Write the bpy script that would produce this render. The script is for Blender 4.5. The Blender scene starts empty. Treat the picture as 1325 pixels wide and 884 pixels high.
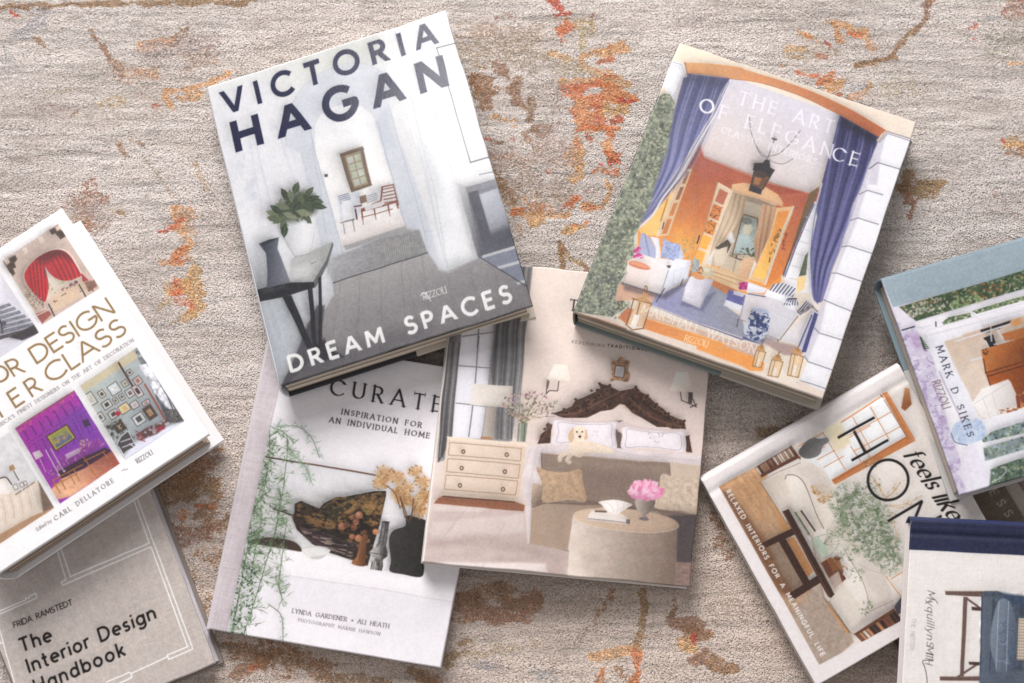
import bpy, math, random
import numpy as np

# ------------------------------------------------------------------ camera, world, lamps
SC = bpy.context.scene
COL = SC.collection
FPX, TILT, HCAM = 1890.0, math.radians(14.0), 1.33      # focal length (photo pixels), tilt from straight down, height (m)
CAM_POS = np.array([0.0, -HCAM * math.tan(TILT), HCAM])
cd = bpy.data.cameras.new('camera')
cd.sensor_width = 36.0
cd.lens = FPX / 1325.0 * 36.0
cd.clip_start, cd.clip_end = 0.05, 50.0
cam = bpy.data.objects.new('camera', cd)
COL.objects.link(cam)
cam.location = CAM_POS
cam.rotation_euler = (TILT, 0, 0)
SC.camera = cam

SC.view_settings.view_transform = 'Standard'
SC.view_settings.look = 'None'
SC.view_settings.exposure = 0.08
SC.view_settings.gamma = 1.0
W = bpy.data.worlds.new('World')
SC.world = W
W.use_nodes = True
W.node_tree.nodes['Background'].inputs['Color'].default_value = (1.0, 0.975, 0.97, 1)
W.node_tree.nodes['Background'].inputs['Strength'].default_value = 0.38


def area(name, loc, target, sx, sy, power, col):
    l = bpy.data.lights.new(name, 'AREA')
    l.shape = 'RECTANGLE'
    l.size, l.size_y = sx, sy
    l.energy = power
    l.color = col
    o = bpy.data.objects.new(name, l)
    COL.objects.link(o)
    o.location = loc
    d = [target[i] - loc[i] for i in range(3)]
    from mathutils import Vector
    o.rotation_euler = Vector(d).to_track_quat('-Z', 'Y').to_euler()
    return o


area('window_light', (-1.05, 3.2, 2.45), (0.0, 0.0, 0.0), 2.2, 1.6, 178.0, (1.0, 0.975, 0.96))
area('upper_window_light', (-0.27, 1.64, 2.3), (-0.05, 0.25, 0.0), 0.82, 0.5, 15.0, (1.0, 0.98, 0.97))


# ------------------------------------------------------------------ photo measurement -> world
FW = np.array([0, math.sin(TILT), -math.cos(TILT)])
UPV = np.array([0, math.cos(TILT), math.sin(TILT)])
RT = np.array([1.0, 0, 0])


def ray(px, py):
    return FW * FPX + RT * (px - 662.5) - UPV * (py - 442.0)


def unp(px, py, z):
    d = ray(px, py)
    return CAM_POS + d * ((z - CAM_POS[2]) / d[2])


def s2l(c):
    c = np.clip(np.asarray(c, dtype=np.float64), 0, 1)
    return np.where(c <= 0.04045, c / 12.92, ((c + 0.055) / 1.055) ** 2.4)


def rgb(*c):
    return np.array(c, dtype=np.float64) / 255.0


# ------------------------------------------------------------------ noise
def upsample(g, h, w):
    gh, gw = g.shape
    y = np.linspace(0, gh - 1.001, h)
    x = np.linspace(0, gw - 1.001, w)
    y0 = y.astype(int); x0 = x.astype(int)
    fy = (y - y0)[:, None]; fx = (x - x0)[None, :]
    fy = fy * fy * (3 - 2 * fy); fx = fx * fx * (3 - 2 * fx)
    a = g[y0][:, x0]; b = g[y0][:, x0 + 1]; c = g[y0 + 1][:, x0]; d = g[y0 + 1][:, x0 + 1]
    return (a * (1 - fx) + b * fx) * (1 - fy) + (c * (1 - fx) + d * fx) * fy


def vnoise(h, w, sx, sy, seed, octaves=3):
    r = np.random.default_rng(seed)
    out = np.zeros((h, w)); amp = 1.0; tot = 0
    for _ in range(octaves):
        gh = max(2, int(h / sy) + 2); gw = max(2, int(w / sx) + 2)
        out += amp * upsample(r.uniform(-1, 1, (gh, gw)), h, w)
        tot += amp; amp *= 0.55
        sx = max(1.0, sx / 2); sy = max(1.0, sy / 2)
    return out / tot


# ------------------------------------------------------------------ printed-cover canvas (coordinates are photo pixels)
def homography(src, dst):
    A = []
    for (x, y), (u, v) in zip(src, dst):
        A.append([x, y, 1, 0, 0, 0, -u * x, -u * y, -u])
        A.append([0, 0, 0, x, y, 1, -v * x, -v * y, -v])
    _, _, vt = np.linalg.svd(np.array(A, dtype=np.float64))
    return vt[-1].reshape(3, 3)


def hap(Hm, p):
    p = np.asarray(p, dtype=np.float64)
    q = np.concatenate([p, np.ones(p.shape[:-1] + (1,))], -1) @ Hm.T
    return q[..., :2] / q[..., 2:]


class Canvas:
    def __init__(self, quad, bg, s=1.35):
        q = np.array(quad, dtype=np.float64)
        wpx = (np.linalg.norm(q[1] - q[0]) + np.linalg.norm(q[2] - q[3])) / 2
        hpx = (np.linalg.norm(q[3] - q[0]) + np.linalg.norm(q[2] - q[1])) / 2
        self.nu, self.nv, self.s = int(wpx * s), int(hpx * s), s
        dst = [(0, 0), (self.nu - 1, 0), (self.nu - 1, self.nv - 1), (0, self.nv - 1)]
        self.H = homography(q, dst)
        self.Hi = np.linalg.inv(self.H)
        uu, vv = np.meshgrid(np.arange(self.nu), np.arange(self.nv))
        self.XY = hap(self.Hi, np.stack([uu, vv], -1))
        self.img = np.empty((self.nv, self.nu, 3)); self.img[:] = bg
        self.clips = []

    def uv(self, u, v):
        return tuple(hap(self.Hi, np.array([u * (self.nu - 1), v * (self.nv - 1)])))

    def win(self, pts, pad):
        pts = np.asarray(pts, dtype=np.float64)
        x0, y0 = pts.min(0) - pad; x1, y1 = pts.max(0) + pad
        c = hap(self.H, np.array([(x0, y0), (x1, y0), (x1, y1), (x0, y1)]))
        a, b = np.floor(c.min(0)).astype(int), np.ceil(c.max(0)).astype(int) + 1
        a = np.maximum(a, 0); b = np.minimum(b, (self.nu, self.nv))
        if b[0] <= a[0] or b[1] <= a[1]:
            return None
        return slice(a[1], b[1]), slice(a[0], b[0])

    def put(self, w, alpha, col):
        for cp in self.clips:
            alpha = alpha * cp[w]
        if callable(col):
            col = col(self.XY[w])
        col = np.asarray(col, dtype=np.float64)
        self.img[w] += (col - self.img[w]) * alpha[..., None]

    @staticmethod
    def sdpoly(P, V):
        d = np.full(P.shape[:-1], 1e18); ins = np.zeros(P.shape[:-1], bool)
        for i in range(len(V)):
            a = V[i]; b = V[i - 1]; e = b - a; w = P - a
            t = np.clip((w @ e) / max(e @ e, 1e-12), 0, 1)
            q = w - t[..., None] * e
            d = np.minimum(d, (q ** 2).sum(-1))
            c1 = (P[..., 1] >= a[1]) != (P[..., 1] >= b[1])
            den = b[1] - a[1]
            if abs(den) > 1e-12:
                ins ^= c1 & (P[..., 0] < (b[0] - a[0]) * (P[..., 1] - a[1]) / den + a[0])
        d = np.sqrt(d)
        return np.where(ins, -d, d)

    def mask(self, pts, f=0.8):
        V = np.array(pts, dtype=np.float64)
        m = np.zeros((self.nv, self.nu))
        w = self.win(V, f + 1)
        if w:
            m[w] = np.clip(0.5 - self.sdpoly(self.XY[w], V) / f, 0, 1)
        return m

    @staticmethod
    def soft(a, k):
        hh, ww = a.shape
        q = max(2, int(k))
        hs, ws2 = hh // q + 1, ww // q + 1
        pad = np.pad(a, ((0, hs * q - hh), (0, ws2 * q - ww)), mode='edge')
        sm = pad.reshape(hs, q, ws2, q).mean((1, 3))
        return upsample(np.pad(sm, ((0, 1), (0, 1)), mode='edge'), hs * q, ws2 * q)[:hh, :ww]

    def organic(self, seed, k=0.5):
        """before lettering: the pictured rooms get the soft halo of shade that surrounds objects in a printed photograph"""
        lum = self.img.mean(-1)
        d = .34 * np.maximum(0, self.soft(lum, 2) - self.soft(lum, 6)) + .42 * np.maximum(0, lum - self.soft(lum, 12)) + .25 * np.maximum(0, lum - self.soft(lum, 26))
        h, w = lum.shape
        t = .012 * vnoise(h, w, 5, 5, seed, 2) + .010 * vnoise(h, w, 26, 26, seed + 1, 2)
        self.img = np.clip(self.img * (1 - np.clip(k * d, 0, .3) + t)[..., None], 0, 1)

    def finish(self, seed, grain=1.0):
        """ink spread and print grain: the plates are half-tone photographs, not flat colour"""
        g = self.img
        p = np.pad(g, ((1, 1), (1, 1), (0, 0)), mode='edge')
        bl = (p[1:-1, :-2] + p[1:-1, 2:] + p[:-2, 1:-1] + p[2:, 1:-1]) * .12 + g * .52
        h, w = g.shape[:2]
        n = .018 * vnoise(h, w, 9, 9, seed, 3) + .026 * vnoise(h, w, 3, 3, seed + 1, 1) + .010 * vnoise(h, w, 44, 44, seed + 2, 2)
        r = np.random.default_rng(seed)
        n = n + .016 * r.normal(0, 1, (h, w))
        # printed photographs: soft tonal roll-off around masses, deeper ink in the darks
        lum0 = bl.mean(-1)
        s1, s2 = self.soft(lum0, 7), self.soft(lum0, 22)
        tone = 1 + .13 * (s1 - s1.mean()) + .16 * (s2 - .68)
        bl = np.clip(bl, 0, 1) ** 1.07 * np.clip(tone, .82, 1.06)[..., None] * .985
        lum = bl.mean(-1, keepdims=True)
        bl = lum + (bl - lum) * (.93 + .10 * vnoise(h, w, 12, 12, seed + 3, 2))[..., None]
        amp = grain * (1.5 - 1.15 * lum)
        self.img = np.clip(bl + n[..., None] * amp * (.35 + lum), 0.02, 1)

    def push(self, pts, f=0.8):
        self.clips.append(self.mask(pts, f))

    def pop(self):
        self.clips.pop()

    def poly(self, pts, col, a=1.0, f=0.8):
        V = np.array(pts, dtype=np.float64)
        w = self.win(V, f + 1)
        if w:
            self.put(w, a * np.clip(0.5 - self.sdpoly(self.XY[w], V) / f, 0, 1), col)

    def grad(self, pts, p0, c0, p1, c1, a=1.0, f=0.8):
        p0 = np.array(p0, float); e = np.array(p1, float) - p0
        c0 = np.asarray(c0); c1 = np.asarray(c1)

        def fn(xy):
            t = np.clip(((xy - p0) @ e) / (e @ e), 0, 1)[..., None]
            return c0 * (1 - t) + c1 * t
        self.poly(pts, fn, a, f)

    def ell(self, cx, cy, rx, ry, col, rot=0.0, a=1.0, f=0.8):
        r = max(rx, ry)
        w = self.win([(cx - r, cy - r), (cx + r, cy + r)], f + 1)
        if not w:
            return
        d = self.XY[w] - (cx, cy)
        c, s = math.cos(math.radians(rot)), math.sin(math.radians(rot))
        x = (d[..., 0] * c + d[..., 1] * s) / rx; y = (-d[..., 0] * s + d[..., 1] * c) / ry
        k = np.sqrt(x * x + y * y) + 1e-9
        sd = (k - 1) * np.minimum(rx, ry)
        self.put(w, a * np.clip(0.5 - sd / f, 0, 1), col)

    def line(self, pts, width, col, a=1.0, f=0.8):
        V = np.array(pts, dtype=np.float64)
        w = self.win(V, width + f + 1)
        if not w:
            return
        P = self.XY[w]; d = np.full(P.shape[:-1], 1e18)
        for i in range(len(V) - 1):
            e = V[i + 1] - V[i]; q = P - V[i]
            t = np.clip((q @ e) / max(e @ e, 1e-12), 0, 1)
            q = q - t[..., None] * e
            d = np.minimum(d, (q ** 2).sum(-1))
        cov = np.clip(0.5 - (np.sqrt(d) - width / 2) / f, 0, 1) * min(1.0, width / 0.5)
        self.put(w, a * cov, col)

    def outline(self, pts, width, col, a=1.0):
        self.line(list(pts) + [pts[0]], width, col, a)

    def tint(self, pts, mul, f=0.8):
        """multiply colours (printed tone of the picture)"""
        V = np.array(pts, dtype=np.float64)
        w = self.win(V, f + 1)
        if w:
            al = np.clip(0.5 - self.sdpoly(self.XY[w], V) / f, 0, 1)
            for cp in self.clips:
                al = al * cp[w]
            self.img[w] *= 1 + (np.asarray(mul) - 1) * al[..., None]

    def noise(self, pts, amp, sx, sy, seed, ang=0.0, col=None, thr=None, f=2.0, octv=3):
        """grain / blotches inside a polygon; ang = direction of the sx axis (degrees, photo)"""
        V = np.array(pts, dtype=np.float64)
        w = self.win(V, f + 1)
        if not w:
            return
        al = np.clip(0.5 - self.sdpoly(self.XY[w], V) / f, 0, 1)
        for cp in self.clips:
            al = al * cp[w]
        c, s = math.cos(math.radians(ang)), math.sin(math.radians(ang))
        P = self.XY[w]
        X = P[..., 0] * c + P[..., 1] * s; Y = -P[..., 0] * s + P[..., 1] * c
        X = X - X.min(); Y = Y - Y.min()
        n = vnoise(int(Y.max()) + 3, int(X.max()) + 3, sx, sy, seed, octv)
        n = n[Y.astype(int), X.astype(int)]
        if col is None:
            self.img[w] *= 1 + (amp * n * al)[..., None]
        else:
            m = np.clip((n - thr) * 6, 0, 1) * amp * al
            self.img[w] += (np.asarray(col) - self.img[w]) * m[..., None]

    def leaves(self, pts, n, size, cols, seed, ang=None, asp=0.45, a=0.9):
        """n small leaf shapes inside a polygon"""
        r = random.Random(seed)
        V = np.array(pts, dtype=np.float64)
        lo, hi = V.min(0), V.max(0)
        C = np.array([(r.uniform(lo[0], hi[0]), r.uniform(lo[1], hi[1])) for _ in range(n * 4)])
        C = C[self.sdpoly(C, V) < 0][:n]
        for c in C:
            th = math.radians(r.uniform(0, 360) if ang is None else r.gauss(ang, 25))
            L = size * r.uniform(0.6, 1.3)
            self.leaf(c, th, L, L * asp, r.choice(cols), a * r.uniform(0.6, 1.0))

    def leaf(self, c, th, L, wd, col, a=1.0):
        u = np.array([math.cos(th), math.sin(th)]); v = np.array([-u[1], u[0]])
        c = np.array(c)
        self.poly([c - u * L / 2, c - u * L * .12 + v * wd / 2, c + u * L * .2 + v * wd * .4, c + u * L / 2,
                   c + u * L * .2 - v * wd * .4, c - u * L * .12 - v * wd / 2], col, a)

    # -------------------------------------------------------------- lettering
    def text(self, txt, p0, p1, up, w=0.12, nib=None, serif=0.0, xs=1.0, slant=0.0, col=(0, 0, 0), a=1.0, track=None, sp=0.42, bold=0.0):
        p0 = np.array(p0, float); up = np.array(up, float)
        p1 = np.array(p1, float)
        hgt = np.linalg.norm(up)
        ex = (p1 - p0) / np.linalg.norm(p1 - p0)
        total = np.linalg.norm(p1 - p0) / hgt
        ws = [sp * xs if ch == ' ' else GLYPH[ch][0] * xs for ch in txt]
        tr = track if track is not None else (total - sum(ws)) / max(1, len(txt) - 1)
        x = 0.0
        for ch, gw in zip(txt, ws):
            if ch != ' ':
                self.glyph(ch, p0 + ex * x * hgt, ex * hgt, up, w, nib, serif, xs, slant, col, a)
            x += gw + tr

    def glyph(self, ch, o, ex, up, w, nib, serif, xs, slant, col, a):
        gw, strokes, clip = GLYPH[ch]
        pad = w + serif + 0.08
        box = [o + ex * xx + up * yy for xx in (-pad + min(0, -0.4 * slant), gw * xs + pad + abs(slant)) for yy in (-0.42, 1.15)]
        wn = self.win(box, 1)
        if not wn:
            return
        P = self.XY[wn] - o
        M = np.linalg.inv(np.array([ex, up]).T)
        G = P @ M.T
        G[..., 0] -= slant * G[..., 1]
        cap = np.linalg.norm(up)
        aa = 0.75 / cap
        best = np.full(G.shape[:-1], 9.0)
        ends = {}
        for st in strokes:
            for e in (st[0], st[-1]):
                k = (round(e[0], 2), round(e[1], 2)); ends[k] = ends.get(k, 0) + 1
        for st in strokes:
            V = np.array(st, float) * (xs, 1)
            n = len(V) - 1
            closed = np.allclose(V[0], V[-1]) and n > 3
            for i in range(n):
                e = V[i + 1] - V[i]; L = np.linalg.norm(e)
                if L < 1e-9:
                    continue
                u = e / L
                wd = w
                if nib is not None:
                    ang = math.atan2(u[1], u[0])
                    wd = w * (nib[1] + (1 - nib[1]) * abs(math.sin(ang - math.radians(nib[0]))))
                q = G - V[i]
                t = q @ u; pr = np.abs(q[..., 0] * u[1] - q[..., 1] * u[0])
                ov = np.maximum(-t, t - L)
                sd = np.where(ov > 0, np.hypot(np.maximum(ov, 0), pr), pr) - wd / 2
                ext = 0.35 * w if (clip and n == 1 and abs(u[0]) > .05 and abs(u[1]) > .05) else 0.0
                if not closed and nib is None:
                    if i == 0:
                        sd = np.where(t < 0, np.maximum(pr - wd / 2, -t - ext), sd)
                    if i == n - 1:
                        sd = np.where(t > L, np.maximum(pr - wd / 2, t - L - ext), sd)
                best = np.minimum(best, sd)
            if serif > 0 and not closed:
                for (pt, nb) in ((V[0], V[1]), (V[-1], V[-2])):
                    k = (round(pt[0] / xs, 2), round(pt[1], 2))
                    if ends[k] > 1:
                        continue
                    dd = nb - pt
                    th = w * (0.30 if nib is None else max(.18, nib[1] * .6))
                    if abs(dd[1]) > 0.3 * abs(dd[0]) and (pt[1] < 0.02 or pt[1] > 0.62):
                        q = G - pt
                        sd = np.maximum(np.abs(q[..., 0]) - serif, np.abs(q[..., 1] - (th / 2 if pt[1] < .3 else -th / 2)) - th / 2)
                    elif abs(dd[1]) <= 0.3 * abs(dd[0]):
                        q = G - pt
                        sd = np.maximum(np.abs(q[..., 1]) - serif * .9, np.abs(q[..., 0]) - th / 2)
                    else:
                        continue
                    best = np.minimum(best, sd)
        al = np.clip(0.5 - best / aa, 0, 1)
        if clip and nib is None:
            al *= np.clip(0.5 + G[..., 1] / aa, 0, 1) * np.clip(0.5 + (1 - G[..., 1]) / aa, 0, 1)
        self.put(wn, a * al, col)


def arc(cx, cy, rx, ry, a0, a1, n=None):
    n = n or max(6, int(abs(a1 - a0) / 15))
    return [(cx + rx * math.cos(math.radians(a0 + (a1 - a0) * i / n)), cy + ry * math.sin(math.radians(a0 + (a1 - a0) * i / n))) for i in range(n + 1)]


# glyph skeletons: width, strokes, clip diagonals at cap and base line
i_ = 0.05   # half stroke inset at top/bottom of bars
GLYPH = {
    'A': (.82, [[(.41, 1), (0, 0)], [(.41, 1), (.82, 0)], [(.15, .33), (.67, .33)]], True),
    'B': (.58, [[(.04, 0), (.04, 1)], [(.04, .95)] + arc(.28, .735, .22, .215, 90, -90) + [(.04, .52)], [(.28, .52)] + arc(.3, .285, .26, .235, 90, -90) + [(.04, .05)]], False),
    'C': (.86, [arc(.5, .5, .46, .46, 42, 318, 22)], False),
    'D': (.78, [[(.04, 0), (.04, 1)], [(.04, .95)] + arc(.3, .5, .44, .45, 90, -90, 14) + [(.04, .05)]], False),
    'E': (.54, [[(.04, 0), (.04, 1)], [(.04, .95), (.54, .95)], [(.04, .52), (.48, .52)], [(.04, .05), (.54, .05)]], False),
    'F': (.52, [[(.04, 0), (.04, 1)], [(.04, .95), (.52, .95)], [(.04, .50), (.46, .50)]], False),
    'G': (.92, [arc(.5, .5, .46, .46, 45, 345, 24) + [(.93, .46), (.56, .46)]], False),
    'H': (.74, [[(.04, 0), (.04, 1)], [(.70, 0), (.70, 1)], [(.04, .51), (.70, .51)]], False),
    'I': (.10, [[(.05, 0), (.05, 1)]], False),
    'J': (.4, [[(.36, 1), (.36, .25)] + arc(.16, .22, .2, .18, 0, -130)], False),
    'K': (.68, [[(.04, 0), (.04, 1)], [(.62, 1), (.06, .40)], [(.22, .58), (.68, 0)]], True),
    'L': (.48, [[(.04, 0), (.04, 1)], [(.04, .05), (.48, .05)]], False),
    'M': (.98, [[(.05, 0), (.09, 1)], [(.09, 1), (.49, .22)], [(.49, .22), (.89, 1)], [(.89, 1), (.93, 0)]], True),
    'N': (.78, [[(.05, 0), (.05, 1)], [(.05, 1), (.73, 0)], [(.73, 0), (.73, 1)]], True),
    'O': (1.0, [arc(.5, .5, .46, .46, 0, 360, 32)], False),
    'P': (.56, [[(.04, 0), (.04, 1)], [(.04, .95)] + arc(.28, .70, .25, .25, 90, -90) + [(.04, .45)]], False),
    'Q': (1.0, [arc(.5, .5, .46, .46, 0, 360, 32), [(.6, .25), (.98, -.1)]], False),
    'R': (.62, [[(.04, 0), (.04, 1)], [(.04, .95)] + arc(.28, .71, .25, .24, 90, -90) + [(.04, .47)], [(.28, .47), (.60, 0)]], True),
    'S': (.58, [arc(.29, .73, .23, .225, 30, 250, 14) + arc(.28, .28, .26, .235, 70, -145, 14)], False),
    'T': (.66, [[(0, .95), (.66, .95)], [(.33, .95), (.33, 0)]], False),
    'U': (.72, [[(.04, 1), (.04, .36)] + arc(.36, .36, .32, .32, 180, 360) + [(.68, 1)]], False),
    'V': (.80, [[(0, 1), (.40, 0)], [(.40, 0), (.80, 1)]], True),
    'W': (1.16, [[(0, 1), (.31, 0)], [(.31, 0), (.58, 1)], [(.58, 1), (.85, 0)], [(.85, 0), (1.16, 1)]], True),
    'X': (.7, [[(0, 1), (.7, 0)], [(0, 0), (.7, 1)]], True),
    'Y': (.7, [[(0, 1), (.35, .45)], [(.7, 1), (.35, .45)], [(.35, .45), (.35, 0)]], True),
    'Z': (.62, [[(0, .95), (.62, .95)], [(.62, .95), (0, .05)], [(0, .05), (.62, .05)]], False),
    'a': (.62, [arc(.31, .33, .27, .29, 0, 360, 20), [(.58, .66), (.58, 0)]], False),
    'b': (.62, [arc(.33, .33, .27, .29, 0, 360, 20), [(.05, 1), (.05, 0)]], False),
    'c': (.52, [arc(.31, .33, .27, .29, 48, 312, 16)], False),
    'd': (.62, [arc(.31, .33, .27, .29, 0, 360, 20), [(.58, 1), (.58, 0)]], False),
    'e': (.60, [[(.05, .34), (.56, .34)] + arc(.31, .33, .27, .29, 0, 305, 18)], False),
    'f': (.40, [arc(.30, .82, .14, .14, 70, 180, 8) + [(.16, 0)], [(0, .62), (.36, .62)]], False),
    'g': (.62, [arc(.31, .33, .27, .29, 0, 360, 20), [(.58, .66), (.58, 0)] + arc(.31, -.05, .27, .22, 0, -150, 10)], False),
    'h': (.58, [[(.05, 1), (.05, 0)], arc(.29, .38, .24, .24, 180, 0, 10) + [(.53, 0)]], False),
    'i': (.10, [[(.05, .66), (.05, 0)], [(.05, .84), (.05, .96)]], False),
    'k': (.54, [[(.05, 1), (.05, 0)], [(.48, .64), (.05, .24)], [(.2, .38), (.52, 0)]], False),
    'l': (.10, [[(.05, 1), (.05, 0)]], False),
    'm': (.92, [[(.05, .66), (.05, 0)], arc(.25, .42, .2, .2, 180, 0, 10) + [(.45, 0)], arc(.66, .42, .21, .2, 180, 0, 10) + [(.87, 0)]], False),
    'n': (.58, [[(.05, .66), (.05, 0)], arc(.29, .38, .24, .24, 180, 0, 10) + [(.53, 0)]], False),
    'o': (.64, [arc(.32, .33, .28, .29, 0, 360, 20)], False),
    'q': (.62, [arc(.31, .33, .27, .29, 0, 360, 20), [(.58, .66), (.58, -.35)]], False),
    'r': (.36, [[(.05, .66), (.05, 0)], arc(.27, .40, .22, .22, 180, 65, 8)], False),
    's': (.46, [arc(.23, .475, .17, .145, 35, 255, 10) + arc(.22, .18, .19, .145, 72, -145, 10)], False),
    't': (.40, [[(.18, .92), (.18, .16)] + arc(.3, .16, .12, .13, 180, 290, 6), [(0, .62), (.38, .62)]], False),
    'u': (.58, [[(.05, .66), (.05, .28)] + arc(.29, .28, .24, .25, 180, 360, 10), [(.53, .66), (.53, 0)]], False),
    'w': (.8, [[(0, .66), (.2, 0)], [(.2, 0), (.4, .62)], [(.4, .62), (.6, 0)], [(.6, 0), (.8, .66)]], False),
    'y': (.56, [[(0, .66), (.28, 0)], [(.56, .66), (.2, -.22), (.02, -.3)]], False),
    'z': (.48, [[(0, .62), (.46, .62)], [(.46, .62), (.02, .04)], [(.02, .04), (.48, .04)]], False),
    '+': (.4, [[(0, .4), (.4, .4)], [(.2, .2), (.2, .6)]], False),
    '&': (.7, [arc(.3, .76, .18, .19, -60, 220, 12) + [(.66, 0)], arc(.3, .26, .26, .24, 140, 380, 12)], False),
    "'": (.1, [[(.05, 1), (.05, .78)]], False),
    '-': (.3, [[(0, .4), (.3, .4)]], False),
}


# ------------------------------------------------------------------ materials
def new_mat(name):
    m = bpy.data.materials.new(name)
    m.use_nodes = True
    nt = m.node_tree
    return m, nt, nt.nodes['Principled BSDF']


def print_mat(name, rough=0.4, bump=0.08, bscale=900.0, spec=0.5, weave=False):
    """ink on paper or cloth: colour from the printed picture (colour attribute), fine surface bump"""
    m, nt, b = new_mat(name)
    at = nt.nodes.new('ShaderNodeAttribute'); at.attribute_name = 'Col'
    nt.links.new(at.outputs['Color'], b.inputs['Base Color'])
    b.inputs['Roughness'].default_value = rough
    b.inputs['Specular IOR Level'].default_value = spec
    tc = nt.nodes.new('ShaderNodeTexCoord')
    nz = nt.nodes.new('ShaderNodeTexNoise')
    nz.inputs['Scale'].default_value = bscale
    nz.inputs['Detail'].default_value = 3.0
    nt.links.new(tc.outputs['Object'], nz.inputs['Vector'])
    h = nz.outputs['Fac']
    if weave:
        hs = []
        for k in (0, 1):
            wv = nt.nodes.new('ShaderNodeTexWave')
            wv.wave_type = 'BANDS'; wv.bands_direction = 'X' if k == 0 else 'Y'
            wv.inputs['Scale'].default_value = 330.0
            wv.inputs['Distortion'].default_value = 3.0
            wv.inputs['Detail'].default_value = 2.0
            wv.inputs['Detail Scale'].default_value = 3.0
            nt.links.new(tc.outputs['Object'], wv.inputs['Vector'])
            hs.append(wv.outputs['Fac'])
        ad = nt.nodes.new('ShaderNodeMath'); ad.operation = 'ADD'
        nt.links.new(hs[0], ad.inputs[0]); nt.links.new(hs[1], ad.inputs[1])
        ad2 = nt.nodes.new('ShaderNodeMath'); ad2.operation = 'ADD'
        nt.links.new(ad.outputs[0], ad2.inputs[0]); nt.links.new(h, ad2.inputs[1])
        h = ad2.outputs[0]
    bp = nt.nodes.new('ShaderNodeBump')
    bp.inputs['Strength'].default_value = bump
    bp.inputs['Distance'].default_value = 0.001
    nt.links.new(h, bp.inputs['Height'])
    nt.links.new(bp.outputs['Normal'], b.inputs['Normal'])
    return m


M_GLOSS = print_mat('gloss_jacket_print', 0.16, 0.05, 500, 0.42)
M_SATIN = print_mat('satin_jacket_print', 0.42, 0.10, 600)
M_MATTE = print_mat('matte_board_print', 0.6, 0.10, 900, 0.35)
M_CLOTH = print_mat('book_cloth', 0.8, 0.35, 700, 0.2, weave=True)
M_PAGE = print_mat('page_edges', 0.75, 0.25, 1500, 0.2)


# ------------------------------------------------------------------ mesh helpers
def mesh_obj(name, verts, faces, cols, mat, parent=None, smooth=None):
    """one mesh object from numpy data; cols are sRGB per vertex"""
    me = bpy.data.meshes.new(name)
    verts = np.asarray(verts, dtype=np.float32)
    me.vertices.add(len(verts)); me.vertices.foreach_set('co', verts.ravel())
    flat = []; starts = []; tot = 0
    arrs = [np.asarray(f) for f in faces]       # list of (n,k) arrays
    idx = np.concatenate([a.ravel() for a in arrs]).astype(np.int32)
    ks = np.concatenate([np.full(len(a), a.shape[1]) for a in arrs]).astype(np.int32)
    st = np.concatenate([[0], np.cumsum(ks)[:-1]]).astype(np.int32)
    me.loops.add(len(idx)); me.loops.foreach_set('vertex_index', idx)
    me.polygons.add(len(ks)); me.polygons.foreach_set('loop_start', st)
    try:
        me.polygons.foreach_set('loop_total', ks)
    except Exception:
        pass
    if smooth is not None:
        me.polygons.foreach_set('use_smooth', np.asarray(smooth, dtype=bool))
    else:
        me.polygons.foreach_set('use_smooth', np.zeros(len(ks), dtype=bool))
    me.update(calc_edges=True)
    ca = me.color_attributes.new('Col', 'FLOAT_COLOR', 'POINT')
    c4 = np.ones((len(verts), 4), dtype=np.float32)
    c4[:, :3] = s2l(np.asarray(cols))
    ca.data.foreach_set('color', c4.ravel())
    me.materials.append(mat)
    o = bpy.data.objects.new(name, me)
    COL.objects.link(o)
    if parent is not None:
        o.parent = parent
    return o


# ------------------------------------------------------------------ the rug (surface everything lies on)
def seg_mask(XY, pts, wd):
    V = np.array(pts, float); d = np.full(XY.shape[:-1], 1e9)
    for i in range(len(V) - 1):
        e = V[i + 1] - V[i]; q = XY - V[i]
        t = np.clip((q @ e) / (e @ e), 0, 1)
        d = np.minimum(d, np.hypot(*np.moveaxis(q - t[..., None] * e, -1, 0)))
    return np.clip(1 - d / wd, 0, 1)


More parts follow.
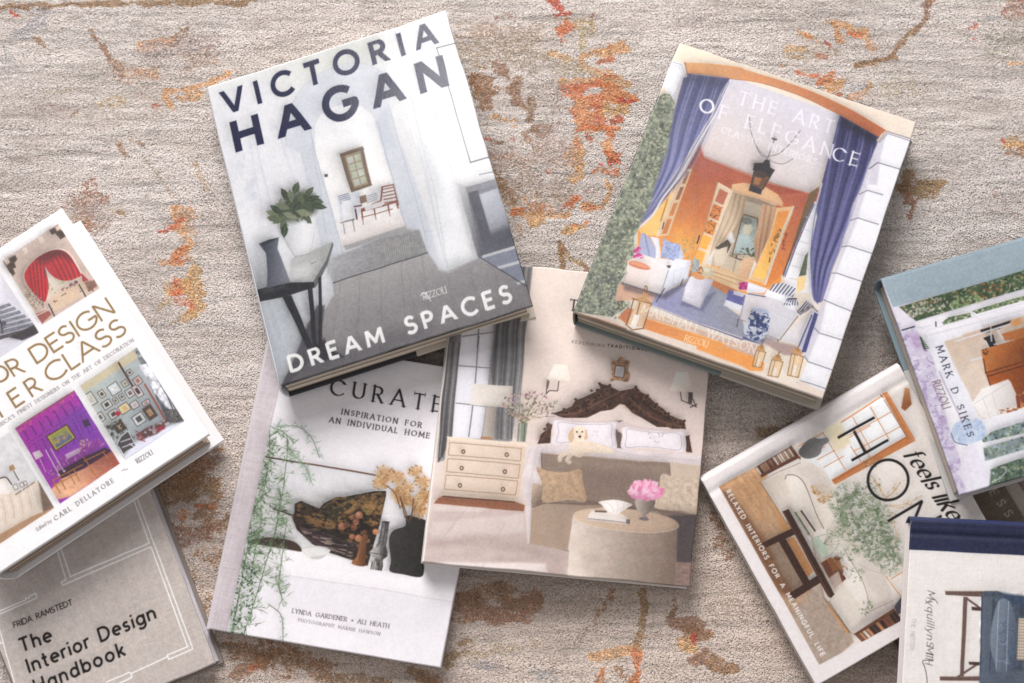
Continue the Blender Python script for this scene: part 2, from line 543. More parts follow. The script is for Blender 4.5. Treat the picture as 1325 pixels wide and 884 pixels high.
RUST, ORANGE, RED, BROWN, TAN, TAUPE, SLATE = rgb(206, 130, 92), rgb(210, 164, 122), rgb(188, 98, 76), rgb(160, 126, 100), rgb(194, 168, 142), rgb(182, 167, 154), rgb(168, 166, 168)
MOTIFS = [  # colour, strength, half-width, polyline (measured on the photograph, laid on the rug plane)
    (BROWN, .95, 5, [(-20, 8), (70, 7), (140, 3), (240, 1), (330, 2)]), (TAUPE, .6, 6, [(-20, -6), (90, -3), (300, -8)]),
    (RED, .8, 5, [(15, 14), (20, 20)]), (SLATE, .6, 14, [(30, 44), (52, 26)]), (BROWN, .6, 4, [(44, 48), (55, 58)]), (SLATE, .4, 10, [(6, 70), (10, 96)]),
    (BROWN, .8, 5, [(116, 44), (132, 60), (146, 80), (158, 96)]), (TAN, .5, 12, [(150, 92), (200, 96)]),
    (ORANGE, .7, 8, [(184, 62), (204, 56), (226, 50)]), (BROWN, .6, 7, [(214, 58), (240, 38)]), (TAUPE, .75, 16, [(196, 68), (236, 62), (276, 54)]), (TAUPE, .8, 14, [(240, 82), (280, 76)]),
    (TAN, .7, 9, [(178, 94), (200, 96)]), (TAUPE, .6, 10, [(184, 112), (206, 136)]), (ORANGE, .95, 5, [(214, 118), (250, 112), (272, 108), (296, 92)]), (ORANGE, .9, 6, [(216, 122), (222, 138)]), (ORANGE, .7, 8, [(232, 124), (256, 122)]), (RED, .6, 4, [(200, 136), (206, 137)]),
    (TAUPE, .6, 5, [(52, 118), (104, 114)]), (TAUPE, .6, 5, [(50, 140), (100, 138)]), (BROWN, .5, 4, [(92, 150), (102, 138)]), (TAN, .5, 6, [(124, 136), (156, 130)]), (TAUPE, .5, 4, [(110, 150), (270, 150)]),
    (BROWN, .7, 6, [(166, 180), (182, 188)]), (BROWN, .6, 6, [(152, 184), (160, 200)]), (TAUPE, .7, 4, [(186, 206), (204, 226), (224, 252)]), (TAN, .5, 5, [(250, 210), (270, 250)]),
    (BROWN, .6, 16, [(96, 270), (118, 250), (132, 262)]), (BROWN, .7, 14, [(112, 284), (104, 262)]), (BROWN, .6, 10, [(136, 268), (154, 276)]), (TAUPE, .7, 20, [(90, 262), (128, 276)]),
    (ORANGE, .8, 14, [(232, 272), (236, 290)]), (TAN, .8, 10, [(240, 280), (252, 300)]), (RUST, .95, 6, [(222, 292), (236, 282)]), (RED, .9, 4, [(206, 301), (216, 299)]), (ORANGE, .7, 7, [(240, 300), (246, 318)]),
    (RUST, .95, 6, [(226, 330), (238, 324)]), (RUST, .8, 5, [(222, 340), (244, 334)]), (ORANGE, .7, 5, [(210, 341), (222, 341)]), (TAN, .6, 8, [(246, 330), (254, 350)]),
    (ORANGE, .95, 10, [(234, 372), (250, 352)]), (ORANGE, 1., 12, [(224, 376), (250, 372), (248, 400)]), (RUST, .7, 8, [(226, 370), (230, 384), (244, 394)]), (ORANGE, .8, 8, [(236, 408), (250, 404)]), (TAN, .6, 4, [(206, 396), (222, 386)]), (TAN, .6, 4, [(220, 420), (236, 410)]), (TAN, .5, 5, [(252, 352), (256, 410)]),
    # centre top
    (RED, .9, 6, [(718, 2), (724, 10)]), (RED, .8, 3, [(718, 20), (736, 16)]), (RUST, .9, 7, [(722, 34), (744, 32)]), (RUST, .8, 5, [(724, 42), (732, 40)]), (BROWN, .7, 5, [(766, 20), (768, 30)]), (TAN, .7, 10, [(744, 30), (766, 34)]), (RED, .7, 3, [(726, 52), (732, 52)]), (TAN, .6, 8, [(752, 44), (754, 66)]),
    (ORANGE, .8, 9, [(712, 70), (734, 72)]), (ORANGE, .95, 10, [(752, 82), (756, 72), (780, 66), (806, 60)]), (RUST, .9, 5, [(774, 80), (792, 76)]), (ORANGE, .8, 9, [(754, 88), (790, 94)]), (TAUPE, .7, 26, [(720, 84), (752, 90)]), (RED, .8, 4, [(784, 98), (794, 100)]),
    (ORANGE, .9, 8, [(726, 104), (752, 104), (810, 108)]), (RUST, .9, 6, [(730, 112), (776, 110)]), (RUST, .85, 12, [(744, 120), (776, 140)]), (RUST, .9, 10, [(786, 120), (814, 130)]), (RED, .95, 5, [(806, 132), (816, 132)]), (RUST, .9, 14, [(748, 146), (772, 152)]), (ORANGE, .9, 14, [(752, 132), (760, 162)]), (ORANGE, .8, 8, [(786, 144), (810, 140)]), (RED, .9, 4, [(790, 156), (804, 152)]), (RUST, .95, 5, [(774, 164), (800, 164)]), (RUST, .8, 5, [(746, 168), (762, 164)]), (RUST, .8, 5, [(784, 168), (792, 176)]), (RED, .7, 4, [(760, 176), (764, 178)]),
    (ORANGE, .9, 6, [(744, 176), (748, 190), (750, 204)]), (RUST, .8, 3, [(745, 182), (748, 190)]), (ORANGE, .9, 9, [(738, 204), (752, 198)]), (ORANGE, .8, 8, [(752, 214), (748, 226), (742, 232)]), (ORANGE, .85, 5, [(786, 182), (790, 200)]), (RUST, .9, 8, [(790, 204), (802, 208)]), (RED, .9, 3, [(775, 213), (779, 213)]), (RED, .9, 4, [(788, 212), (800, 208)]), (RUST, .8, 6, [(782, 220), (800, 218)]), (RUST, .7, 3, [(768, 222), (774, 218)]), (ORANGE, .8, 4, [(786, 232), (790, 240), (791, 250), (782, 260)]),
    (ORANGE, .95, 6, [(758, 268), (778, 268)]), (RUST, .6, 4, [(762, 266), (770, 268)]), (RUST, .9, 6, [(734, 264), (748, 256)]), (RED, .8, 4, [(730, 266), (738, 262)]), (ORANGE, .7, 5, [(712, 252), (726, 256)]),
    (RUST, .95, 6, [(664, 274), (676, 271)]), (RUST, .9, 6, [(690, 270), (702, 268)]), (ORANGE, .9, 6, [(680, 278), (706, 276)]), (ORANGE, .8, 6, [(688, 286), (704, 284)]), (ORANGE, .8, 5, [(712, 266), (716, 280), (732, 278)]), (ORANGE, .95, 6, [(730, 300), (742, 296), (756, 294)]), (RUST, .6, 3, [(744, 292), (760, 288)]), (TAN, .6, 5, [(668, 292), (672, 306)]),
    (BROWN, .95, 4, [(724, 312), (729, 328), (729, 346)]), (BROWN, .9, 4, [(728, 322), (746, 338), (760, 350)]), (TAN, .8, 5, [(734, 330), (750, 342)]),
    (BROWN, .6, 10, [(618, 42), (640, 38)]), (TAUPE, .7, 22, [(610, 50), (680, 46)]), (BROWN, .5, 6, [(640, 22), (668, 24)]), (TAUPE, .75, 30, [(600, 66), (690, 70)]), (BROWN, .8, 11, [(642, 84), (656, 94)]), (BROWN, .6, 6, [(620, 84), (626, 86)]), (BROWN, .8, 13, [(620, 104), (632, 118), (628, 136)]), (BROWN, .85, 12, [(672, 102), (662, 118), (674, 132)]), (BROWN, .8, 9, [(690, 128), (688, 152)]), (BROWN, .5, 10, [(610, 100), (616, 110)]),
    (ORANGE, .7, 7, [(638, 152), (664, 156)]), (ORANGE, .5, 5, [(628, 158), (640, 146)]), (BROWN, .8, 9, [(694, 166), (704, 168)]), (BROWN, .6, 4, [(680, 172), (686, 176)]), (RED, .7, 3, [(628, 180), (634, 180)]), (RED, .6, 3, [(658, 180), (666, 180)]), (BROWN, .7, 5, [(640, 186), (650, 184)]), (BROWN, .6, 5, [(684, 182), (696, 192)]),
    (BROWN, .6, 6, [(636, 204), (660, 200)]), (BROWN, .6, 6, [(670, 208), (676, 216)]), (TAUPE, .7, 26, [(650, 210), (730, 200)]), (SLATE, .6, 8, [(694, 222), (704, 220)]), (RED, .6, 3, [(706, 220), (710, 221)]), (TAUPE, .8, 24, [(650, 240), (720, 250)]), (BROWN, .7, 7, [(644, 224), (650, 240)]), (BROWN, .6, 10, [(648, 246), (664, 256)]), (BROWN, .5, 4, [(696, 252), (704, 252)]), (BROWN, .5, 3, [(758, 246), (766, 246)]), (ORANGE, .5, 6, [(680, 258), (694, 262)]),
    (TAUPE, .6, 26, [(700, 100), (716, 140)]), (TAUPE, .55, 20, [(716, 170), (722, 190)]),
    # right
    (ORANGE, .9, 6, [(1036, 44), (1056, 52)]), (RUST, .5, 3, [(1036, 44), (1048, 48)]), (RED, .9, 4, [(1068, 54), (1072, 58)]), (ORANGE, .9, 7, [(1078, 34), (1088, 50)]), (ORANGE, .85, 7, [(1092, 34), (1116, 42)]), (RUST, .7, 4, [(1100, 42), (1114, 46)]), (ORANGE, .7, 6, [(1122, 48), (1130, 60)]), (BROWN, .5, 3, [(1070, 28), (1080, 34)]), (ORANGE, .8, 5, [(1020, 64), (1034, 62)]), (RED, .7, 3, [(1056, 70), (1070, 74)]), (ORANGE, .8, 3, [(1026, 74), (1036, 74)]), (RUST, .8, 3, [(1012, 84), (1018, 84)]), (RUST, .95, 5, [(1034, 92), (1042, 96)]), (RUST, .9, 5, [(1048, 98), (1058, 96)]), (RUST, .85, 7, [(1062, 104), (1076, 100)]), (ORANGE, .8, 8, [(1076, 112), (1090, 106)]), (ORANGE, .8, 7, [(1120, 116), (1128, 106)]), (SLATE, .6, 8, [(1106, 112), (1116, 112)]), (ORANGE, .6, 6, [(1098, 124), (1112, 122)]), (TAUPE, .6, 10, [(1024, 72), (1076, 64)]), (TAUPE, .6, 14, [(1136, 110), (1180, 116)]), (RED, .6, 3, [(1085, 122), (1088, 121)]),
    (BROWN, .9, 5, [(1110, 84), (1130, 80), (1140, 76), (1160, 74)]), (BROWN, .85, 5, [(1156, 72), (1168, 52), (1184, 40), (1196, 24)]), (BROWN, .8, 5, [(1198, 22), (1202, 0), (1202, -10)]), (RED, .5, 3, [(1258, 36), (1264, 32)]), (RED, .5, 3, [(1260, 50), (1270, 56)]), (BROWN, .6, 14, [(1312, 12), (1330, 10)]), (TAUPE, .6, 26, [(1290, 60), (1320, 50)]), (ORANGE, .7, 3, [(1306, 82), (1330, 80)]),
    (ORANGE, .95, 11, [(1306, 186), (1330, 190)]), (BROWN, .6, 10, [(1310, 198), (1330, 196)]), (RED, .95, 4, [(1298, 182), (1302, 186)]), (TAN, .7, 9, [(1310, 180), (1318, 176)]),
    (BROWN, .95, 8, [(1166, 242), (1190, 246), (1216, 240)]), (BROWN, .95, 8, [(1178, 228), (1172, 240)]), (BROWN, .9, 6, [(1172, 250), (1182, 266), (1180, 280)]), (BROWN, .7, 6, [(1190, 254), (1212, 250)]), (TAUPE, .5, 5, [(1290, 248), (1320, 290)]),
    # below the stack
    (BROWN, .9, 26, [(250, 588), (262, 600), (230, 606)]), (BROWN, .9, 18, [(200, 640), (240, 636)]), (BROWN, .8, 20, [(256, 620), (270, 634)]), (RUST, .95, 5, [(256, 654), (276, 656)]), (RUST, .6, 8, [(246, 662), (234, 664)]), (BROWN, .75, 16, [(262, 668), (286, 680)]), (BROWN, .7, 14, [(232, 692), (270, 690)]), (BROWN, .55, 12, [(262, 712), (282, 720)]), (BROWN, .4, 10, [(250, 740), (270, 790)]),
    (BROWN, .9, 12, [(310, 868), (334, 856), (350, 848)]), (RUST, .7, 8, [(326, 864), (336, 858)]), (BROWN, .7, 20, [(300, 838), (350, 850), (420, 866)]), (BROWN, .8, 12, [(420, 876), (500, 886)]), (BROWN, .7, 14, [(540, 872), (560, 884)]),
    (BROWN, .9, 20, [(600, 780), (640, 790), (690, 780)]), (BROWN, .8, 14, [(620, 764), (660, 762)]), (BROWN, .7, 14, [(580, 850), (600, 840)]), (TAN, .5, 10, [(600, 846), (690, 834)]), (TAUPE, .7, 5, [(790, 770), (764, 812), (740, 838), (712, 868)]), (BROWN, .8, 5, [(832, 766), (834, 800), (826, 832)]), (BROWN, .6, 7, [(790, 766), (776, 792)]),
    (ORANGE, .95, 6, [(768, 850), (800, 846), (826, 840)]), (RUST, .95, 6, [(824, 846), (828, 870), (820, 884)]), (RUST, .8, 6, [(780, 866), (776, 884)]), (BROWN, .7, 8, [(796, 864), (808, 872)]), (SLATE, .6, 12, [(690, 868), (720, 884)]), (SLATE, .5, 9, [(622, 860), (640, 866)]),
    (BROWN, .95, 10, [(872, 806), (904, 808)]), (BROWN, .9, 9, [(888, 818), (916, 820)]), (ORANGE, .9, 9, [(886, 832), (896, 838)]), (RED, .95, 4, [(896, 824), (898, 832)]), (BROWN, .9, 9, [(896, 852), (910, 848)]), (BROWN, .95, 8, [(922, 854), (934, 866), (952, 864)]), (BROWN, .6, 5, [(872, 770), (872, 796)]), (TAUPE, .7, 8, [(920, 786), (956, 780)]),
    (BROWN, .8, 8, [(996, 552), (1010, 558)]), (BROWN, .8, 5, [(1014, 550), (1026, 548)]), (BROWN, .9, 7, [(985, 560), (1000, 562)]), (BROWN, .6, 12, [(930, 670), (940, 720)]),
    (TAUPE, .5, 30, [(1120, 420), (1150, 500)]), (TAUPE, .4, 40, [(940, 560), (1060, 520)]), (TAUPE, .5, 14, [(930, 800), (1000, 780)]),
]


def rug_field(XY, seed=5):
    """sRGB pile colour at photo-plane coordinates XY (h,w,2)"""
    h, w = XY.shape[:2]
    rng = np.random.default_rng(seed)
    base = np.empty((h, w, 3)); base[:] = rgb(219, 210, 205)
    n1 = vnoise(h, w, 90, 22, 11, 4)[..., None]
    n2 = vnoise(h, w, 46, 7, 12, 3)[..., None]
    n3 = vnoise(h, w, 220, 160, 13, 2)[..., None]
    base += (rgb(193, 181, 173) - base) * np.clip(0.16 + 0.5 * n1 + 0.5 * n2, 0, 0.8)
    base *= 1 + 0.04 * n3
    base *= 1 - 0.17 * np.clip(vnoise(h, w, 16, 2.2, 14, 2) - .12, 0, 1)[..., None] - 0.15 * np.clip(vnoise(h, w, 60, 2.6, 15, 2) - .12, 0, 1)[..., None]
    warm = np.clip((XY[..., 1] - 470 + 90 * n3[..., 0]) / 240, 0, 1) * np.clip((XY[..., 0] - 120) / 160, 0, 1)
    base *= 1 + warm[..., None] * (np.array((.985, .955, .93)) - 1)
    gr = np.clip((XY[..., 0] - 1040 + 60 * n3[..., 0]) / 160, 0, 1) * np.clip((XY[..., 1] - 130) / 160, 0, 1)
    base *= 1 - .05 * gr[..., None]
    coin = rng.random((h, w))
    def near(a):      # clumps of a few yarns
        return 0.55 * a + 0.45 * vnoise(h, w, 3, 2, 77, 1) * .5 + .22
    coin = near(coin)
    d1 = vnoise(h, w, 9, 5, 21, 3); d2 = vnoise(h, w, 22, 12, 22, 3)
    wx = vnoise(h, w, 12, 8, 31, 3) * 6; wy = vnoise(h, w, 12, 8, 32, 3) * 5
    for k, (col, st, hw, pl) in enumerate(MOTIFS):
        P = np.array(pl, float)
        lo = P.min(0) - hw * 2.2 - 8; hi = P.max(0) + hw * 2.2 + 8
        box = (XY[..., 0] > lo[0]) & (XY[..., 0] < hi[0]) & (XY[..., 1] > lo[1]) & (XY[..., 1] < hi[1])
        ys, xs = np.nonzero(box.any(1))[0], np.nonzero(box.any(0))[0]
        if len(ys) == 0 or len(xs) == 0:
            continue
        sl = (slice(ys[0], ys[-1] + 1), slice(xs[0], xs[-1] + 1))
        xy = XY[sl] + np.stack([wx[sl], wy[sl]], -1) * min(1.0, hw / 6)
        m = seg_mask(xy, pl, hw * 1.6)
        m = np.clip((m - 0.30 + 0.55 * d1[sl] + 0.35 * d2[sl]) * 3.0, 0, 1) * np.minimum(1, m * 4)
        c = np.asarray(col) + rng.uniform(-.02, .02, 3)
        sc_ = 0.80 if col is TAUPE or col is SLATE else 0.96
        hit = np.clip((m * st * sc_ - coin[sl]) * 3 + .5, 0, 1)
        c3 = c * (1 + 0.10 * rng.normal(0, 1, m.shape)[..., None])
        base[sl] += (c3 - base[sl]) * (hit * (.5 + .34 * m))[..., None]
    return base


def build_rug():
    x0, x1, y0, y1 = -0.64, 0.64, -0.47, 0.56
    step = 0.00130
    nx, ny = int((x1 - x0) / step), int((y1 - y0) / step)
    rng = np.random.default_rng(3)
    gx, gy = np.meshgrid(np.arange(nx), np.arange(ny))
    X = x0 + (gx + 0.5 * (gy % 2) + rng.uniform(-.45, .45, gx.shape)) * step
    Y = y0 + (gy + rng.uniform(-.45, .45, gx.shape)) * step
    # pattern colour: world -> photo plane
    d = np.stack([X - CAM_POS[0], Y - CAM_POS[1], np.full_like(X, -CAM_POS[2])], -1)
    dep = d @ FW
    PX = 662.5 + FPX * (d @ RT) / dep; PY = 442 - FPX * (d @ UPV) / dep
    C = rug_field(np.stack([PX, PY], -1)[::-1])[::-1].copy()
    # yarn-to-yarn variation
    v = rng.normal(0, 1, gx.shape)[..., None]
    C = C * (1 + 0.028 * v) + rng.normal(0, 0.006, C.shape)
    fl = rng.random(gx.shape)
    C[fl < 0.03] *= 0.90
    C[fl > 0.97] *= 1.06
    # rows of pile: height and lean vary in soft horizontal bands
    hh = 0.00028 * (1 + 0.3 * rng.uniform(-1, 1, gx.shape))
    lift = 0.00045 * vnoise(ny, nx, 7, 3, 41, 2) + 0.0007 * vnoise(ny, nx, 44, 6, 44, 2) + 0.0001 * rng.uniform(-1, 1, gx.shape)
    lx = 0.0010 * vnoise(ny, nx, 26, 14, 42, 3) + rng.normal(0, .0006, gx.shape)
    ly = -0.0004 + 0.0008 * vnoise(ny, nx, 34, 10, 43, 3) + rng.normal(0, .0006, gx.shape)
    N = nx * ny
    X, Y, hh, lx, ly, lift = [a.ravel() for a in (X, Y, hh, lx, ly, lift)]
    C = np.clip(C.reshape(-1, 3), 0, 1)
    th = rng.uniform(0, 2 * math.pi, N)
    r0 = 0.00125 * rng.uniform(.8, 1.25, N)
    zb = -0.0008
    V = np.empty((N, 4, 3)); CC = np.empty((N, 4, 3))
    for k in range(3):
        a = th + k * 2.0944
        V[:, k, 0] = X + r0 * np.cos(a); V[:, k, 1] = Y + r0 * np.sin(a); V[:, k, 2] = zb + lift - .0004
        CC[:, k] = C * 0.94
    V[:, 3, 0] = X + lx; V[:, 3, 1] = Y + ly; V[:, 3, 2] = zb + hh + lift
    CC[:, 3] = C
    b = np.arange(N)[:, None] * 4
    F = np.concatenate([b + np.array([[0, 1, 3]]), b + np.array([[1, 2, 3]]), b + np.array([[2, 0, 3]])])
    # woven backing, larger than what the picture shows
    gxs = np.linspace(-1.6, 1.6, 240); gys = np.linspace(-1.5, 1.5, 225)
    bx, by = np.meshgrid(gxs, gys)
    inside = (bx > x0 - .01) & (bx < x1 + .01) & (by > y0 - .01) & (by < y1 + .01)
    nb = vnoise(225, 240, 18, 5, 51, 3)
    bz = np.where(inside, zb - 0.0010, zb + 0.0008)
    bc = np.empty(bx.shape + (3,)); bc[:] = rgb(178, 166, 156)
    bc *= (1 + 0.08 * nb)[..., None]
    o = 4 * N
    i = np.arange(224)[:, None] * 240 + np.arange(239)[None, :]
    Q = np.stack([i, i + 1, i + 241, i + 240], -1).reshape(-1, 4) + o
    verts = np.concatenate([V.reshape(-1, 3), np.stack([bx, by, bz], -1).reshape(-1, 3)])
    cols = np.concatenate([CC.reshape(-1, 3), bc.reshape(-1, 3)])
    m, nt, bs = new_mat('wool_pile')
    at = nt.nodes.new('ShaderNodeAttribute'); at.attribute_name = 'Col'
    nz = nt.nodes.new('ShaderNodeTexNoise'); nz.inputs['Scale'].default_value = 700
    tc = nt.nodes.new('ShaderNodeTexCoord')
    nt.links.new(tc.outputs['Object'], nz.inputs['Vector'])
    mr = nt.nodes.new('ShaderNodeMapRange')
    mr.inputs['To Min'].default_value = 1.04; mr.inputs['To Max'].default_value = 1.22
    nt.links.new(nz.outputs['Fac'], mr.inputs['Value'])
    mx = nt.nodes.new('ShaderNodeVectorMath'); mx.operation = 'SCALE'
    nt.links.new(at.outputs['Color'], mx.inputs[0]); nt.links.new(mr.outputs['Result'], mx.inputs['Scale'])
    nt.links.new(mx.outputs['Vector'], bs.inputs['Base Color'])
    bs.inputs['Roughness'].default_value = 0.9
    bs.inputs['Specular IOR Level'].default_value = 0.1
    bs.inputs['Sheen Weight'].default_value = 0.15
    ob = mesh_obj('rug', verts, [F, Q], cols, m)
    ob['label'] = 'beige pile rug with faded rust and brown motifs under all the books'
    ob['category'] = 'rug'
    ob['kind'] = 'structure'
    return ob


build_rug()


# ------------------------------------------------------------------ books
def plane_z(q, z3):
    """3-D corners TL,TR,BR,BL from photo corners and heights at TL,TR,BL (BR lies on the same plane)"""
    P0, P1, P3 = unp(*q[0], z3[0]), unp(*q[1], z3[1]), unp(*q[3], z3[2])
    n = np.cross(P3 - P0, P1 - P0); n /= np.linalg.norm(n)
    if n[2] < 0:
        n = -n
    d = ray(*q[2]); t = (n @ (P0 - CAM_POS)) / (n @ d)
    return [P0, P1, CAM_POS + d * t, P3], n


def bil(c, u, v):
    """bilinear: corners TL,TR,BR,BL (2-D), v from top"""
    u = np.asarray(u)[..., None]; v = np.asarray(v)[..., None]
    return (c[0] * (1 - u) + c[1] * u) * (1 - v) + (c[3] * (1 - u) + c[2] * u) * v


BOOKS = {}


def book(label, q, z3, T, cv, mat, case=(.9, .9, .9), edge=None, page=(176, 164, 152), tb=0.003, inset=0.004, spine_col=None, spine_split=None,
         groove=None, round_sp=0.004, flap=None, flap_col=(.9, .9, .9), back_shift=(0, 0), warp=0.0004, page_dark=0.25, seed=1, curl=0.0, edge_dark=0.92, grain=1.0, wavy=0.0003, inset_fore=None):
    cv.finish(seed * 10, grain)
    P, n = plane_z(q, z3)
    ex = (P[1] - P[0]) + (P[2] - P[3]); ex -= n * (ex @ n); ex /= np.linalg.norm(ex)
    ey = np.cross(n, ex)
    org = sum(P) / 4 - n * T
    c2 = [np.array([(p - org) @ ex, (p - org) @ ey]) for p in P]
    root = bpy.data.objects.new('hardcover_book', None)
    COL.objects.link(root)
    root.empty_display_size = 0.05
    from mathutils import Matrix
    M = Matrix(((ex[0], ey[0], n[0], org[0]), (ex[1], ey[1], n[1], org[1]), (ex[2], ey[2], n[2], org[2]), (0, 0, 0, 1)))
    root.matrix_world = M
    root['label'] = label; root['category'] = 'book'; root['group'] = 'books scattered over the rug'
    low = min((p - n * T)[2] for p in P)
    print('BOOK', label[:40], 'w %.3f h %.3f low %.4f' % (np.linalg.norm(P[1] - P[0]), np.linalg.norm(P[3] - P[0]), low), 'corner z bottoms', [round(float((p - n * T)[2]), 3) for p in P])
    Wm = np.linalg.norm(c2[1] - c2[0]); Hm = np.linalg.norm(c2[3] - c2[0])
    rng = np.random.default_rng(seed)
    # ---- front cover: printed sheet + turned-in edges
    nu, nv = cv.nu, cv.nv
    u = np.linspace(0, 1, nu); v = np.linspace(0, 1, nv)
    U, Vv = np.meshgrid(u, v)
    XY = bil(c2, U, Vv)
    XY = XY + wavy * np.stack([vnoise(nv, nu, nu * .16, nv * .12, seed + 70, 2), vnoise(nv, nu, nu * .12, nv * .16, seed + 71, 2)], -1)
    ed = np.minimum.reduce([U * Wm, (1 - U) * Wm, Vv * Hm, (1 - Vv) * Hm])
    rr = 0.0011
    Z = np.full(U.shape, T) - rr * (1 - np.sqrt(np.clip(1 - (1 - np.clip(ed / rr, 0, 1)) ** 2, 0, 1))) * 0.8
    Z += warp * vnoise(nv, nu, nu * .35, nv * .3, seed + 60, 3)
    Z -= warp * 0.0
    if curl:
        Z += curl * np.clip((U - .6) / .4, 0, 1) ** 2 * np.clip((0.35 - Vv) / .35, 0, 1)
    if groove:
        gu, gw, gd = groove
        Z -= gd * np.exp(-((U * Wm - gu) / gw) ** 2)
    top = np.concatenate([XY, Z[..., None]], -1).reshape(-1, 3)
    i = np.arange(nv - 1)[:, None] * nu + np.arange(nu - 1)[None, :]
    Q = np.stack([i + nu, i + nu + 1, i + 1, i], -1).reshape(-1, 4)
    loop = np.concatenate([np.arange(nu), np.arange(1, nv) * nu + nu - 1, (nv - 1) * nu + np.arange(nu - 2, -1, -1), np.arange(nv - 2, 0, -1) * nu])
    nt_ = len(top)
    ring = top[loop]
    ecol = cv.img.reshape(-1, 3)[loop] * edge_dark if edge is None else np.tile(np.asarray(edge, float), (len(loop), 1))
    r1 = ring.copy()
    r2 = ring.copy(); r2[:, 2] = T - tb
    K = len(loop)
    a = np.arange(K); b_ = (a + 1) % K
    S1 = np.stack([nt_ + a, nt_ + b_, nt_ + K + b_, nt_ + K + a], -1)[:, ::-1]
    # underside
    cc = np.array([[c[0], c[1], T - tb] for c in c2])
    base0 = nt_ + 2 * K
    verts = np.concatenate([top, r1, r2, cc])
    cols = np.concatenate([cv.img.reshape(-1, 3), ecol, ecol, np.tile(np.asarray(case, float), (4, 1))])
    UF = np.array([[base0, base0 + 1, base0 + 2, base0 + 3]])
    sm = np.concatenate([np.ones(len(Q), bool), np.zeros(len(S1) + 1, bool)])
    mesh_obj('front_cover', verts, [Q, S1, UF], np.clip(cols, 0, 1), mat, root, sm)
    # ---- slab helper (inside the book frame, corners shrunk / grown by metres on each side)
    def slab(name, z0, z1, l, r, t, bt, col, m, dx=0, dy=0, bev=0.0006, u0=0.0, u1=1.0, par=root):
        ul, ur = u0 + l / Wm, u1 - r / Wm
        vt, vb = t / Hm, 1 - bt / Hm
        out = []
        for zz, k in ((z0, bev), (z0 + bev, 0), (z1 - bev, 0), (z1, bev)):
            for uu, vv in ((ul + k / Wm, vt + k / Hm), (ur - k / Wm, vt + k / Hm), (ur - k / Wm, vb - k / Hm), (ul + k / Wm, vb - k / Hm)):
                p = bil(c2, np.array(uu), np.array(vv)); out.append((p[0] + dx, p[1] + dy, zz))
        f = []
        for L in range(3):
            for k in range(4):
                f.append((L * 4 + (k + 1) % 4, L * 4 + k, L * 4 + 4 + k, L * 4 + 4 + (k + 1) % 4))
        f.append((0, 1, 2, 3)); f.append((15, 14, 13, 12))
        f = np.array(f)[:, ::-1]
        return mesh_obj(name, out, [f], np.tile(np.asarray(col, float), (16, 1)), m, par)
    bdx, bdy = back_shift
    slab('back_cover', 0, tb, 0, 0, 0, 0, case, M_CLOTH if mat is M_CLOTH else M_MATTE, bdx, bdy)
    if flap is not None:
        slab('jacket_flap', -0.0005, tb + 0.0006, 0, -0.0006, -0.0005, -0.0005, flap_col, M_SATIN, bdx, bdy, u0=flap)
    # ---- spine
    sc = case if spine_col is None else spine_col
    npf, nl = 9, 24
    out, cl = [], []
    for side in (0, 1):
        for L in range(nl):
            vv = L / (nl - 1)
            p = bil(c2, np.array(0.0), np.array(vv)); dxn = (c2[0] - c2[1]) / Wm
            for k in range(npf):
                t = k / (npf - 1)
                bul = (round_sp * math.sin(math.pi * t) ** 0.6 if 0 < t < 1 else 0.0) + (0.0 if side == 0 else -0.0016)
                zz = T - 0.0004 - t * (T - 0.0008)
                zz = zz if side == 0 else 0.0016 + (zz - 0.0004) * (T - 0.0032) / (T - 0.0008)
                out.append((p[0] + dxn[0] * bul + bdx * t, p[1] + dxn[1] * bul + bdy * t, zz))
                cl.append(sc)
    f = []
    n1 = npf * nl
    for L in range(nl - 1):
        for k in range(npf - 1):
            a0 = L * npf + k
            f.append((a0, a0 + 1, a0 + npf + 1, a0 + npf))
            f.append((n1 + a0 + npf, n1 + a0 + npf + 1, n1 + a0 + 1, n1 + a0))
    for L in (0, nl - 1):
        for k in range(npf - 1):
            a0 = L * npf + k
            q4 = (a0, n1 + a0, n1 + a0 + 1, a0 + 1)
            f.append(q4 if L == 0 else q4[::-1])
    for L in range(nl - 1):
        for k in (0, npf - 1):
            a0 = L * npf + k
            q4 = (a0, a0 + npf, n1 + a0 + npf, n1 + a0)
            f.append(q4 if k == 0 else q4[::-1])
    mesh_obj('spine', out, [np.array(f)], np.array(cl, float), M_CLOTH if mat is M_CLOTH else M_SATIN, root)
    # ---- page block: stacked signatures with slightly uneven edges
    lay = 13
    zs = np.linspace(tb + 0.0001, T - tb - 0.0001, lay + 1)
    out, cl, f = [], [], []
    nseg = 16
    pc = rgb(*page)
    for L in range(lay):
        z0, z1 = zs[L], zs[L + 1]
        t = (L + .5) / lay
        jit = rng.uniform(-.00022, .00022)
        conc = 0.0022 * math.sin(math.pi * t)
        col = pc * (1 + rng.uniform(-page_dark, page_dark * .6))
        prof = []
        for vv in np.linspace(0, 1, nseg):
            prof.append((0.0015, vv))
        ul, ur = 0.0022 / Wm, 1 - ((inset if inset_fore is None else inset_fore) + conc + jit) / Wm
        vt, vb = (inset + jit) / Hm, 1 - (inset - jit) / Hm
        ring = [(uu, vt) for uu in np.linspace(ul, ur, nseg)] + [(ur, vv) for vv in np.linspace(vt, vb, nseg)][1:] + [(uu, vb) for uu in np.linspace(ur, ul, nseg)][1:] + [(ul, vv) for vv in np.linspace(vb, vt, nseg)][1:-1]
        R = np.array(ring)
        xy = bil(c2, R[:, 0], R[:, 1])
        xy = xy + np.array([bdx, bdy]) * (1 - t)
        b0 = len(out)
        k = len(R)
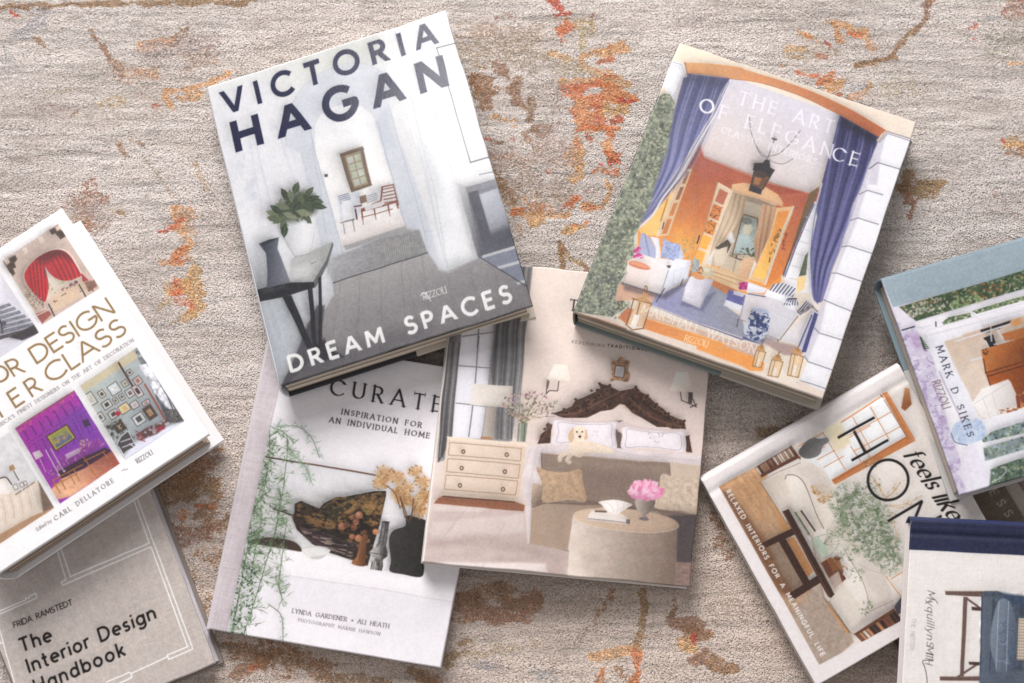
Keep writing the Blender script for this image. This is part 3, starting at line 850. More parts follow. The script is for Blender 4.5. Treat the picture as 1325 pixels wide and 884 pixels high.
        for zz, sh in ((z0, 0), (z1, 0)):
            for p in xy:
                out.append((p[0], p[1], zz)); cl.append(np.clip(col * (1 + rng.uniform(-.05, .05)), 0, 1))
        for j in range(k):
            f.append((b0 + j, b0 + k + j, b0 + k + (j + 1) % k, b0 + (j + 1) % k))
        # thin annular lips so that no gap shows between layers
        if L:
            pb = b0 - k
            for j in range(k):
                f.append((pb + j, b0 + j, b0 + (j + 1) % k, pb + (j + 1) % k))
    mesh_obj('page_block', out, [np.array(f)], np.array(cl), M_PAGE, root)
    return root

WHITE = rgb(238, 236, 236)
Q_HAGAN = [(268, 113), (577, 14), (689.5, 395), (362, 500)]
Q_ART = [(879, 55), (1186, 158), (1065, 516), (742, 403)]
Q_BED = [(590.5, 336), (928, 366), (893, 759), (546, 727)]
Q_CUR = [(349, 438), (641, 485), (570, 864), (270, 814)]
Q_MAS = [(-193, 443), (80, 269), (271, 562), (-6, 745)]
Q_HAND = [(-78, 638), (160, 545), (278.7, 858), (44, 957)]
Q_FEEL = [(1165, 474), (1313, 739), (1056.6, 888), (908, 622)]
Q_SIK = [(1530, 249), (1631, 528), (1242.5, 640.5), (1141, 362)]
Q_NES = [(1560, 692), (1545, 1010), (1162, 990), (1179, 673)]
Q_ESS = [(1265, 538), (1416, 785), (1212, 910), (1061, 663)]


class P1(tuple):
    def __radd__(self, o):
        return list(o) + [tuple(self)]

    def __add__(self, o):
        return [tuple(self)] + (list(o) if isinstance(o, list) else [tuple(o)])


class K:
    """measuring frame: points read in an enlarged view of the photograph -> photo pixels"""
    def __init__(self, bx, by, s):
        self.b, self.s = (bx, by), s

    def __call__(self, *pts):
        r = [(self.b[0] + x / self.s, self.b[1] + y / self.s) for x, y in pts]
        return P1(r[0]) if len(r) == 1 else r


def smooth(pts, n=6, closed=False):
    """Catmull-Rom through pts"""
    P = [np.array(p, float) for p in pts]
    if closed:
        P = [P[-1]] + P + P[:2]
    else:
        P = [2 * P[0] - P[1]] + P + [2 * P[-1] - P[-2]]
    out = []
    for i in range(1, len(P) - 2):
        p0, p1, p2, p3 = P[i - 1:i + 3]
        for k in range(n):
            t = k / n
            out.append(tuple(.5 * (2 * p1 + (p2 - p0) * t + (2 * p0 - 5 * p1 + 4 * p2 - p3) * t * t + (3 * p1 - p0 - 3 * p2 + p3) * t ** 3)))
    if not closed:
        out.append(tuple(P[-2]))
    return out


def quad_in(a, b, c, d, u0, v0, u1, v1):
    """sub-rectangle of a quad a(TL) b(TR) c(BR) d(BL)"""
    Q = [np.array(x, float) for x in (a, b, c, d)]
    def f(u, v):
        return tuple((Q[0] * (1 - u) + Q[1] * u) * (1 - v) + (Q[3] * (1 - u) + Q[2] * u) * v)
    return [f(u0, v0), f(u1, v0), f(u1, v1), f(u0, v1)]


def art_hagan():
    c = Canvas(Q_HAGAN, rgb(232, 233, 238), 1.45)
    A, B = K(250, 0, 2.944), K(250, 250, 2.944)
    full = Q_HAGAN
    # ceiling band and white walls
    c.grad(A((40, 330), (970, 20), (1000, 190), (600, 250), (100, 470)), A((100, 330)), rgb(236, 236, 233), A((700, 240)), rgb(224, 225, 222), f=30)
    c.poly(A((430, 230), (740, 120), (790, 200), (640, 240), (470, 290)), rgb(216, 218, 212), .6, f=40)
    c.poly(A((720, 110), (980, 20), (1210, 860), (1010, 860)), rgb(243, 243, 246), 1, f=25)
    # left wall panels
    c.poly(A((60, 350), (300, 290), (480, 880), (170, 880)), rgb(234, 234, 239), 1, f=16)
    for x0, x1, col, w in ((225, 300, (216, 217, 226), 2), (205, 262, (222, 222, 230), 3), (318, 420, (218, 221, 231), 3), (340, 455, (226, 228, 236), 4)):
        c.line(A((x0, 480), (x1, 800)), w, rgb(*col), .8, f=2)
    c.noise(A((110, 600), (230, 560), (270, 760), (160, 860)), .5, 16, 22, 3, col=rgb(204, 208, 222), thr=.05, f=20)
    # arch: pale blue soffit between outer and inner curve
    outer = smooth(A((350, 560), (362, 440), (420, 330), (520, 262), (620, 240), (700, 262), (770, 340), (800, 420)))
    inner = smooth(A((815, 560), (740, 520), (700, 470), (650, 412), (580, 402), (510, 420), (466, 470), (462, 540), (470, 620)))
    c.poly(outer + inner, rgb(217, 220, 229), .95, f=4)
    c.line(outer, 1.2, rgb(206, 208, 214), .8, f=2)
    c.line(inner, 1.3, rgb(196, 194, 196), .8, f=2)
    # room beyond the arch
    room = smooth(A((500, 880), (478, 700), (462, 560), (466, 470), (510, 420), (580, 402), (650, 412), (700, 470)), 5) + A((770, 700), (800, 880))
    c.grad(room, A((560, 420)), rgb(236, 236, 240), A((620, 700)), rgb(249, 247, 247), f=2.5)
    c.noise(room, .03, 30, 18, 4, f=4)
    # jambs
    c.poly(A((395, 520), (440, 480), (468, 600), (545, 860), (575, 1130), (520, 1090), (470, 860)), rgb(214, 218, 227), 1, f=4)
    c.line(A((452, 560), (478, 700), (500, 860), (560, 1120)), 1.6, rgb(200, 202, 210), .8, f=2)
    c.poly(A((690, 470), (740, 400), (800, 600), (880, 880), (895, 960), (862, 880), (810, 885), (770, 720)), rgb(204, 209, 221), 1, f=4)
    c.poly(A((735, 380), (800, 370), (930, 880), (870, 880)), rgb(226, 226, 229), 1, f=8)
    c.poly(A((780, 330), (840, 320), (985, 880), (925, 880)), rgb(236, 236, 236), 1, f=6)
    c.line(A((742, 400), (880, 880)), 1.6, rgb(204, 206, 214), .7, f=3)
    c.line(A((795, 380), (935, 880)), 1.6, rgb(214, 214, 216), .8, f=3)
    # window with brown frame
    wq = A((556, 590), (645, 560), (684, 710), (602, 738))
    c.poly(wq, rgb(128, 110, 94))
    c.poly(quad_in(*wq, .17, .09, .86, .93), rgb(168, 150, 128))
    for i in range(2):
        for j in range(4):
            p = quad_in(*wq, .24 + i * .31, .15 + j * .19, .50 + i * .31, .31 + j * .19)
            c.poly(p, rgb(198, 204, 184) if (i + j) % 3 else rgb(214, 218, 208))
            c.noise(p, .12, 4, 4, 20 + i * 4 + j)
    c.line(A((560, 598), (650, 570)), 1.2, rgb(96, 80, 66), .7)
    c.poly(A((498, 667), (512, 665), (513, 676), (500, 678)), rgb(90, 90, 98))
    # furniture: pale armchairs
    c.poly(A((545, 752), (590, 740), (632, 732), (640, 790), (625, 840), (560, 850)), rgb(224, 227, 236), 1, f=1.5)
    for k in range(5):
        c.line(A((552 + k * 2, 752 + k * 7), (592 + k * 2, 740 + k * 7)), 1.0, rgb(96, 104, 126), .8)
    c.poly(A((672, 722), (720, 712), (735, 760), (690, 780)), rgb(228, 228, 233), 1, f=2)
    for k in range(4):
        c.line(A((662, 752 + k * 8), (700, 740 + k * 8)), 1.2, rgb(110, 114, 130), .7)
    c.poly(A((632, 752), (658, 745), (662, 772), (636, 780)), rgb(140, 116, 100), 1)
    c.poly(A((565, 770), (600, 766), (606, 836), (570, 845)), rgb(242, 242, 246), 1, f=2)
    # brown slatted chair
    br, bd = rgb(140, 84, 72), rgb(96, 56, 50)
    c.line(A((720, 716), (765, 706)), 2.0, br); c.line(A((765, 706), (782, 782)), 2.4, br); c.line(A((722, 716), (716, 770), (640, 800)), 2.2, br)
    for k in range(5):
        c.line(A((722 + k * 2, 726 + k * 13), (766 + k * 3, 716 + k * 13)), 1.5, br)
    c.line(A((640, 806), (720, 790), (782, 770)), 2.4, br); c.line(A((612, 790), (640, 784)), 1.6, bd)
    for x, y, l in ((640, 806, 52), (690, 800, 38), (744, 786, 40), (776, 780, 16), (616, 800, 38)):
        c.line(A((x, y), (x + 6, y + l)), 2.0, bd if x < 640 else br)
    c.line(A((640, 830), (700, 818), (760, 800)), 1.2, br)
    c.poly(A((650, 790), (716, 772), (722, 790), (656, 806)), rgb(224, 220, 222))
    c.line(A((562, 852), (612, 838)), 1.4, rgb(70, 62, 66)); c.line(A((572, 856), (578, 900)), 1.4, rgb(70, 62, 66)); c.line(A((606, 842), (614, 884)), 1.4, rgb(70, 62, 66))
    c.grad(A((560, 848), (640, 836), (790, 800), (806, 880), (570, 940)), A((600, 850)), rgb(228, 222, 222), A((700, 900)), rgb(236, 230, 230), .6, f=6)
    # carpet of far room, hall runner, dark wooden floor
    c.poly(B((560, 165), (800, 85), (812, 125), (570, 205)), rgb(240, 232, 230), 1, f=2)
    run = B((508, 262), (700, 178), (862, 140), (896, 226), (532, 346), (512, 310))
    c.grad(run, B((560, 210)), rgb(186, 186, 190), B((720, 280)), rgb(158, 158, 160), f=1.5)
    c.noise(run, .10, 6, 2.5, 8, ang=-19)
    for t in np.linspace(0, 1, 26):
        c.line(B((720 + 96 * t, 196 - 36 * t), (730 + 96 * t, 262 - 34 * t)), .9, rgb(206, 202, 196) if int(t * 25) % 2 else rgb(150, 150, 150), .6)
    c.poly(B((570, 205), (812, 125), (862, 140), (700, 180), (580, 222)), rgb(176, 174, 176), 1, f=2)
    fl = B((532, 346), (896, 226), (946, 292), (972, 296), (1084, 250), (1280, 350), (1296, 436), (330, 752), (352, 690), (420, 600), (430, 500), (505, 440), (530, 385))
    c.grad(fl, B((760, 250)), rgb(184, 181, 182), B((860, 560)), rgb(140, 136, 139), f=1.2)
    for k in range(9):
        x = 560 + k * 78
        c.line(B((x, 348 - k * 27), (x + 16 + k * 22 - 60, 660 - k * 20)), .8, rgb(96, 92, 94), .26, f=1.5)
    c.noise(fl, .025, 26, 3, 9, ang=76)
    c.line(B((532, 346), (896, 226)), 1.2, rgb(84, 82, 86))
    c.grad(B((330, 752), (420, 600), (560, 600), (900, 490), (900, 570)), B((700, 600)), rgb(116, 114, 120), B((500, 640)), rgb(92, 90, 96), .6, f=30)
    # white columns on the right
    c.poly(B((735, -160), (800, -170), (930, 200), (960, 288), (940, 292), (895, 226), (862, 140), (812, 140)), rgb(210, 214, 224), 1, f=2.5)
    c.grad(A((830, 360), (940, 420), (1002, 690), (1086, 980), (972, 1033), (946, 1026), (900, 840)), A((880, 796)), rgb(222, 224, 229), A((1010, 830)), rgb(240, 241, 245), f=9)
    c.line(A((858, 560), (968, 1030)), 1.4, rgb(204, 206, 212), .8, f=2)
    c.poly(B((946, 266), (1074, 222), (1086, 250), (972, 297)), rgb(230, 232, 237), 1, f=1.5)
    for a, cc, w in ((((700, 470), (770, 720), (812, 884)), (176, 181, 194), 1.2), (((740, 400), (800, 600), (882, 884), (900, 960)), (190, 194, 204), 1.2), (((818, 330), (925, 760), (972, 1030)), (206, 209, 216), 1.1), (((868, 330), (1002, 700), (1086, 980)), (214, 216, 222), 1.2), (((440, 480), (468, 600), (552, 900), (575, 1000)), (184, 188, 200), 1.2), (((395, 520), (455, 760), (520, 1090)), (206, 209, 218), 1.2), (((880, 884), (912, 880)), (190, 194, 204), 1.0)):
        c.line(A(*a), w, rgb(*cc), .85, f=1.2)
    c.poly(A((830, 340), (868, 330), (1002, 700), (1080, 975), (1030, 1000), (930, 640)), rgb(246, 246, 249), .75, f=10)
    # grey fireplace surround and the lighter opening at the right edge
    c.grad(A((1002, 700), (1040, 712), (1124, 990), (1086, 984)), A((1010, 740)), rgb(214, 216, 222), A((1110, 960)), rgb(128, 128, 138), f=3)
    c.grad(A((1036, 716), (1150, 684), (1240, 936), (1100, 990)), A((1060, 760)), rgb(150, 151, 162), A((1160, 940)), rgb(112, 112, 124), f=1.5)
    c.poly(A((1042, 722), (1086, 728), (1142, 930), (1110, 960)), rgb(108, 108, 120), 1, f=2)
    c.grad(A((1088, 742), (1160, 720), (1216, 868), (1136, 896)), A((1090, 760)), rgb(212, 214, 224), A((1200, 860)), rgb(170, 174, 186), f=2)
    c.poly(A((1036, 716), (1150, 684), (1157, 704), (1046, 736)), rgb(158, 158, 166), 1)
    c.line(A((1090, 668), (1150, 655)), 1.4, rgb(120, 122, 134), .8)
    c.grad(B((1128, 150), (1216, 118), (1238, 206), (1092, 248)), B((1100, 170)), rgb(116, 117, 128), B((1200, 210)), rgb(98, 100, 112), .8, f=8)
    c.poly(B((1090, 246), (1238, 205), (1280, 350), (1270, 352)), rgb(146, 150, 168), 1, f=1.2)
    for a in (((1106, 244), (1240, 203)), ((1166, 287), (1254, 260)), ((1240, 344), (1276, 332))):
        c.line(B(*a), 3.6, rgb(232, 233, 238))
    c.line(B((1092, 248), (1272, 354)), 1.3, rgb(82, 82, 92))
    c.line(A((930, 186), (1012, 163)), 1.3, rgb(84, 86, 94)); c.line(A((930, 186), (1057, 622)), 1.2, rgb(104, 106, 116)); c.line(A((1057, 622), (1138, 599)), 1.4, rgb(84, 86, 94))
    # lower left: white wainscot, glass console table on dark legs
    c.grad(B((244, 424), (345, 400), (500, 360), (520, 300), (535, 390), (500, 436), (430, 470), (428, 590), (350, 700), (330, 735)), B((260, 450)), rgb(186, 192, 200), B((480, 400)), rgb(222, 224, 230), f=2)
    for k in range(4):
        c.line(B((272 + k * 28, 420 - k * 6), (352 + k * 22, 690 - k * 40)), 1.4, rgb(206, 210, 216), .8, f=2)
    c.poly(B((430, 520), (470, 430), (500, 430), (480, 600), (350, 742), (338, 740)), rgb(96, 94, 100), .95, f=3)
    c.grad(B((170, 180), (250, 170), (280, 360), (240, 372), (226, 330)), B((190, 200)), rgb(232, 234, 240), B((260, 340)), rgb(150, 154, 162), .8, f=14)
    c.grad(B((372, 252), (530, 190), (505, 262), (458, 342), (365, 372)), B((520, 200)), rgb(178, 180, 178), B((400, 350)), rgb(210, 211, 212), f=1.2)
    c.poly(B((385, 290), (470, 262), (440, 345), (380, 365)), rgb(226, 227, 228), .7, f=10)
    c.poly(B((456, 342), (505, 262), (530, 190), (534, 204), (512, 278), (466, 362)), rgb(120, 120, 122))
    c.poly(B((236, 374), (290, 358), (372, 342), (460, 340), (464, 362), (345, 398), (246, 420)), rgb(62, 62, 68), 1, f=1.2)
    c.poly(B((262, 372), (350, 350), (360, 366), (270, 386)), rgb(92, 92, 98), .6, f=5)
    for p in (((340, 398), (374, 390), (458, 588), (436, 592)), ((436, 366), (454, 360), (474, 600), (458, 602)), ((476, 325), (488, 318), (492, 560), (478, 600))):
        c.poly(B(*p), rgb(64, 64, 70))
    c.poly(B((450, 595), (500, 555), (515, 590), (575, 625), (500, 640), (470, 640)), rgb(58, 57, 63), .85, f=4)
    c.grad(A((60, 440), (130, 420), (230, 800), (250, 900), (190, 890)), A((80, 500)), rgb(226, 227, 233), A((240, 800)), rgb(240, 240, 244), .6, f=14)
    # white planter and leaves
    c.grad(B((334, 148), (380, 120), (452, 98), (462, 150), (450, 205), (440, 232), (390, 246), (362, 205)), B((345, 160)), rgb(198, 200, 206), B((420, 160)), rgb(240, 240, 243), f=1.5)
    c.line(B((336, 150), (362, 205), (390, 245)), 1.1, rgb(164, 168, 176), .8, f=1.4); c.line(B((462, 150), (451, 205), (441, 230)), .9, rgb(196, 198, 204), .8, f=1.4)
    c.line(B((388, 243), (440, 232)), 1.0, rgb(150, 150, 154), .8); c.line(B((448, 272), (470, 264)), 1.0, rgb(120, 120, 124), .8)
    g = [rgb(112, 122, 98), rgb(92, 104, 84), rgb(136, 144, 120), rgb(78, 90, 74), rgb(150, 156, 132)]
    c.leaves(A((290, 830), (330, 760), (360, 750), (440, 740), (490, 770), (450, 850), (350, 870)), 26, 9, g, 5, asp=.42)
    c.poly(smooth(A((300, 820), (345, 770), (400, 735), (455, 745), (470, 800), (430, 830), (360, 850)), 4, True), rgb(74, 84, 68), .85, f=10)
    rr = random.Random(8)
    for x, y, an in ((392, 722, -70), (440, 735, -50), (470, 770, 10), (455, 760, -20), (430, 790, 30), (478, 790, 8), (300, 815, 200), (315, 800, 215), (345, 860, 100), (370, 825, 20), (330, 840, 150), (350, 745, 240), (365, 780, 130), (410, 760, 250), (432, 834, 50), (392, 800, 300), (340, 790, 20), (350, 880, 95), (305, 835, 190), (372, 752, 80), (420, 815, 15)):
        c.leaf(A((x, y)), math.radians(an), rr.uniform(17, 22), rr.uniform(7.5, 9.5), rr.choice(g), 1)
        u = math.radians(an); p = A((x, y))
        c.line([(p[0] - 6 * math.cos(u), p[1] - 6 * math.sin(u)), (p[0] + 6 * math.cos(u), p[1] + 6 * math.sin(u))], .7, rgb(150, 156, 136), .6)
    # blue-grey vase
    vz = B((250, 196), (290, 180), (329, 171), (322, 214), (348, 280), (372, 344), (330, 352), (280, 366), (282, 300), (278, 232))
    c.grad(vz, B((270, 240)), rgb(86, 90, 104), B((350, 250)), rgb(136, 139, 152), f=1.2)
    c.poly(B((250, 196), (290, 180), (329, 171), (300, 190), (268, 202)), rgb(70, 74, 86))
    # left and right edge darkening of the jacket fold is light, not ink; lettering
    c.organic(301)
    navy = rgb(42, 46, 84)
    c.text('VICTORIA', A((128, 438)), A((931, 169)), (-7.6, -29.2), w=.21, col=navy, xs=1.05)
    c.text('HAGAN', A((172, 580)), A((969, 329)), (-8.6, -39.0), w=.235, col=navy, xs=1.09)
    wh = rgb(255, 255, 255)
    c.text('DREAM SPACES', B((374, 684)), B((1218, 412)), (-5.8, -20.8), w=.21, col=wh, sp=.45, xs=1.06)
    c.text('Rizzoli'.upper(), B((880, 408)), B((966, 381)), (-2.2, -8.5), w=.10, nib=(25, .5), serif=.14, col=wh, xs=.8)
    c.line(smooth(B((868, 392), (874, 382), (884, 380), (892, 390), (884, 400))), .9, wh)
    c.line(B((896, 392), (906, 412)), .9, wh)
    c.img *= .895
    return c


def art_art():
    c = Canvas(Q_ART, rgb(226, 214, 200), 1.45)
    A, B, C, D, E, F = K(740, 40, 4.419), K(940, 40, 4.419), K(730, 220, 4.913), K(900, 200, 4.913), K(730, 350, 4.913), K(900, 350, 4.913)
    M = K(720, 30, 2.7604)
    # cream spandrel
    c.grad(Q_ART[:2] + [(1165, 230), (850, 130)], (880, 60), rgb(238, 224, 204), (1180, 170), rgb(230, 214, 200), f=2)
    # ceiling
    c.grad(M((590, 180), (1020, 330), (1010, 420), (910, 612), (760, 580), (524, 480), (500, 400)), M((760, 260)), rgb(208, 204, 214), M((620, 480)), rgb(214, 202, 200), f=1.5)
    # terracotta walls
    terr0, terr1 = rgb(172, 92, 72), rgb(222, 132, 66)
    c.grad(M((512, 436), (524, 480), (760, 572), (910, 612), (940, 590), (900, 740), (800, 900), (800, 1010), (440, 900), (290, 800), (290, 720), (440, 560)), M((640, 540)), terr0, M((540, 830)), rgb(234, 154, 80), f=1.2)
    c.grad(C((850, 260), (920, 100), (900, 400), (800, 560), (690, 480), (690, 380)), C((830, 240)), rgb(206, 118, 76), C((720, 440)), rgb(240, 172, 88), .9, f=12)
    c.grad(D((500, 260), (720, 250), (700, 330), (560, 760), (430, 860), (440, 760), (600, 400)), D((660, 300)), rgb(190, 104, 80), D((480, 800)), rgb(224, 138, 72), f=1.5)
    c.grad(M((512, 436), (524, 480), (760, 572), (690, 600), (620, 560), (500, 560)), M((560, 480)), rgb(184, 104, 88), M((640, 600)), rgb(192, 106, 78), .8, f=6)
    # white cornice at the upper left corner of the room
    c.line(M((512, 436), (530, 484), (760, 576), (912, 614), (942, 588)), 1.0, rgb(222, 196, 180), .7)
    # left french window
    lw = C((765, 0), (810, 0), (660, 420), (580, 430))
    c.poly(C((470, 390), (660, 170), (700, 60), (650, 420), (500, 420)), rgb(240, 196, 116), 1, f=1.5)
    c.poly(lw, rgb(232, 200, 160))
    for t0, t1 in ((.04, .22), (.27, .46), (.51, .70), (.75, .97)):
        c.poly(quad_in(*lw, .38, t0, .80, t1), rgb(150, 104, 84) if t0 < .5 else rgb(206, 130, 78))
    c.line(C((745, 20), (590, 420)), 2.0, rgb(236, 216, 190)); c.line(C((655, 190), (610, 330)), 1.4, rgb(160, 92, 60), .8)
    c.line(C((632, 340), (622, 380)), 1.4, rgb(70, 56, 50))
    # left curtain
    lc = A((640, 262), (660, 245), (905, 275), (860, 330), (800, 470), (700, 640), (600, 800), (540, 884)) + C((470, 362), (460, 330), (540, 200), (570, 100)) + A((540, 660), (590, 440))
    c.grad(lc, A((780, 260)), rgb(82, 84, 122), A((560, 760)), rgb(132, 134, 178), f=1.2)
    for k in range(7):
        t = k / 6
        x0, y0 = 670 + 215 * t, 256 + 20 * t
        p = [A((x0, y0)), A((x0 - 90 - 20 * t, y0 + 290)), A((530 + 120 * t, 800 + 10 * t)), C((468 + 40 * t, 356 - 40 * t))]
        c.line(smooth(p), 2.6 - t, rgb(82, 84, 128) if k % 2 == 0 else rgb(156, 158, 200), .75, f=2.2)
        p2 = [(x + 4, y) for x, y in p]
        c.line(smooth(p2), 1.6, rgb(160, 162, 202) if k % 2 == 0 else rgb(96, 98, 142), .6, f=2)
    c.poly(A((650, 245), (905, 275), (860, 340), (700, 300), (640, 290)), rgb(82, 82, 112), .6, f=9)
    c.line(smooth(A((908, 275), (820, 470), (720, 640), (600, 850)) + [C((620, 190)), C((560, 290)), C((474, 372))]), 2.4, rgb(236, 234, 240))
    c.line(smooth(A((900, 290), (815, 470), (716, 636), (598, 842)) + [C((612, 184)), C((552, 284))]), .8, rgb(92, 96, 140))
    # right curtain
    rc = B((648, 484), (870, 605), (850, 680), (780, 884)) + D((1000, 320), (930, 560), (860, 740), (820, 884)) + F((800, 215), (772, 222), (740, 180)) + D((720, 780), (730, 560), (760, 400), (800, 180)) + B((590, 700))
    c.grad(rc, B((640, 600)), rgb(64, 64, 106), D((880, 560)), rgb(112, 110, 160), f=1.2)
    for k in range(7):
        t = k / 6
        p = [B((655 + 205 * t, 490 + 110 * t)), B((600 + 225 * t, 720 + 60 * t)), D((790 + 190 * t, 400 + 20 * t)), D((740 + 110 * t, 720)), F((750 + 40 * t, 190 + 20 * t))]
        c.line(smooth(p), 2.8, rgb(58, 58, 100) if k % 2 else rgb(132, 132, 182), .75, f=2.4)
        c.line(smooth([(x + 4, y + 1) for x, y in p]), 1.8, rgb(128, 128, 178) if k % 2 else rgb(72, 72, 116), .6, f=2)
    c.poly(B((648, 484), (870, 605), (850, 660), (740, 590), (640, 540)), rgb(44, 46, 66), .75, f=9)
    # left ceiling edge / right inner jamb, striped sheer, white brick reveal seen between
    c.grad(D((720, 250), (785, 205), (740, 330), (600, 640), (560, 770), (548, 770), (620, 560)), D((700, 280)), rgb(130, 106, 80), D((600, 640)), rgb(98, 84, 70), f=1.2)
    c.poly(D((756, 310), (770, 400), (735, 560), (715, 700), (720, 884), (600, 884), (560, 790), (600, 690), (680, 470)), rgb(232, 230, 234), 1, f=1.2)
    c.line(D((760, 310), (640, 590), (570, 780)), 3.0, rgb(238, 236, 240)); c.line(D((752, 320), (634, 590), (564, 780)), 1.6, rgb(92, 104, 150)); c.line(D((745, 310), (612, 610), (552, 780)), 1.2, rgb(86, 96, 118))
    for k in range(6):
        c.line(D((700 - k * 22, 400 + k * 78), (742 - k * 6, 412 + k * 80)), .8, rgb(186, 182, 190))
    c.poly(D((690, 650), (712, 620), (700, 770), (652, 780)), rgb(96, 104, 86)); c.noise(D((690, 650), (712, 620), (700, 770), (652, 780)), .3, 4, 4, 3)
    c.poly(D((640, 790), (700, 770), (690, 860), (640, 884)), rgb(236, 206, 150))
    c.line(smooth(D((800, 190), (748, 400), (722, 620), (726, 760)) + [F((735, 170)), F((766, 230))]), 2.0, rgb(226, 226, 236)); c.line(smooth(D((806, 200), (755, 400), (730, 620), (734, 760))), .9, rgb(86, 90, 136))
    # right stone quoins
    col = B((870, 632), (915, 580), (1065, 625)) + [(1172, 200), (1112, 376), (1063, 516), (1028, 496)] + F((662, 700), (715, 580), (690, 545), (780, 270), (800, 215), (870, 20)) + D((940, 560), (1060, 220))
    c.poly(B((862, 628), (918, 572), (1068, 612), (1090, 520), (915, 560)), rgb(232, 218, 204), 1, f=1.2)
    c.poly(col + B((840, 700)), rgb(228, 227, 233), 1, f=1.2)
    c.poly(B((868, 632), (915, 585), (880, 720), (862, 884), (800, 884), (820, 790)) + D((1085, 240), (1030, 410), (960, 590), (885, 780)) + F((830, 200), (790, 390), (712, 580), (685, 545), (760, 300), (800, 215), (862, 60)) + D((1000, 380), (1090, 90)), rgb(204, 200, 212), 1, f=2.5)
    for a in (B((812, 792), (865, 755), (1003, 800)), B((818, 790), (865, 755)), D((1042, 258), (1092, 232), (1190, 262)), D((984, 424), (1032, 408), (1160, 450)), D((926, 592), (972, 586), (1125, 636)), D((866, 760), (900, 760), (1064, 815)), F((808, 192), (850, 210), (1000, 268)), F((745, 362), (785, 402), (940, 448)), F((690, 545), (715, 580), (870, 634)), F((645, 712), (700, 730), (822, 778)), F((664, 700), (740, 722), (826, 752))):
        c.line(a, 1.5, rgb(126, 124, 138), .85)
    for a, w in ((B((866, 632), (918, 576), (1064, 622)), 1.5), (B((872, 640), (922, 588), (1060, 634)), 1.2)):
        c.line(a, w, rgb(150, 146, 154))
    c.line(B((862, 628), (914, 566)), 2.2, rgb(222, 196, 170))
    # orange arch soffit
    up = smooth(A((640, 178), (800, 186), (960, 205)) + B((120, 224), (400, 310), (680, 430), (915, 568)), 6)
    dn = smooth(B((866, 606), (650, 484), (420, 372), (200, 300), (20, 275)) + A((905, 272), (760, 250), (655, 242)), 6)
    c.grad(up + dn, A((700, 210)), rgb(222, 166, 116), B((860, 580)), rgb(190, 112, 78), f=1.2)
    c.line(up, 1.2, rgb(240, 222, 200), .9); c.line(dn, 1.0, rgb(160, 104, 80), .7)
    # left stone pier and cap
    c.poly(A((575, 170), (628, 185), (660, 262), (636, 268), (586, 410), (516, 310), (545, 240)), rgb(238, 238, 243), 1, f=1.2)
    c.poly(A((636, 268), (586, 408), (575, 372), (630, 250)), rgb(206, 204, 216), 1, f=1.5)
    c.line(A((572, 178), (624, 194), (650, 266)), 1.6, rgb(186, 184, 196)); c.line(A((566, 190), (612, 206), (636, 266)), 1.0, rgb(196, 194, 206)); c.line(A((645, 182), (660, 262)), 1.6, rgb(150, 120, 106))
    # ivy wall
    ivy = [(848, 128), (858, 122)] + A((560, 365), (588, 412), (580, 480), (560, 580), (545, 680)) + C((575, 110), (545, 215), (500, 300), (470, 380), (440, 430), (445, 520), (415, 600), (390, 660), (350, 720), (350, 800), (400, 860)) + [(805, 402), (790, 412), (742, 402)]
    c.poly(ivy, rgb(122, 128, 114), 1, f=1.5)
    c.noise(ivy, .35, 9, 9, 31)
    gv = [rgb(136, 144, 122), rgb(98, 106, 94), rgb(164, 168, 146), rgb(196, 198, 170), rgb(76, 86, 76), rgb(150, 156, 134), rgb(216, 216, 188)]
    c.push([(x, y) for x, y in ivy], 5)
    c.leaves(ivy, 1500, 5.0, gv, 7, asp=.5)
    c.leaves(ivy, 320, 4.4, [rgb(206, 206, 178), rgb(190, 190, 160), rgb(170, 176, 150)], 8, asp=.5)
    c.pop()
    low = C((160, 650), (350, 650), (400, 740), (340, 830), (420, 860)) + [(815, 400), (800, 418), (744, 402)]
    c.push(low, 6)
    c.leaves(low, 60, 11, [rgb(104, 106, 108), rgb(118, 120, 122), rgb(92, 96, 98)], 9, asp=.5, a=.6)
    c.leaves(low, 300, 4.2, gv, 11)
    c.pop()
    c.leaves(C((340, 820), (430, 830), (430, 880), (330, 884)), 40, 3.6, [rgb(70, 72, 62), rgb(96, 100, 84), rgb(206, 200, 172)], 12)
    # central doorway: pediment, open leaves, curtains, portrait
    c.poly(D((225, 225), (232, 196), (300, 186), (420, 200), (520, 260), (556, 320), (500, 330), (240, 250)), rgb(226, 182, 140), 1, f=1)
    c.line(D((228, 232), (380, 280), (548, 332)), 2.0, rgb(206, 168, 136))
    room = D((230, 245), (400, 290), (510, 335), (470, 560), (400, 820), (160, 720), (60, 700), (140, 480))
    c.grad(room, D((330, 280)), rgb(150, 134, 116), D((260, 700)), rgb(196, 178, 156), f=1)
    c.poly(D((310, 300), (420, 330), (400, 420), (300, 385)), rgb(176, 164, 146))
    pq = D((300, 385), (392, 412), (380, 640), (232, 640))
    c.grad(pq, D((340, 400)), rgb(142, 148, 140), D((280, 620)), rgb(176, 190, 188), f=1.2)
    c.outline(pq, 1.6, rgb(116, 84, 64))
    c.noise(pq, .2, 7, 7, 17)
    c.ell(*D((328, 480)), 6, 7.5, rgb(196, 190, 170), rot=15); c.ell(*D((322, 430)), 7, 4.5, rgb(104, 104, 96), rot=15, a=.7)
    c.poly(D((270, 520), (350, 530), (375, 640), (240, 640)), rgb(182, 198, 198), .8, f=3)
    c.leaves(D((290, 600), (370, 600), (375, 660), (280, 660)), 22, 4.5, [rgb(58, 64, 52), rgb(80, 90, 66)], 4)
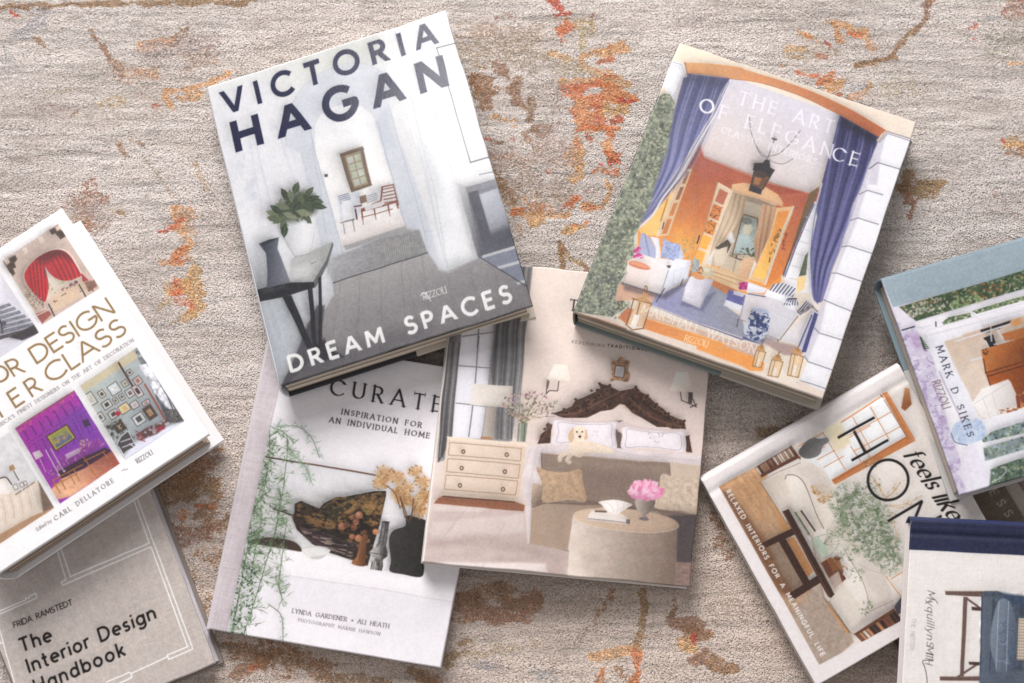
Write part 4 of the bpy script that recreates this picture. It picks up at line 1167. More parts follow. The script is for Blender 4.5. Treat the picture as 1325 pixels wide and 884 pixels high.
    c.leaves(D((210, 625), (270, 625), (280, 660), (215, 660)), 12, 3, [rgb(66, 72, 58), rgb(96, 100, 80)], 14)
    # tied drapes
    ld = D((228, 248), (322, 278), (300, 390), (220, 520), (120, 612), (70, 700), (120, 560), (180, 400))
    c.grad(ld, D((200, 400)), rgb(214, 190, 164), D((290, 330)), rgb(174, 150, 124), f=1)
    for k in range(6):
        c.line(smooth(D((240 + k * 15, 256 + k * 4), (190 + k * 18, 420), (110 + k * 10, 600))), 1.0, rgb(150, 126, 104) if k % 2 else rgb(226, 206, 184), .7, f=1.5)
    rd = D((418, 318), (510, 340), (470, 520), (430, 700), (380, 700), (368, 560), (400, 420))
    c.grad(rd, D((400, 480)), rgb(196, 156, 124), D((470, 520)), rgb(166, 126, 98), f=1)
    for k in range(5):
        c.line(smooth(D((428 + k * 17, 326 + k * 4), (400 + k * 16, 520), (384 + k * 8, 690))), 1.0, rgb(140, 104, 82) if k % 2 else rgb(214, 178, 148), .7, f=1.5)
    c.poly(D((60, 690), (120, 600), (90, 720)), rgb(236, 230, 226), 1)
    c.poly(D((225, 490), (245, 560), (190, 600), (190, 550)), rgb(236, 232, 230)); c.poly(D((120, 600), (200, 545), (225, 580), (200, 640)), rgb(92, 82, 72)); c.poly(D((110, 620), (200, 590), (190, 700), (120, 720)), rgb(222, 206, 186))
    c.line(D((230, 580), (150, 740)), 1.6, rgb(226, 214, 198)); c.line(D((258, 650), (235, 750)), 1.4, rgb(52, 46, 44)); c.line(D((210, 650), (330, 690)), 1.2, rgb(60, 52, 48))
    c.poly(D((150, 730), (200, 640), (280, 680), (260, 780)), rgb(206, 190, 168), .7)
    c.grad(D((290, 680), (345, 655), (372, 680), (380, 720), (330, 810), (250, 780)), D((270, 700)), rgb(226, 190, 156), D((350, 760)), rgb(206, 164, 128), f=1)
    c.poly(D((372, 680), (384, 700), (330, 812), (340, 770)), rgb(236, 226, 220))
    # left open door leaf
    ll = D((140, 180), (238, 236), (110, 560), (60, 730), (-20, 700), (60, 470))
    c.poly(ll, rgb(236, 212, 184))
    for q, cc in ((((150, 222), (205, 250), (172, 328), (118, 300)), (190, 116, 92)), (((110, 316), (168, 342), (140, 428), (82, 402)), (220, 138, 84)), (((78, 418), (134, 440), (106, 522), (46, 496)), (230, 148, 78)), (((40, 508), (100, 536), (66, 612), (2, 590)), (246, 178, 84)), (((0, 606), (60, 628), (32, 706), (-30, 684)), (244, 178, 84))):
        p = D(*q); c.poly(p, rgb(*cc))
        if cc[1] in (138, 148):
            c.leaves(p, 26, 3.2, [rgb(104, 62, 44), rgb(128, 80, 52)], 6)
    c.line(D((22, 520), (6, 570)), 1.6, rgb(60, 44, 40)); c.line(D((136, 182), (56, 470), (-28, 700)), 1.2, rgb(190, 150, 120))
    # right open leaf
    c.poly(D((510, 345), (620, 335), (612, 380), (440, 830), (340, 800), (470, 520)), rgb(232, 190, 140))
    c.grad(D((520, 368), (592, 362), (560, 470), (430, 800), (360, 780), (480, 520)), D((550, 380)), rgb(226, 146, 78), D((420, 760)), rgb(248, 198, 104), f=1)
    c.leaves(D((520, 470), (545, 480), (500, 640), (450, 640)), 40, 3.4, [rgb(122, 82, 48), rgb(150, 104, 60), rgb(98, 66, 44)], 15)
    c.leaves(D((560, 500), (580, 500), (560, 620), (540, 600)), 24, 3.2, [rgb(112, 62, 70), rgb(134, 70, 60)], 16)
    c.line(D((618, 338), (560, 470), (438, 830)), 2.6, rgb(242, 226, 210))
    c.line(D((470, 660), (465, 690)), 1.2, rgb(70, 56, 46))
    for y in (560, 700, 740):
        c.line(D((470 - (y - 520) * .3, y), (530 - (y - 520) * .34, y + 20)), .9, rgb(236, 200, 150), .7)
    # threshold and floor
    c.poly(D((60, 700), (150, 730), (330, 810), (440, 850), (420, 884), (180, 860), (40, 740)), rgb(222, 190, 150), 1, f=1)
    c.line(D((80, 740), (260, 800), (430, 850)), 1.2, rgb(176, 140, 106)); c.line(D((100, 770), (260, 830)), 1.2, rgb(190, 150, 110))
    c.poly(F((20, 90), (100, 60), (260, 130), (300, 170), (190, 160), (90, 110)), rgb(196, 124, 78), 1, f=1)
    # blue grey carpet
    cp = E((540, 140), (640, 140), (830, 60)) + F((120, 110), (200, 160), (190, 230), (290, 300), (320, 420), (450, 440), (420, 470)) + E((1130, 430), (840, 330), (550, 225), (560, 180))
    c.grad(cp, E((1000, 170)), rgb(150, 152, 168), E((700, 250)), rgb(150, 150, 186), f=1.2)
    c.noise(cp, .05, 12, 4, 18, ang=20)
    c.poly(E((550, 232), (1130, 436)) + F((300, 420), (420, 474), (440, 480), (300, 440)) + E((1130, 446)), rgb(92, 94, 140), 1, f=1)
    # terrace floor and orange step
    c.poly(E((340, 90), (500, 120), (580, 160), (540, 240), (440, 190), (320, 200)), rgb(214, 172, 146), 1, f=2)
    c.grad(E((530, 260), (1130, 470)) + F((300, 450), (420, 490), (380, 560), (0, 420)) + E((800, 380), (530, 310)), E((600, 290)), rgb(212, 182, 160), F((350, 510)), rgb(206, 178, 166), f=1.2)
    c.poly(E((340, 300), (400, 240), (440, 250), (400, 350)), rgb(196, 122, 82), 1, f=2)
    c.grad(E((500, 318), (530, 308), (820, 395), (1000, 456)) + F((200, 488), (385, 556), (440, 590), (430, 640), (345, 640), (200, 580), (0, 514)) + E((840, 480), (500, 372)), E((520, 330)), rgb(214, 138, 86), E((900, 450)), rgb(236, 158, 84), f=1.5)
    c.line(E((520, 308), (1000, 458), (1130, 500)), 1.0, rgb(250, 196, 130), .8)
    c.poly([(742, 403)] + E((300, 300), (400, 350), (500, 375), (900, 520), (1130, 610)) + F((350, 640), (560, 715), (640, 720), (660, 700), (826, 775)) + [(1065, 516)], rgb(222, 206, 194), 1, f=2)
    c.poly(E((60, 262), (260, 318), (400, 368), (390, 378), (60, 285)), rgb(176, 142, 120), 1, f=2)
    # white sofa, cushions and pillows on the left
    c.grad(C((400, 580), (500, 545), (800, 600), (780, 690), (610, 800), (370, 725), (395, 650)), C((480, 640)), rgb(228, 214, 208), C((740, 660)), rgb(232, 232, 240), f=1.2)
    c.poly(C((660, 640), (800, 600), (782, 690), (612, 800)), rgb(226, 228, 240), 1, f=1)
    c.line(C((668, 625), (610, 798)), 1.1, rgb(150, 146, 150)); c.line(C((370, 726), (610, 800)), 2.2, rgb(92, 80, 84), .8, f=2)
    c.poly(C((488, 400), (540, 430), (580, 500), (580, 570), (470, 530)), rgb(172, 178, 206)); c.line(C((510, 410), (540, 550)), 1.2, rgb(126, 134, 172)); c.poly(C((545, 425), (600, 440), (612, 560), (580, 570), (580, 500)), rgb(232, 232, 240))
    p = C((628, 432), (660, 460), (735, 480), (722, 590), (612, 560)); c.poly(p, rgb(164, 174, 210)); c.noise(p, .22, 3, 3, 19)
    c.poly(C((735, 480), (760, 560), (722, 590)), rgb(200, 206, 224)); c.poly(C((700, 570), (800, 580), (800, 610), (690, 600)), rgb(228, 230, 240))
    for x, y in ((455, 520), (470, 545), (450, 555), (488, 555), (470, 505)):
        c.ell(*C((x, y)), 3.2, 2.6, rgb(200, 62, 140)); c.ell(*C((x + 6, y + 5)), 1.6, 1.4, rgb(228, 120, 180))
    c.ell(*C((470, 610)), 16, 4.2, rgb(206, 124, 92), rot=17); c.ell(*C((470, 606)), 15, 2.6, rgb(226, 158, 126), rot=17)
    c.leaves(C((750, 440), (830, 440), (800, 560), (760, 560)), 26, 4.5, [rgb(150, 160, 120), rgb(206, 204, 176), rgb(122, 132, 96)], 20, ang=100, asp=.25)
    p = C((820, 560), (856, 580), (850, 650), (800, 660)); c.poly(p, rgb(166, 174, 176)); c.noise(p, .3, 3, 3, 21)
    c.poly(C((650, 612), (678, 612), (672, 630), (655, 628)), rgb(96, 84, 82))
    c.line(C((635, 760), (585, 840)), 1.4, rgb(88, 78, 84)); c.line(C((752, 700), (735, 740)), 1.2, rgb(88, 78, 84))
    c.line(C((398, 650), (404, 584), (500, 550), (666, 636)), 1.3, rgb(244, 240, 240), .9); c.line(C((666, 640), (800, 604)), 1.2, rgb(246, 246, 250), .9); c.line(C((372, 722), (398, 652)), 1.0, rgb(150, 138, 136), .7)
    c.line(C((700, 640), (690, 720)), .8, rgb(196, 200, 214), .8); c.line(C((745, 626), (735, 700)), .8, rgb(196, 200, 214), .8); c.poly(C((372, 728), (610, 802), (780, 694), (800, 650), (812, 700), (640, 830), (380, 770)), rgb(72, 66, 82), .55, f=5)
    # drum side table
    c.grad(C((800, 680), (950, 700), (860, 880), (740, 835), (760, 760)), C((770, 780)), rgb(226, 222, 232), C((930, 780)), rgb(196, 194, 208), f=1.2)
    c.noise(C((800, 700), (940, 710), (860, 870), (750, 830)), .06, 6, 6, 22)
    c.ell(*C((850, 684)), 8, 3.4, rgb(214, 152, 104), rot=12); c.ell(*C((905, 655)), 8.5, 7, rgb(196, 190, 170), rot=10, a=.8); c.ell(*C((900, 640)), 5, 2.6, rgb(226, 214, 190), rot=10); c.line(C((850, 640), (868, 620), (880, 650)), 1.0, rgb(110, 92, 80)); c.line(C((845, 655), (870, 662)), 1.0, rgb(90, 80, 74))
    c.line(C((762, 760), (742, 834), (860, 880)), 1.0, rgb(120, 116, 134), .7, f=1.4); c.poly(C((742, 836), (860, 882), (900, 800), (960, 780), (880, 900), (740, 860)), rgb(84, 86, 120), .5, f=4)
    # blue ottoman and right white sofa
    c.poly(F((205, 125), (325, 165), (300, 230), (190, 190)), rgb(104, 104, 164)); c.poly(F((190, 190), (300, 230), (290, 270), (176, 225)), rgb(226, 226, 236)); c.poly(F((240, 130), (310, 150), (296, 172), (235, 155)), rgb(216, 216, 228))
    for k in range(6):
        c.ell(*F((284 + (k % 3) * 18, 92 + (k // 3) * 22)), 3.0, 2.8, rgb(170, 46, 116) if k % 2 else rgb(196, 74, 140))
    c.poly(F((330, 80), (450, 120), (430, 150), (320, 140)), rgb(232, 230, 238))
    c.grad(F((310, 170), (330, 140), (430, 160), (450, 130), (600, 170), (650, 290), (520, 440), (440, 410), (460, 280), (350, 240), (320, 330), (275, 310)), F((360, 190)), rgb(212, 206, 210), F((560, 300)), rgb(206, 204, 212), f=1.2)
    c.poly(F((450, 125), (520, 140), (600, 180), (580, 215), (440, 165)), rgb(240, 240, 246))
    st = F((490, 90), (560, 80), (635, 120), (610, 190), (460, 130)); c.poly(st, rgb(226, 226, 234))
    c.push(st)
    for k in range(9):
        c.line(F((470 + k * 20, 130 + k * 6), (510 + k * 20, 70 + k * 8)), 1.5, rgb(72, 74, 96))
    c.pop()
    st = F((580, 180), (640, 180), (655, 230), (620, 260), (555, 230)); c.poly(st, rgb(230, 230, 238)); c.push(st)
    for k in range(6):
        c.line(smooth(F((560 + k * 17, 225), (578 + k * 14, 190), (605 + k * 12, 180))), 1.4, rgb(72, 74, 96))
    c.pop()
    st = F((700, 195), (730, 200), (750, 240), (660, 290), (630, 270)); c.poly(st, rgb(214, 210, 214)); c.push(st)
    for k in range(6):
        c.line(F((625 + k * 12, 275 + k * 4), (690 + k * 12, 195 + k * 8)), 1.5, rgb(80, 76, 90))
    c.pop()
    c.grad(F((740, 250), (770, 270), (640, 470), (560, 460), (540, 430)), F((600, 420)), rgb(226, 222, 226), F((740, 280)), rgb(196, 188, 186), f=1)
    c.line(F((650, 292), (530, 445)), 1.2, rgb(120, 110, 114)); c.line(F((660, 270), (735, 232), (772, 268)), 1.4, rgb(110, 100, 104))
    c.line(F((330, 152), (440, 172)), 1.3, rgb(84, 86, 110)); c.line(F((520, 440), (518, 490)), 1.2, rgb(90, 74, 70)); c.line(F((268, 310), (258, 360)), 1.2, rgb(100, 84, 80))
    c.line(F((312, 170), (276, 310), (322, 332)), 1.2, rgb(134, 126, 134), .8); c.line(F((350, 242), (460, 282), (442, 408), (520, 440)), 1.0, rgb(140, 132, 138), .7); c.line(F((450, 160), (600, 214), (650, 290)), 1.2, rgb(246, 245, 248), .9); c.poly(F((320, 332), (300, 400), (440, 470), (520, 446), (440, 412)), rgb(84, 84, 112), .5, f=5)
    # tied curtain tail
    c.poly(F((740, 260), (772, 275), (720, 480), (680, 530), (640, 480)), rgb(206, 204, 222), 1, f=1)
    c.poly(F((752, 270), (775, 285), (700, 520), (670, 520)), rgb(74, 78, 130), 1, f=1); c.line(F((735, 290), (655, 480)), 1.6, rgb(72, 74, 112))
    c.poly(F((770, 215), (820, 200), (800, 235)), rgb(212, 200, 190))
    c.poly(F((440, 440), (540, 460), (640, 480), (670, 540), (560, 540), (440, 470)), rgb(176, 152, 148), 1, f=3)
    # blue and white garden stool
    js = smooth(F((360, 242), (420, 256), (468, 274), (470, 330), (440, 420), (370, 450), (305, 400), (312, 340), (340, 290)), 5, True)
    c.poly(js, rgb(214, 218, 232), 1, f=1)
    c.push(js)
    c.noise(js, 1, 5, 5, 23, col=rgb(62, 76, 120), thr=.02)
    r = random.Random(4)
    for k in range(16):
        p = F((r.uniform(320, 460), r.uniform(280, 430))); a0 = r.uniform(0, 360)
        c.line([(p[0] + 3.6 * math.cos(math.radians(a0 + t)), p[1] + 3.6 * math.sin(math.radians(a0 + t))) for t in range(0, 240, 40)], 1.0, rgb(52, 66, 112))
    c.pop()
    c.ell(*F((415, 258)), 11.5, 2.6, rgb(180, 188, 214), rot=15); c.line(F((345, 285), (400, 290), (470, 310)), 1.2, rgb(72, 84, 128))
    # lanterns standing on the step
    gold, gd = rgb(196, 152, 104), rgb(132, 94, 62)
    lq = E((470, 190), (555, 215), (505, 365), (395, 345))
    c.poly(lq, rgb(214, 176, 138), .75)
    for a in (((440, 185), (395, 345)), ((552, 220), (498, 370)), ((480, 205), (440, 360)), ((390, 345), (430, 380), (500, 370)), ((432, 182), (555, 215))):
        c.line(E(*a), 1.5, gd)
    c.poly(E((440, 180), (500, 170), (560, 210), (490, 200)), gold); c.poly(E((500, 140), (535, 150), (520, 180), (495, 172)), gold); c.line(smooth(E((510, 140), (512, 106), (526, 110), (522, 150))), 1.4, gd)
    c.poly(E((445, 282), (478, 288), (450, 368), (418, 355)), rgb(240, 232, 226))
    for (x, y, w, h, cap) in ((400, 560, 60, 95, 500), (505, 620, 70, 95, 560), (630, 600, 74, 130, 500)):
        q = F((x - w * .5 + 14, y - h * .55), (x + w * .55 + 12, y - h * .4), (x + w * .42 - 8, y + h * .62), (x - w * .62, y + h * .5))
        c.poly(q, rgb(224, 190, 146), .7); c.outline(q, 1.2, rgb(150, 110, 74))
        c.line(quad_in(*q, .3, 0, .3, 1)[::3], 1.0, rgb(164, 124, 88)); c.line(quad_in(*q, .62, 0, .62, 1)[::3], .9, rgb(238, 214, 176))
        c.poly(quad_in(*q, .42, .45, .66, .95), rgb(236, 228, 224))
        t = F((x + 12, y - h * .62))
        c.ell(t[0], t[1], w / 10, 2.6, gold, rot=15); c.ell(t[0] + 1, t[1] - 3, w / 17, 2.2, rgb(178, 132, 84), rot=15); c.line([(t[0] + 1, t[1] - 5), (t[0] + 3, t[1] - 9)], 1.4, gd)
    # hanging lantern with wires
    wire = rgb(122, 112, 116)
    c.line(B((276, 620), (228, 745)), 1.0, rgb(92, 84, 88)); c.ell(*B((275, 620)), 4.0, 2.2, rgb(84, 78, 84), rot=15)
    c.line(smooth(B((128, 496), (138, 580), (168, 660), (200, 705), (232, 724))), .9, wire); c.line(smooth(B((422, 572), (360, 650), (300, 705), (240, 722))), .9, wire); c.line(smooth(B((380, 735), (320, 765), (262, 752), (240, 736))), .8, wire); c.line(smooth(B((170, 672), (196, 715), (226, 730))), .8, wire)
    dk = rgb(66, 60, 66)
    c.poly(B((156, 760), (205, 758), (222, 738), (246, 745), (250, 785), (276, 800), (244, 850), (148, 802)), dk, 1, f=1)
    c.poly(D((368, 125), (470, 150), (432, 225), (350, 205)), rgb(120, 86, 66)); c.poly(D((375, 150), (420, 155), (400, 200), (362, 192)), rgb(176, 122, 82)); c.ell(*D((408, 130)), 9, 4.6, rgb(86, 72, 70), rot=15)
    c.poly(D((345, 195), (422, 225), (412, 262), (332, 235)), dk, 1, f=1); c.line(D((368, 120), (350, 200)), 1.4, dk); c.line(D((470, 150), (424, 228)), 1.4, dk)
    c.organic(311)
    # lettering
    w1 = rgb(232, 229, 236)
    kw = dict(nib=(20, .30), serif=.17)
    c.text('THE ART', A((946, 418)), B((600, 592)), (4.9, -17.0), w=.135, col=w1, a=.8, sp=.5, **kw)
    c.text('OF ELEGAN', A((722, 462)), B((592, 733)), (4.6, -17.5), w=.135, col=w1, a=.82, sp=.5, **kw)
    c.text('CE', B((598, 738)), B((742, 780)), (4.8, -17.6), w=.145, col=rgb(240, 238, 246), **kw)
    c.text('O', A((721, 458)), A((812, 488)), (4.6, -17.5), w=.14, col=rgb(240, 238, 246), nib=(22, .42))
    c.text('CLASSIC INTERIORS', A((848, 586)), B((510, 772)), (2.3, -8.4), w=.14, col=w1, a=.8, sp=.7, **kw)
    c.text('MARSHALL WATSON', E((486, 270)), F((372, 532)), (3.6, -10.5), w=.125, col=rgb(240, 233, 228), a=.72, sp=.55, **kw)
    c.text('RIZZOLI', E((758, 448)), E((905, 484)), (3, -8.0), w=.12, col=rgb(250, 226, 190), a=.9, nib=(30, .45), xs=.8)
    c.line([Q_ART[0], Q_ART[3]], 1.8, rgb(52, 58, 52), .0)
    return c


def art_bed():
    c = Canvas(Q_BED, rgb(226, 213, 206), 1.45)
    P, Q = K(540, 340, 3.397), K(540, 560, 3.397)
    # wall
    c.grad(Q_BED, (720, 360), rgb(228, 214, 206), (860, 620), rgb(219, 203, 197), f=2)
    c.noise(P((480, 0), (1290, 480), (1280, 800), (480, 700)), .02, 60, 60, 2)
    # window, curtain strips on the left
    win = P((160, 100), (480, -60), (470, 300), (400, 800), (90, 900), (130, 400))
    c.poly([Q_BED[0], (682, 345)] + P((480, 60), (440, 600), (410, 790), (85, 884), (100, 700), (128, 380)), rgb(150, 148, 150), 1, f=2)
    c.poly(P((205, -20), (345, -20), (330, 320), (280, 780), (152, 775), (180, 400)), rgb(226, 226, 234), 1, f=1)
    for a in (((268, 330), (258, 470), (225, 770)), ((275, 100), (262, 380))):
        c.line(P(*a), 1.6, rgb(122, 120, 126))
    for a in (((182, 460), (325, 470)), ((168, 625), (310, 640)), ((196, 330), (335, 310))):
        c.line(P(*a), 1.4, rgb(128, 126, 132))
    # dark left drape, right drape with folds
    c.grad([Q_BED[0]] + P((205, -20), (190, 360), (165, 600), (150, 780), (92, 884), (88, 884), (105, 640), (128, 360)), P((110, 500)), rgb(86, 84, 88), P((180, 500)), rgb(140, 138, 140), f=1)
    for k in range(4):
        c.line(P((146 + k * 13, 360), (124 + k * 12, 600), (96 + k * 14, 860)), 1.4, rgb(74, 72, 76) if k % 2 else rgb(164, 162, 164), .8, f=1.6)
    c.grad([(655, 345), (688, 345)] + P((478, 270), (440, 600), (410, 790), (330, 780), (322, 470), (338, 310)), P((330, 400)), rgb(110, 110, 114), P((470, 420)), rgb(140, 138, 138), f=1)
    for k in range(9):
        x = 346 + k * 15
        c.line([(655 + k * 3.6, 346)] + P((x, 300), (x - 10, 470), (x - 22, 620), (x - 26, 780)), 1.7, (rgb(74, 74, 80), rgb(176, 174, 176), rgb(98, 98, 104))[k % 3], .75, f=1.6)
    # gilt mirror
    gm = smooth(P((893, 418), (910, 432), (933, 440), (925, 470), (935, 500), (925, 530), (893, 524), (865, 522), (843, 526), (852, 490), (848, 440), (872, 436)), 4, True)
    c.poly(gm, rgb(168, 134, 108), 1, f=1); c.noise(gm, .45, 4, 4, 3)
    mq = P((868, 458), (912, 462), (905, 512), (862, 506)); c.poly(mq, rgb(196, 190, 188)); c.outline(mq, 1.2, rgb(96, 72, 58)); c.poly(P((876, 470), (895, 472), (890, 508), (870, 500)), rgb(172, 168, 168), .8)
    # wall lamps
    for sh, arm in ((((596, 452), (652, 456), (668, 528), (562, 518)), ((566, 522), (562, 585), (575, 570), (612, 572), (616, 530))), (((1135, 490), (1190, 490), (1212, 576), (1105, 568)), ((1155, 575), (1160, 610), (1190, 622), (1228, 640), (1210, 600), (1208, 576)))):
        c.grad(P(*sh), P(sh[0]), rgb(244, 238, 232), P(sh[2]), rgb(236, 224, 212), f=1.2)
        c.line(P(*arm), 1.3, rgb(88, 74, 70))
    c.poly(P((1192, 574), (1212, 576), (1208, 625), (1190, 622)), rgb(96, 84, 82)); c.line(P((572, 530), (566, 560)), 2.2, rgb(120, 98, 84)); c.line(P((1200, 642), (1230, 628)), 1.4, rgb(88, 74, 70))
    # carved headboard
    wood = rgb(82, 58, 50)
    hb = P((522, 804), (540, 760), (566, 740), (560, 720), (590, 690), (596, 668), (640, 655), (672, 640), (690, 612), (722, 600), (780, 572), (778, 560), (800, 558), (790, 534), (840, 545), (885, 568), (940, 560), (962, 552), (980, 575), (1008, 590), (1030, 612), (1048, 630), (1080, 650), (1100, 672), (1140, 690), (1172, 700), (1180, 740), (1196, 780), (1206, 842), (1180, 840), (1160, 760), (1100, 730), (1050, 730), (985, 690), (940, 668), (905, 630), (885, 625), (850, 650), (800, 660), (740, 690), (690, 694), (640, 690), (600, 684), (585, 740), (580, 800))
    c.poly(hb, wood, 1, f=1)
    c.push(hb)
    c.noise(hb, .35, 7, 4, 5)
    for a, w, col in ((((620, 676), (700, 668), (770, 630), (850, 590), (880, 575)), 2.4, (120, 84, 68)), (((640, 668), (720, 640), (800, 575)), 1.6, (54, 36, 32)), (((700, 690), (780, 660), (850, 620)), 1.8, (56, 38, 34)), (((925, 600), (990, 660), (1060, 700), (1170, 730)), 2.4, (124, 88, 70)), (((950, 570), (1010, 640), (1080, 680), (1160, 712)), 1.6, (54, 36, 32)), (((940, 640), (1000, 690), (1060, 716)), 1.6, (58, 40, 36)), (((540, 790), (570, 740), (590, 690)), 2, (112, 80, 66))):
        c.line(smooth(P(*a)), w, rgb(*col), .8, f=1.4)
    r = random.Random(3)
    for k in range(46):
        x = r.uniform(600, 1180); y = 560 + abs(x - 880) * .42 + r.uniform(-4, 70)
        c.leaf(P((x, y)), r.uniform(0, 3.1), r.uniform(5, 9), 2.4, rgb(128, 92, 72) if k % 3 else rgb(46, 32, 30), .7)
    c.pop()
    for k, (x, y) in enumerate(((600, 690), (650, 668), (700, 645), (745, 618), (790, 588), (830, 566), (962, 566), (1000, 600), (1040, 640), (1085, 668), (1130, 700), (1165, 730))):
        p = P((x, y)); a0 = 200 if x < 900 else -20
        c.line([(p[0] + 3.4 * math.cos(math.radians(a0 + t)), p[1] + 3.0 * math.sin(math.radians(a0 + t))) for t in range(0, 300, 40)], 1.0, rgb(134, 98, 78), .85)
        c.ell(p[0] + .5, p[1] + .5, 1.2, 1.1, rgb(44, 28, 26), a=.8)
    for x, y in ((540, 770), (556, 738), (590, 672), (640, 652), (690, 608), (760, 568), (796, 536), (842, 542), (958, 552), (1008, 590), (1048, 628), (1100, 668), (1172, 702), (1190, 770)):
        c.ell(*P((x, y)), 2.0, 1.7, rgb(70, 46, 40)); c.ell(*P((x - 2, y - 2)), .8, .7, rgb(140, 106, 86), a=.8)
    c.line(P((850, 650), (885, 625), (905, 630), (940, 668)), 1.2, rgb(150, 114, 92), .7)
    c.poly(P((740, 690), (850, 655), (888, 630), (940, 672), (1050, 735), (1160, 765), (1160, 800), (590, 790), (600, 690)), rgb(216, 202, 196), 1, f=1.2)
    c.poly(P((866, 700), (896, 700), (900, 830), (870, 830)), rgb(112, 94, 90), 1, f=3)
    # pillows
    def pillow(pts, seed, mono):
        p = smooth(P(*pts), 4, True)
        c.poly(p, rgb(230, 224, 230), 1, f=1)
        c.noise(p, .045, 14, 10, seed)
        q = [np.array(a) for a in p]; m = sum(q) / len(q)
        c.outline([tuple(m + (a - m) * .86) for a in q], .7, rgb(150, 140, 150), .8)
        c.leaves(P(*mono), 16, 3, [rgb(184, 178, 190), rgb(200, 194, 204)], seed, asp=.3)
    c.poly(smooth(P((585, 672), (640, 690), (760, 706), (868, 700), (875, 740), (590, 720)), 4, True), rgb(204, 190, 190), 1, f=1.4)
    c.poly(smooth(P((890, 704), (960, 722), (1060, 736), (1180, 740), (1178, 770), (900, 760)), 4, True), rgb(206, 192, 192), 1, f=1.4)
    pillow(((600, 700), (700, 712), (820, 712), (868, 710), (866, 760), (872, 826), (800, 815), (680, 800), (590, 802), (598, 750)), 6, ((740, 740), (800, 740), (800, 780), (740, 780)))
    pillow(((902, 730), (980, 742), (1080, 752), (1160, 752), (1178, 778), (1170, 838), (1080, 830), (970, 820), (896, 824), (898, 770)), 7, ((1020, 760), (1080, 760), (1080, 800), (1020, 800)))
    c.leaves(P((1010, 755), (1085, 755), (1080, 800), (1020, 800)), 12, 5, [rgb(150, 146, 166), rgb(170, 166, 184)], 44, asp=.2)
    # coverlet
    cov = Q((480, 70), (560, 58), (660, 56), (760, 60), (900, 78), (1100, 96), (1250, 108), (1254, 150), (1100, 148), (860, 130), (550, 100), (545, 160), (520, 230), (500, 300), (478, 490), (468, 470), (480, 300), (468, 300), (460, 200), (425, 200), (440, 150))
    c.poly(cov, rgb(222, 212, 214), 1, f=1.4); c.noise(cov, .06, 16, 8, 8)
    for a in (((490, 80), (470, 150), (450, 190)), ((520, 80), (505, 160), (480, 290)), ((545, 80), (530, 150)), ((860, 90), (1000, 110), (1240, 130))):
        c.line(smooth(Q(*a)), 2, rgb(198, 186, 190), .6, f=2.5)
    c.poly(Q((486, 300), (515, 190), (540, 150), (550, 160), (505, 330), (484, 500), (470, 495)), rgb(228, 218, 220), 1, f=1.5)
    # settee
    st0, st1 = rgb(150, 130, 118), rgb(134, 116, 107)
    c.grad(Q((540, 98), (700, 112), (900, 128), (1105, 140), (1250, 160), (1240, 360), (1020, 345), (740, 312), (552, 300), (540, 200)), Q((600, 120)), st0, Q((1100, 300)), st1, f=1.2)
    c.line(Q((540, 98), (700, 112), (1105, 142)), 1.6, rgb(160, 140, 126), .8)
    c.grad(smooth(Q((502, 240), (515, 228), (540, 238), (552, 268), (550, 310), (530, 335), (500, 330)), 4, True), Q((505, 260)), rgb(170, 146, 128), Q((548, 300)), rgb(128, 108, 96), f=1)
    c.grad(Q((500, 325), (552, 310), (760, 312), (1020, 342), (1232, 365), (1226, 420), (1100, 380), (680, 400), (660, 515), (484, 508)), Q((560, 400)), rgb(178, 156, 138), Q((1100, 360)), rgb(130, 112, 104), f=1.2)
    c.line(Q((500, 332), (552, 316), (800, 320), (1230, 366)), 1.2, rgb(112, 94, 84), .6)
    c.poly(Q((1100, 370), (1232, 366), (1214, 575), (1135, 570), (1140, 400)), rgb(92, 82, 84), 1, f=2)
    c.poly(Q((484, 508), (664, 516), (664, 526), (560, 520)), rgb(104, 88, 82), .8, f=2)
    c.line(Q((540, 100), (542, 160), (552, 300)), 1.2, rgb(104, 88, 80), .7, f=1.5); c.line(Q((552, 268), (556, 318), (500, 332)), 1.1, rgb(104, 88, 80), .7, f=1.5)
    c.poly(Q((552, 296), (760, 306), (1020, 338), (1020, 352), (760, 322), (552, 316)), rgb(92, 76, 70), .5, f=4)
    c.line(Q((484, 508), (500, 332)), .9, rgb(202, 184, 168), .8)
    c.grad(smooth(Q((500, 245), (516, 228), (540, 236), (554, 262), (552, 300), (540, 318), (505, 330)), 4, True), Q((500, 260)), rgb(196, 174, 156), Q((556, 300)), rgb(120, 100, 90), f=1.4); c.line(smooth(Q((502, 244), (516, 230), (540, 236))), 1.4, rgb(208, 188, 172), .9)
    c.poly(Q((600, 102), (900, 130), (1100, 146), (1100, 200), (900, 180), (620, 150)), rgb(168, 148, 135), .55, f=12)
    # cushions on it
    def fur(pts, seed, col):
        p = smooth(Q(*pts), 4, True)
        c.poly(p, col, 1, f=1); c.push(p); c.noise(p, .16, 4, 4, seed)
        c.leaves(p, 130, 4, [col * 1.14, col * .84, col * 1.05], seed, asp=.35, a=.6); c.pop()
    c.poly(Q((1106, 138), (1250, 150), (1240, 230), (1110, 200)), rgb(202, 184, 168), 1, f=1)
    fur(((518, 158), (560, 172), (640, 180), (712, 168), (720, 220), (738, 305), (660, 302), (550, 312), (548, 240)), 9, rgb(190, 162, 134))
    fur(((1066, 192), (1120, 200), (1190, 212), (1246, 206), (1240, 280), (1232, 356), (1160, 350), (1040, 335), (1056, 270)), 10, rgb(202, 184, 166))
    # chest of drawers, table lamp
    cm = Q((130, 28), (476, 58), (470, 110), (440, 318), (425, 305), (110, 280), (96, 292), (110, 180))
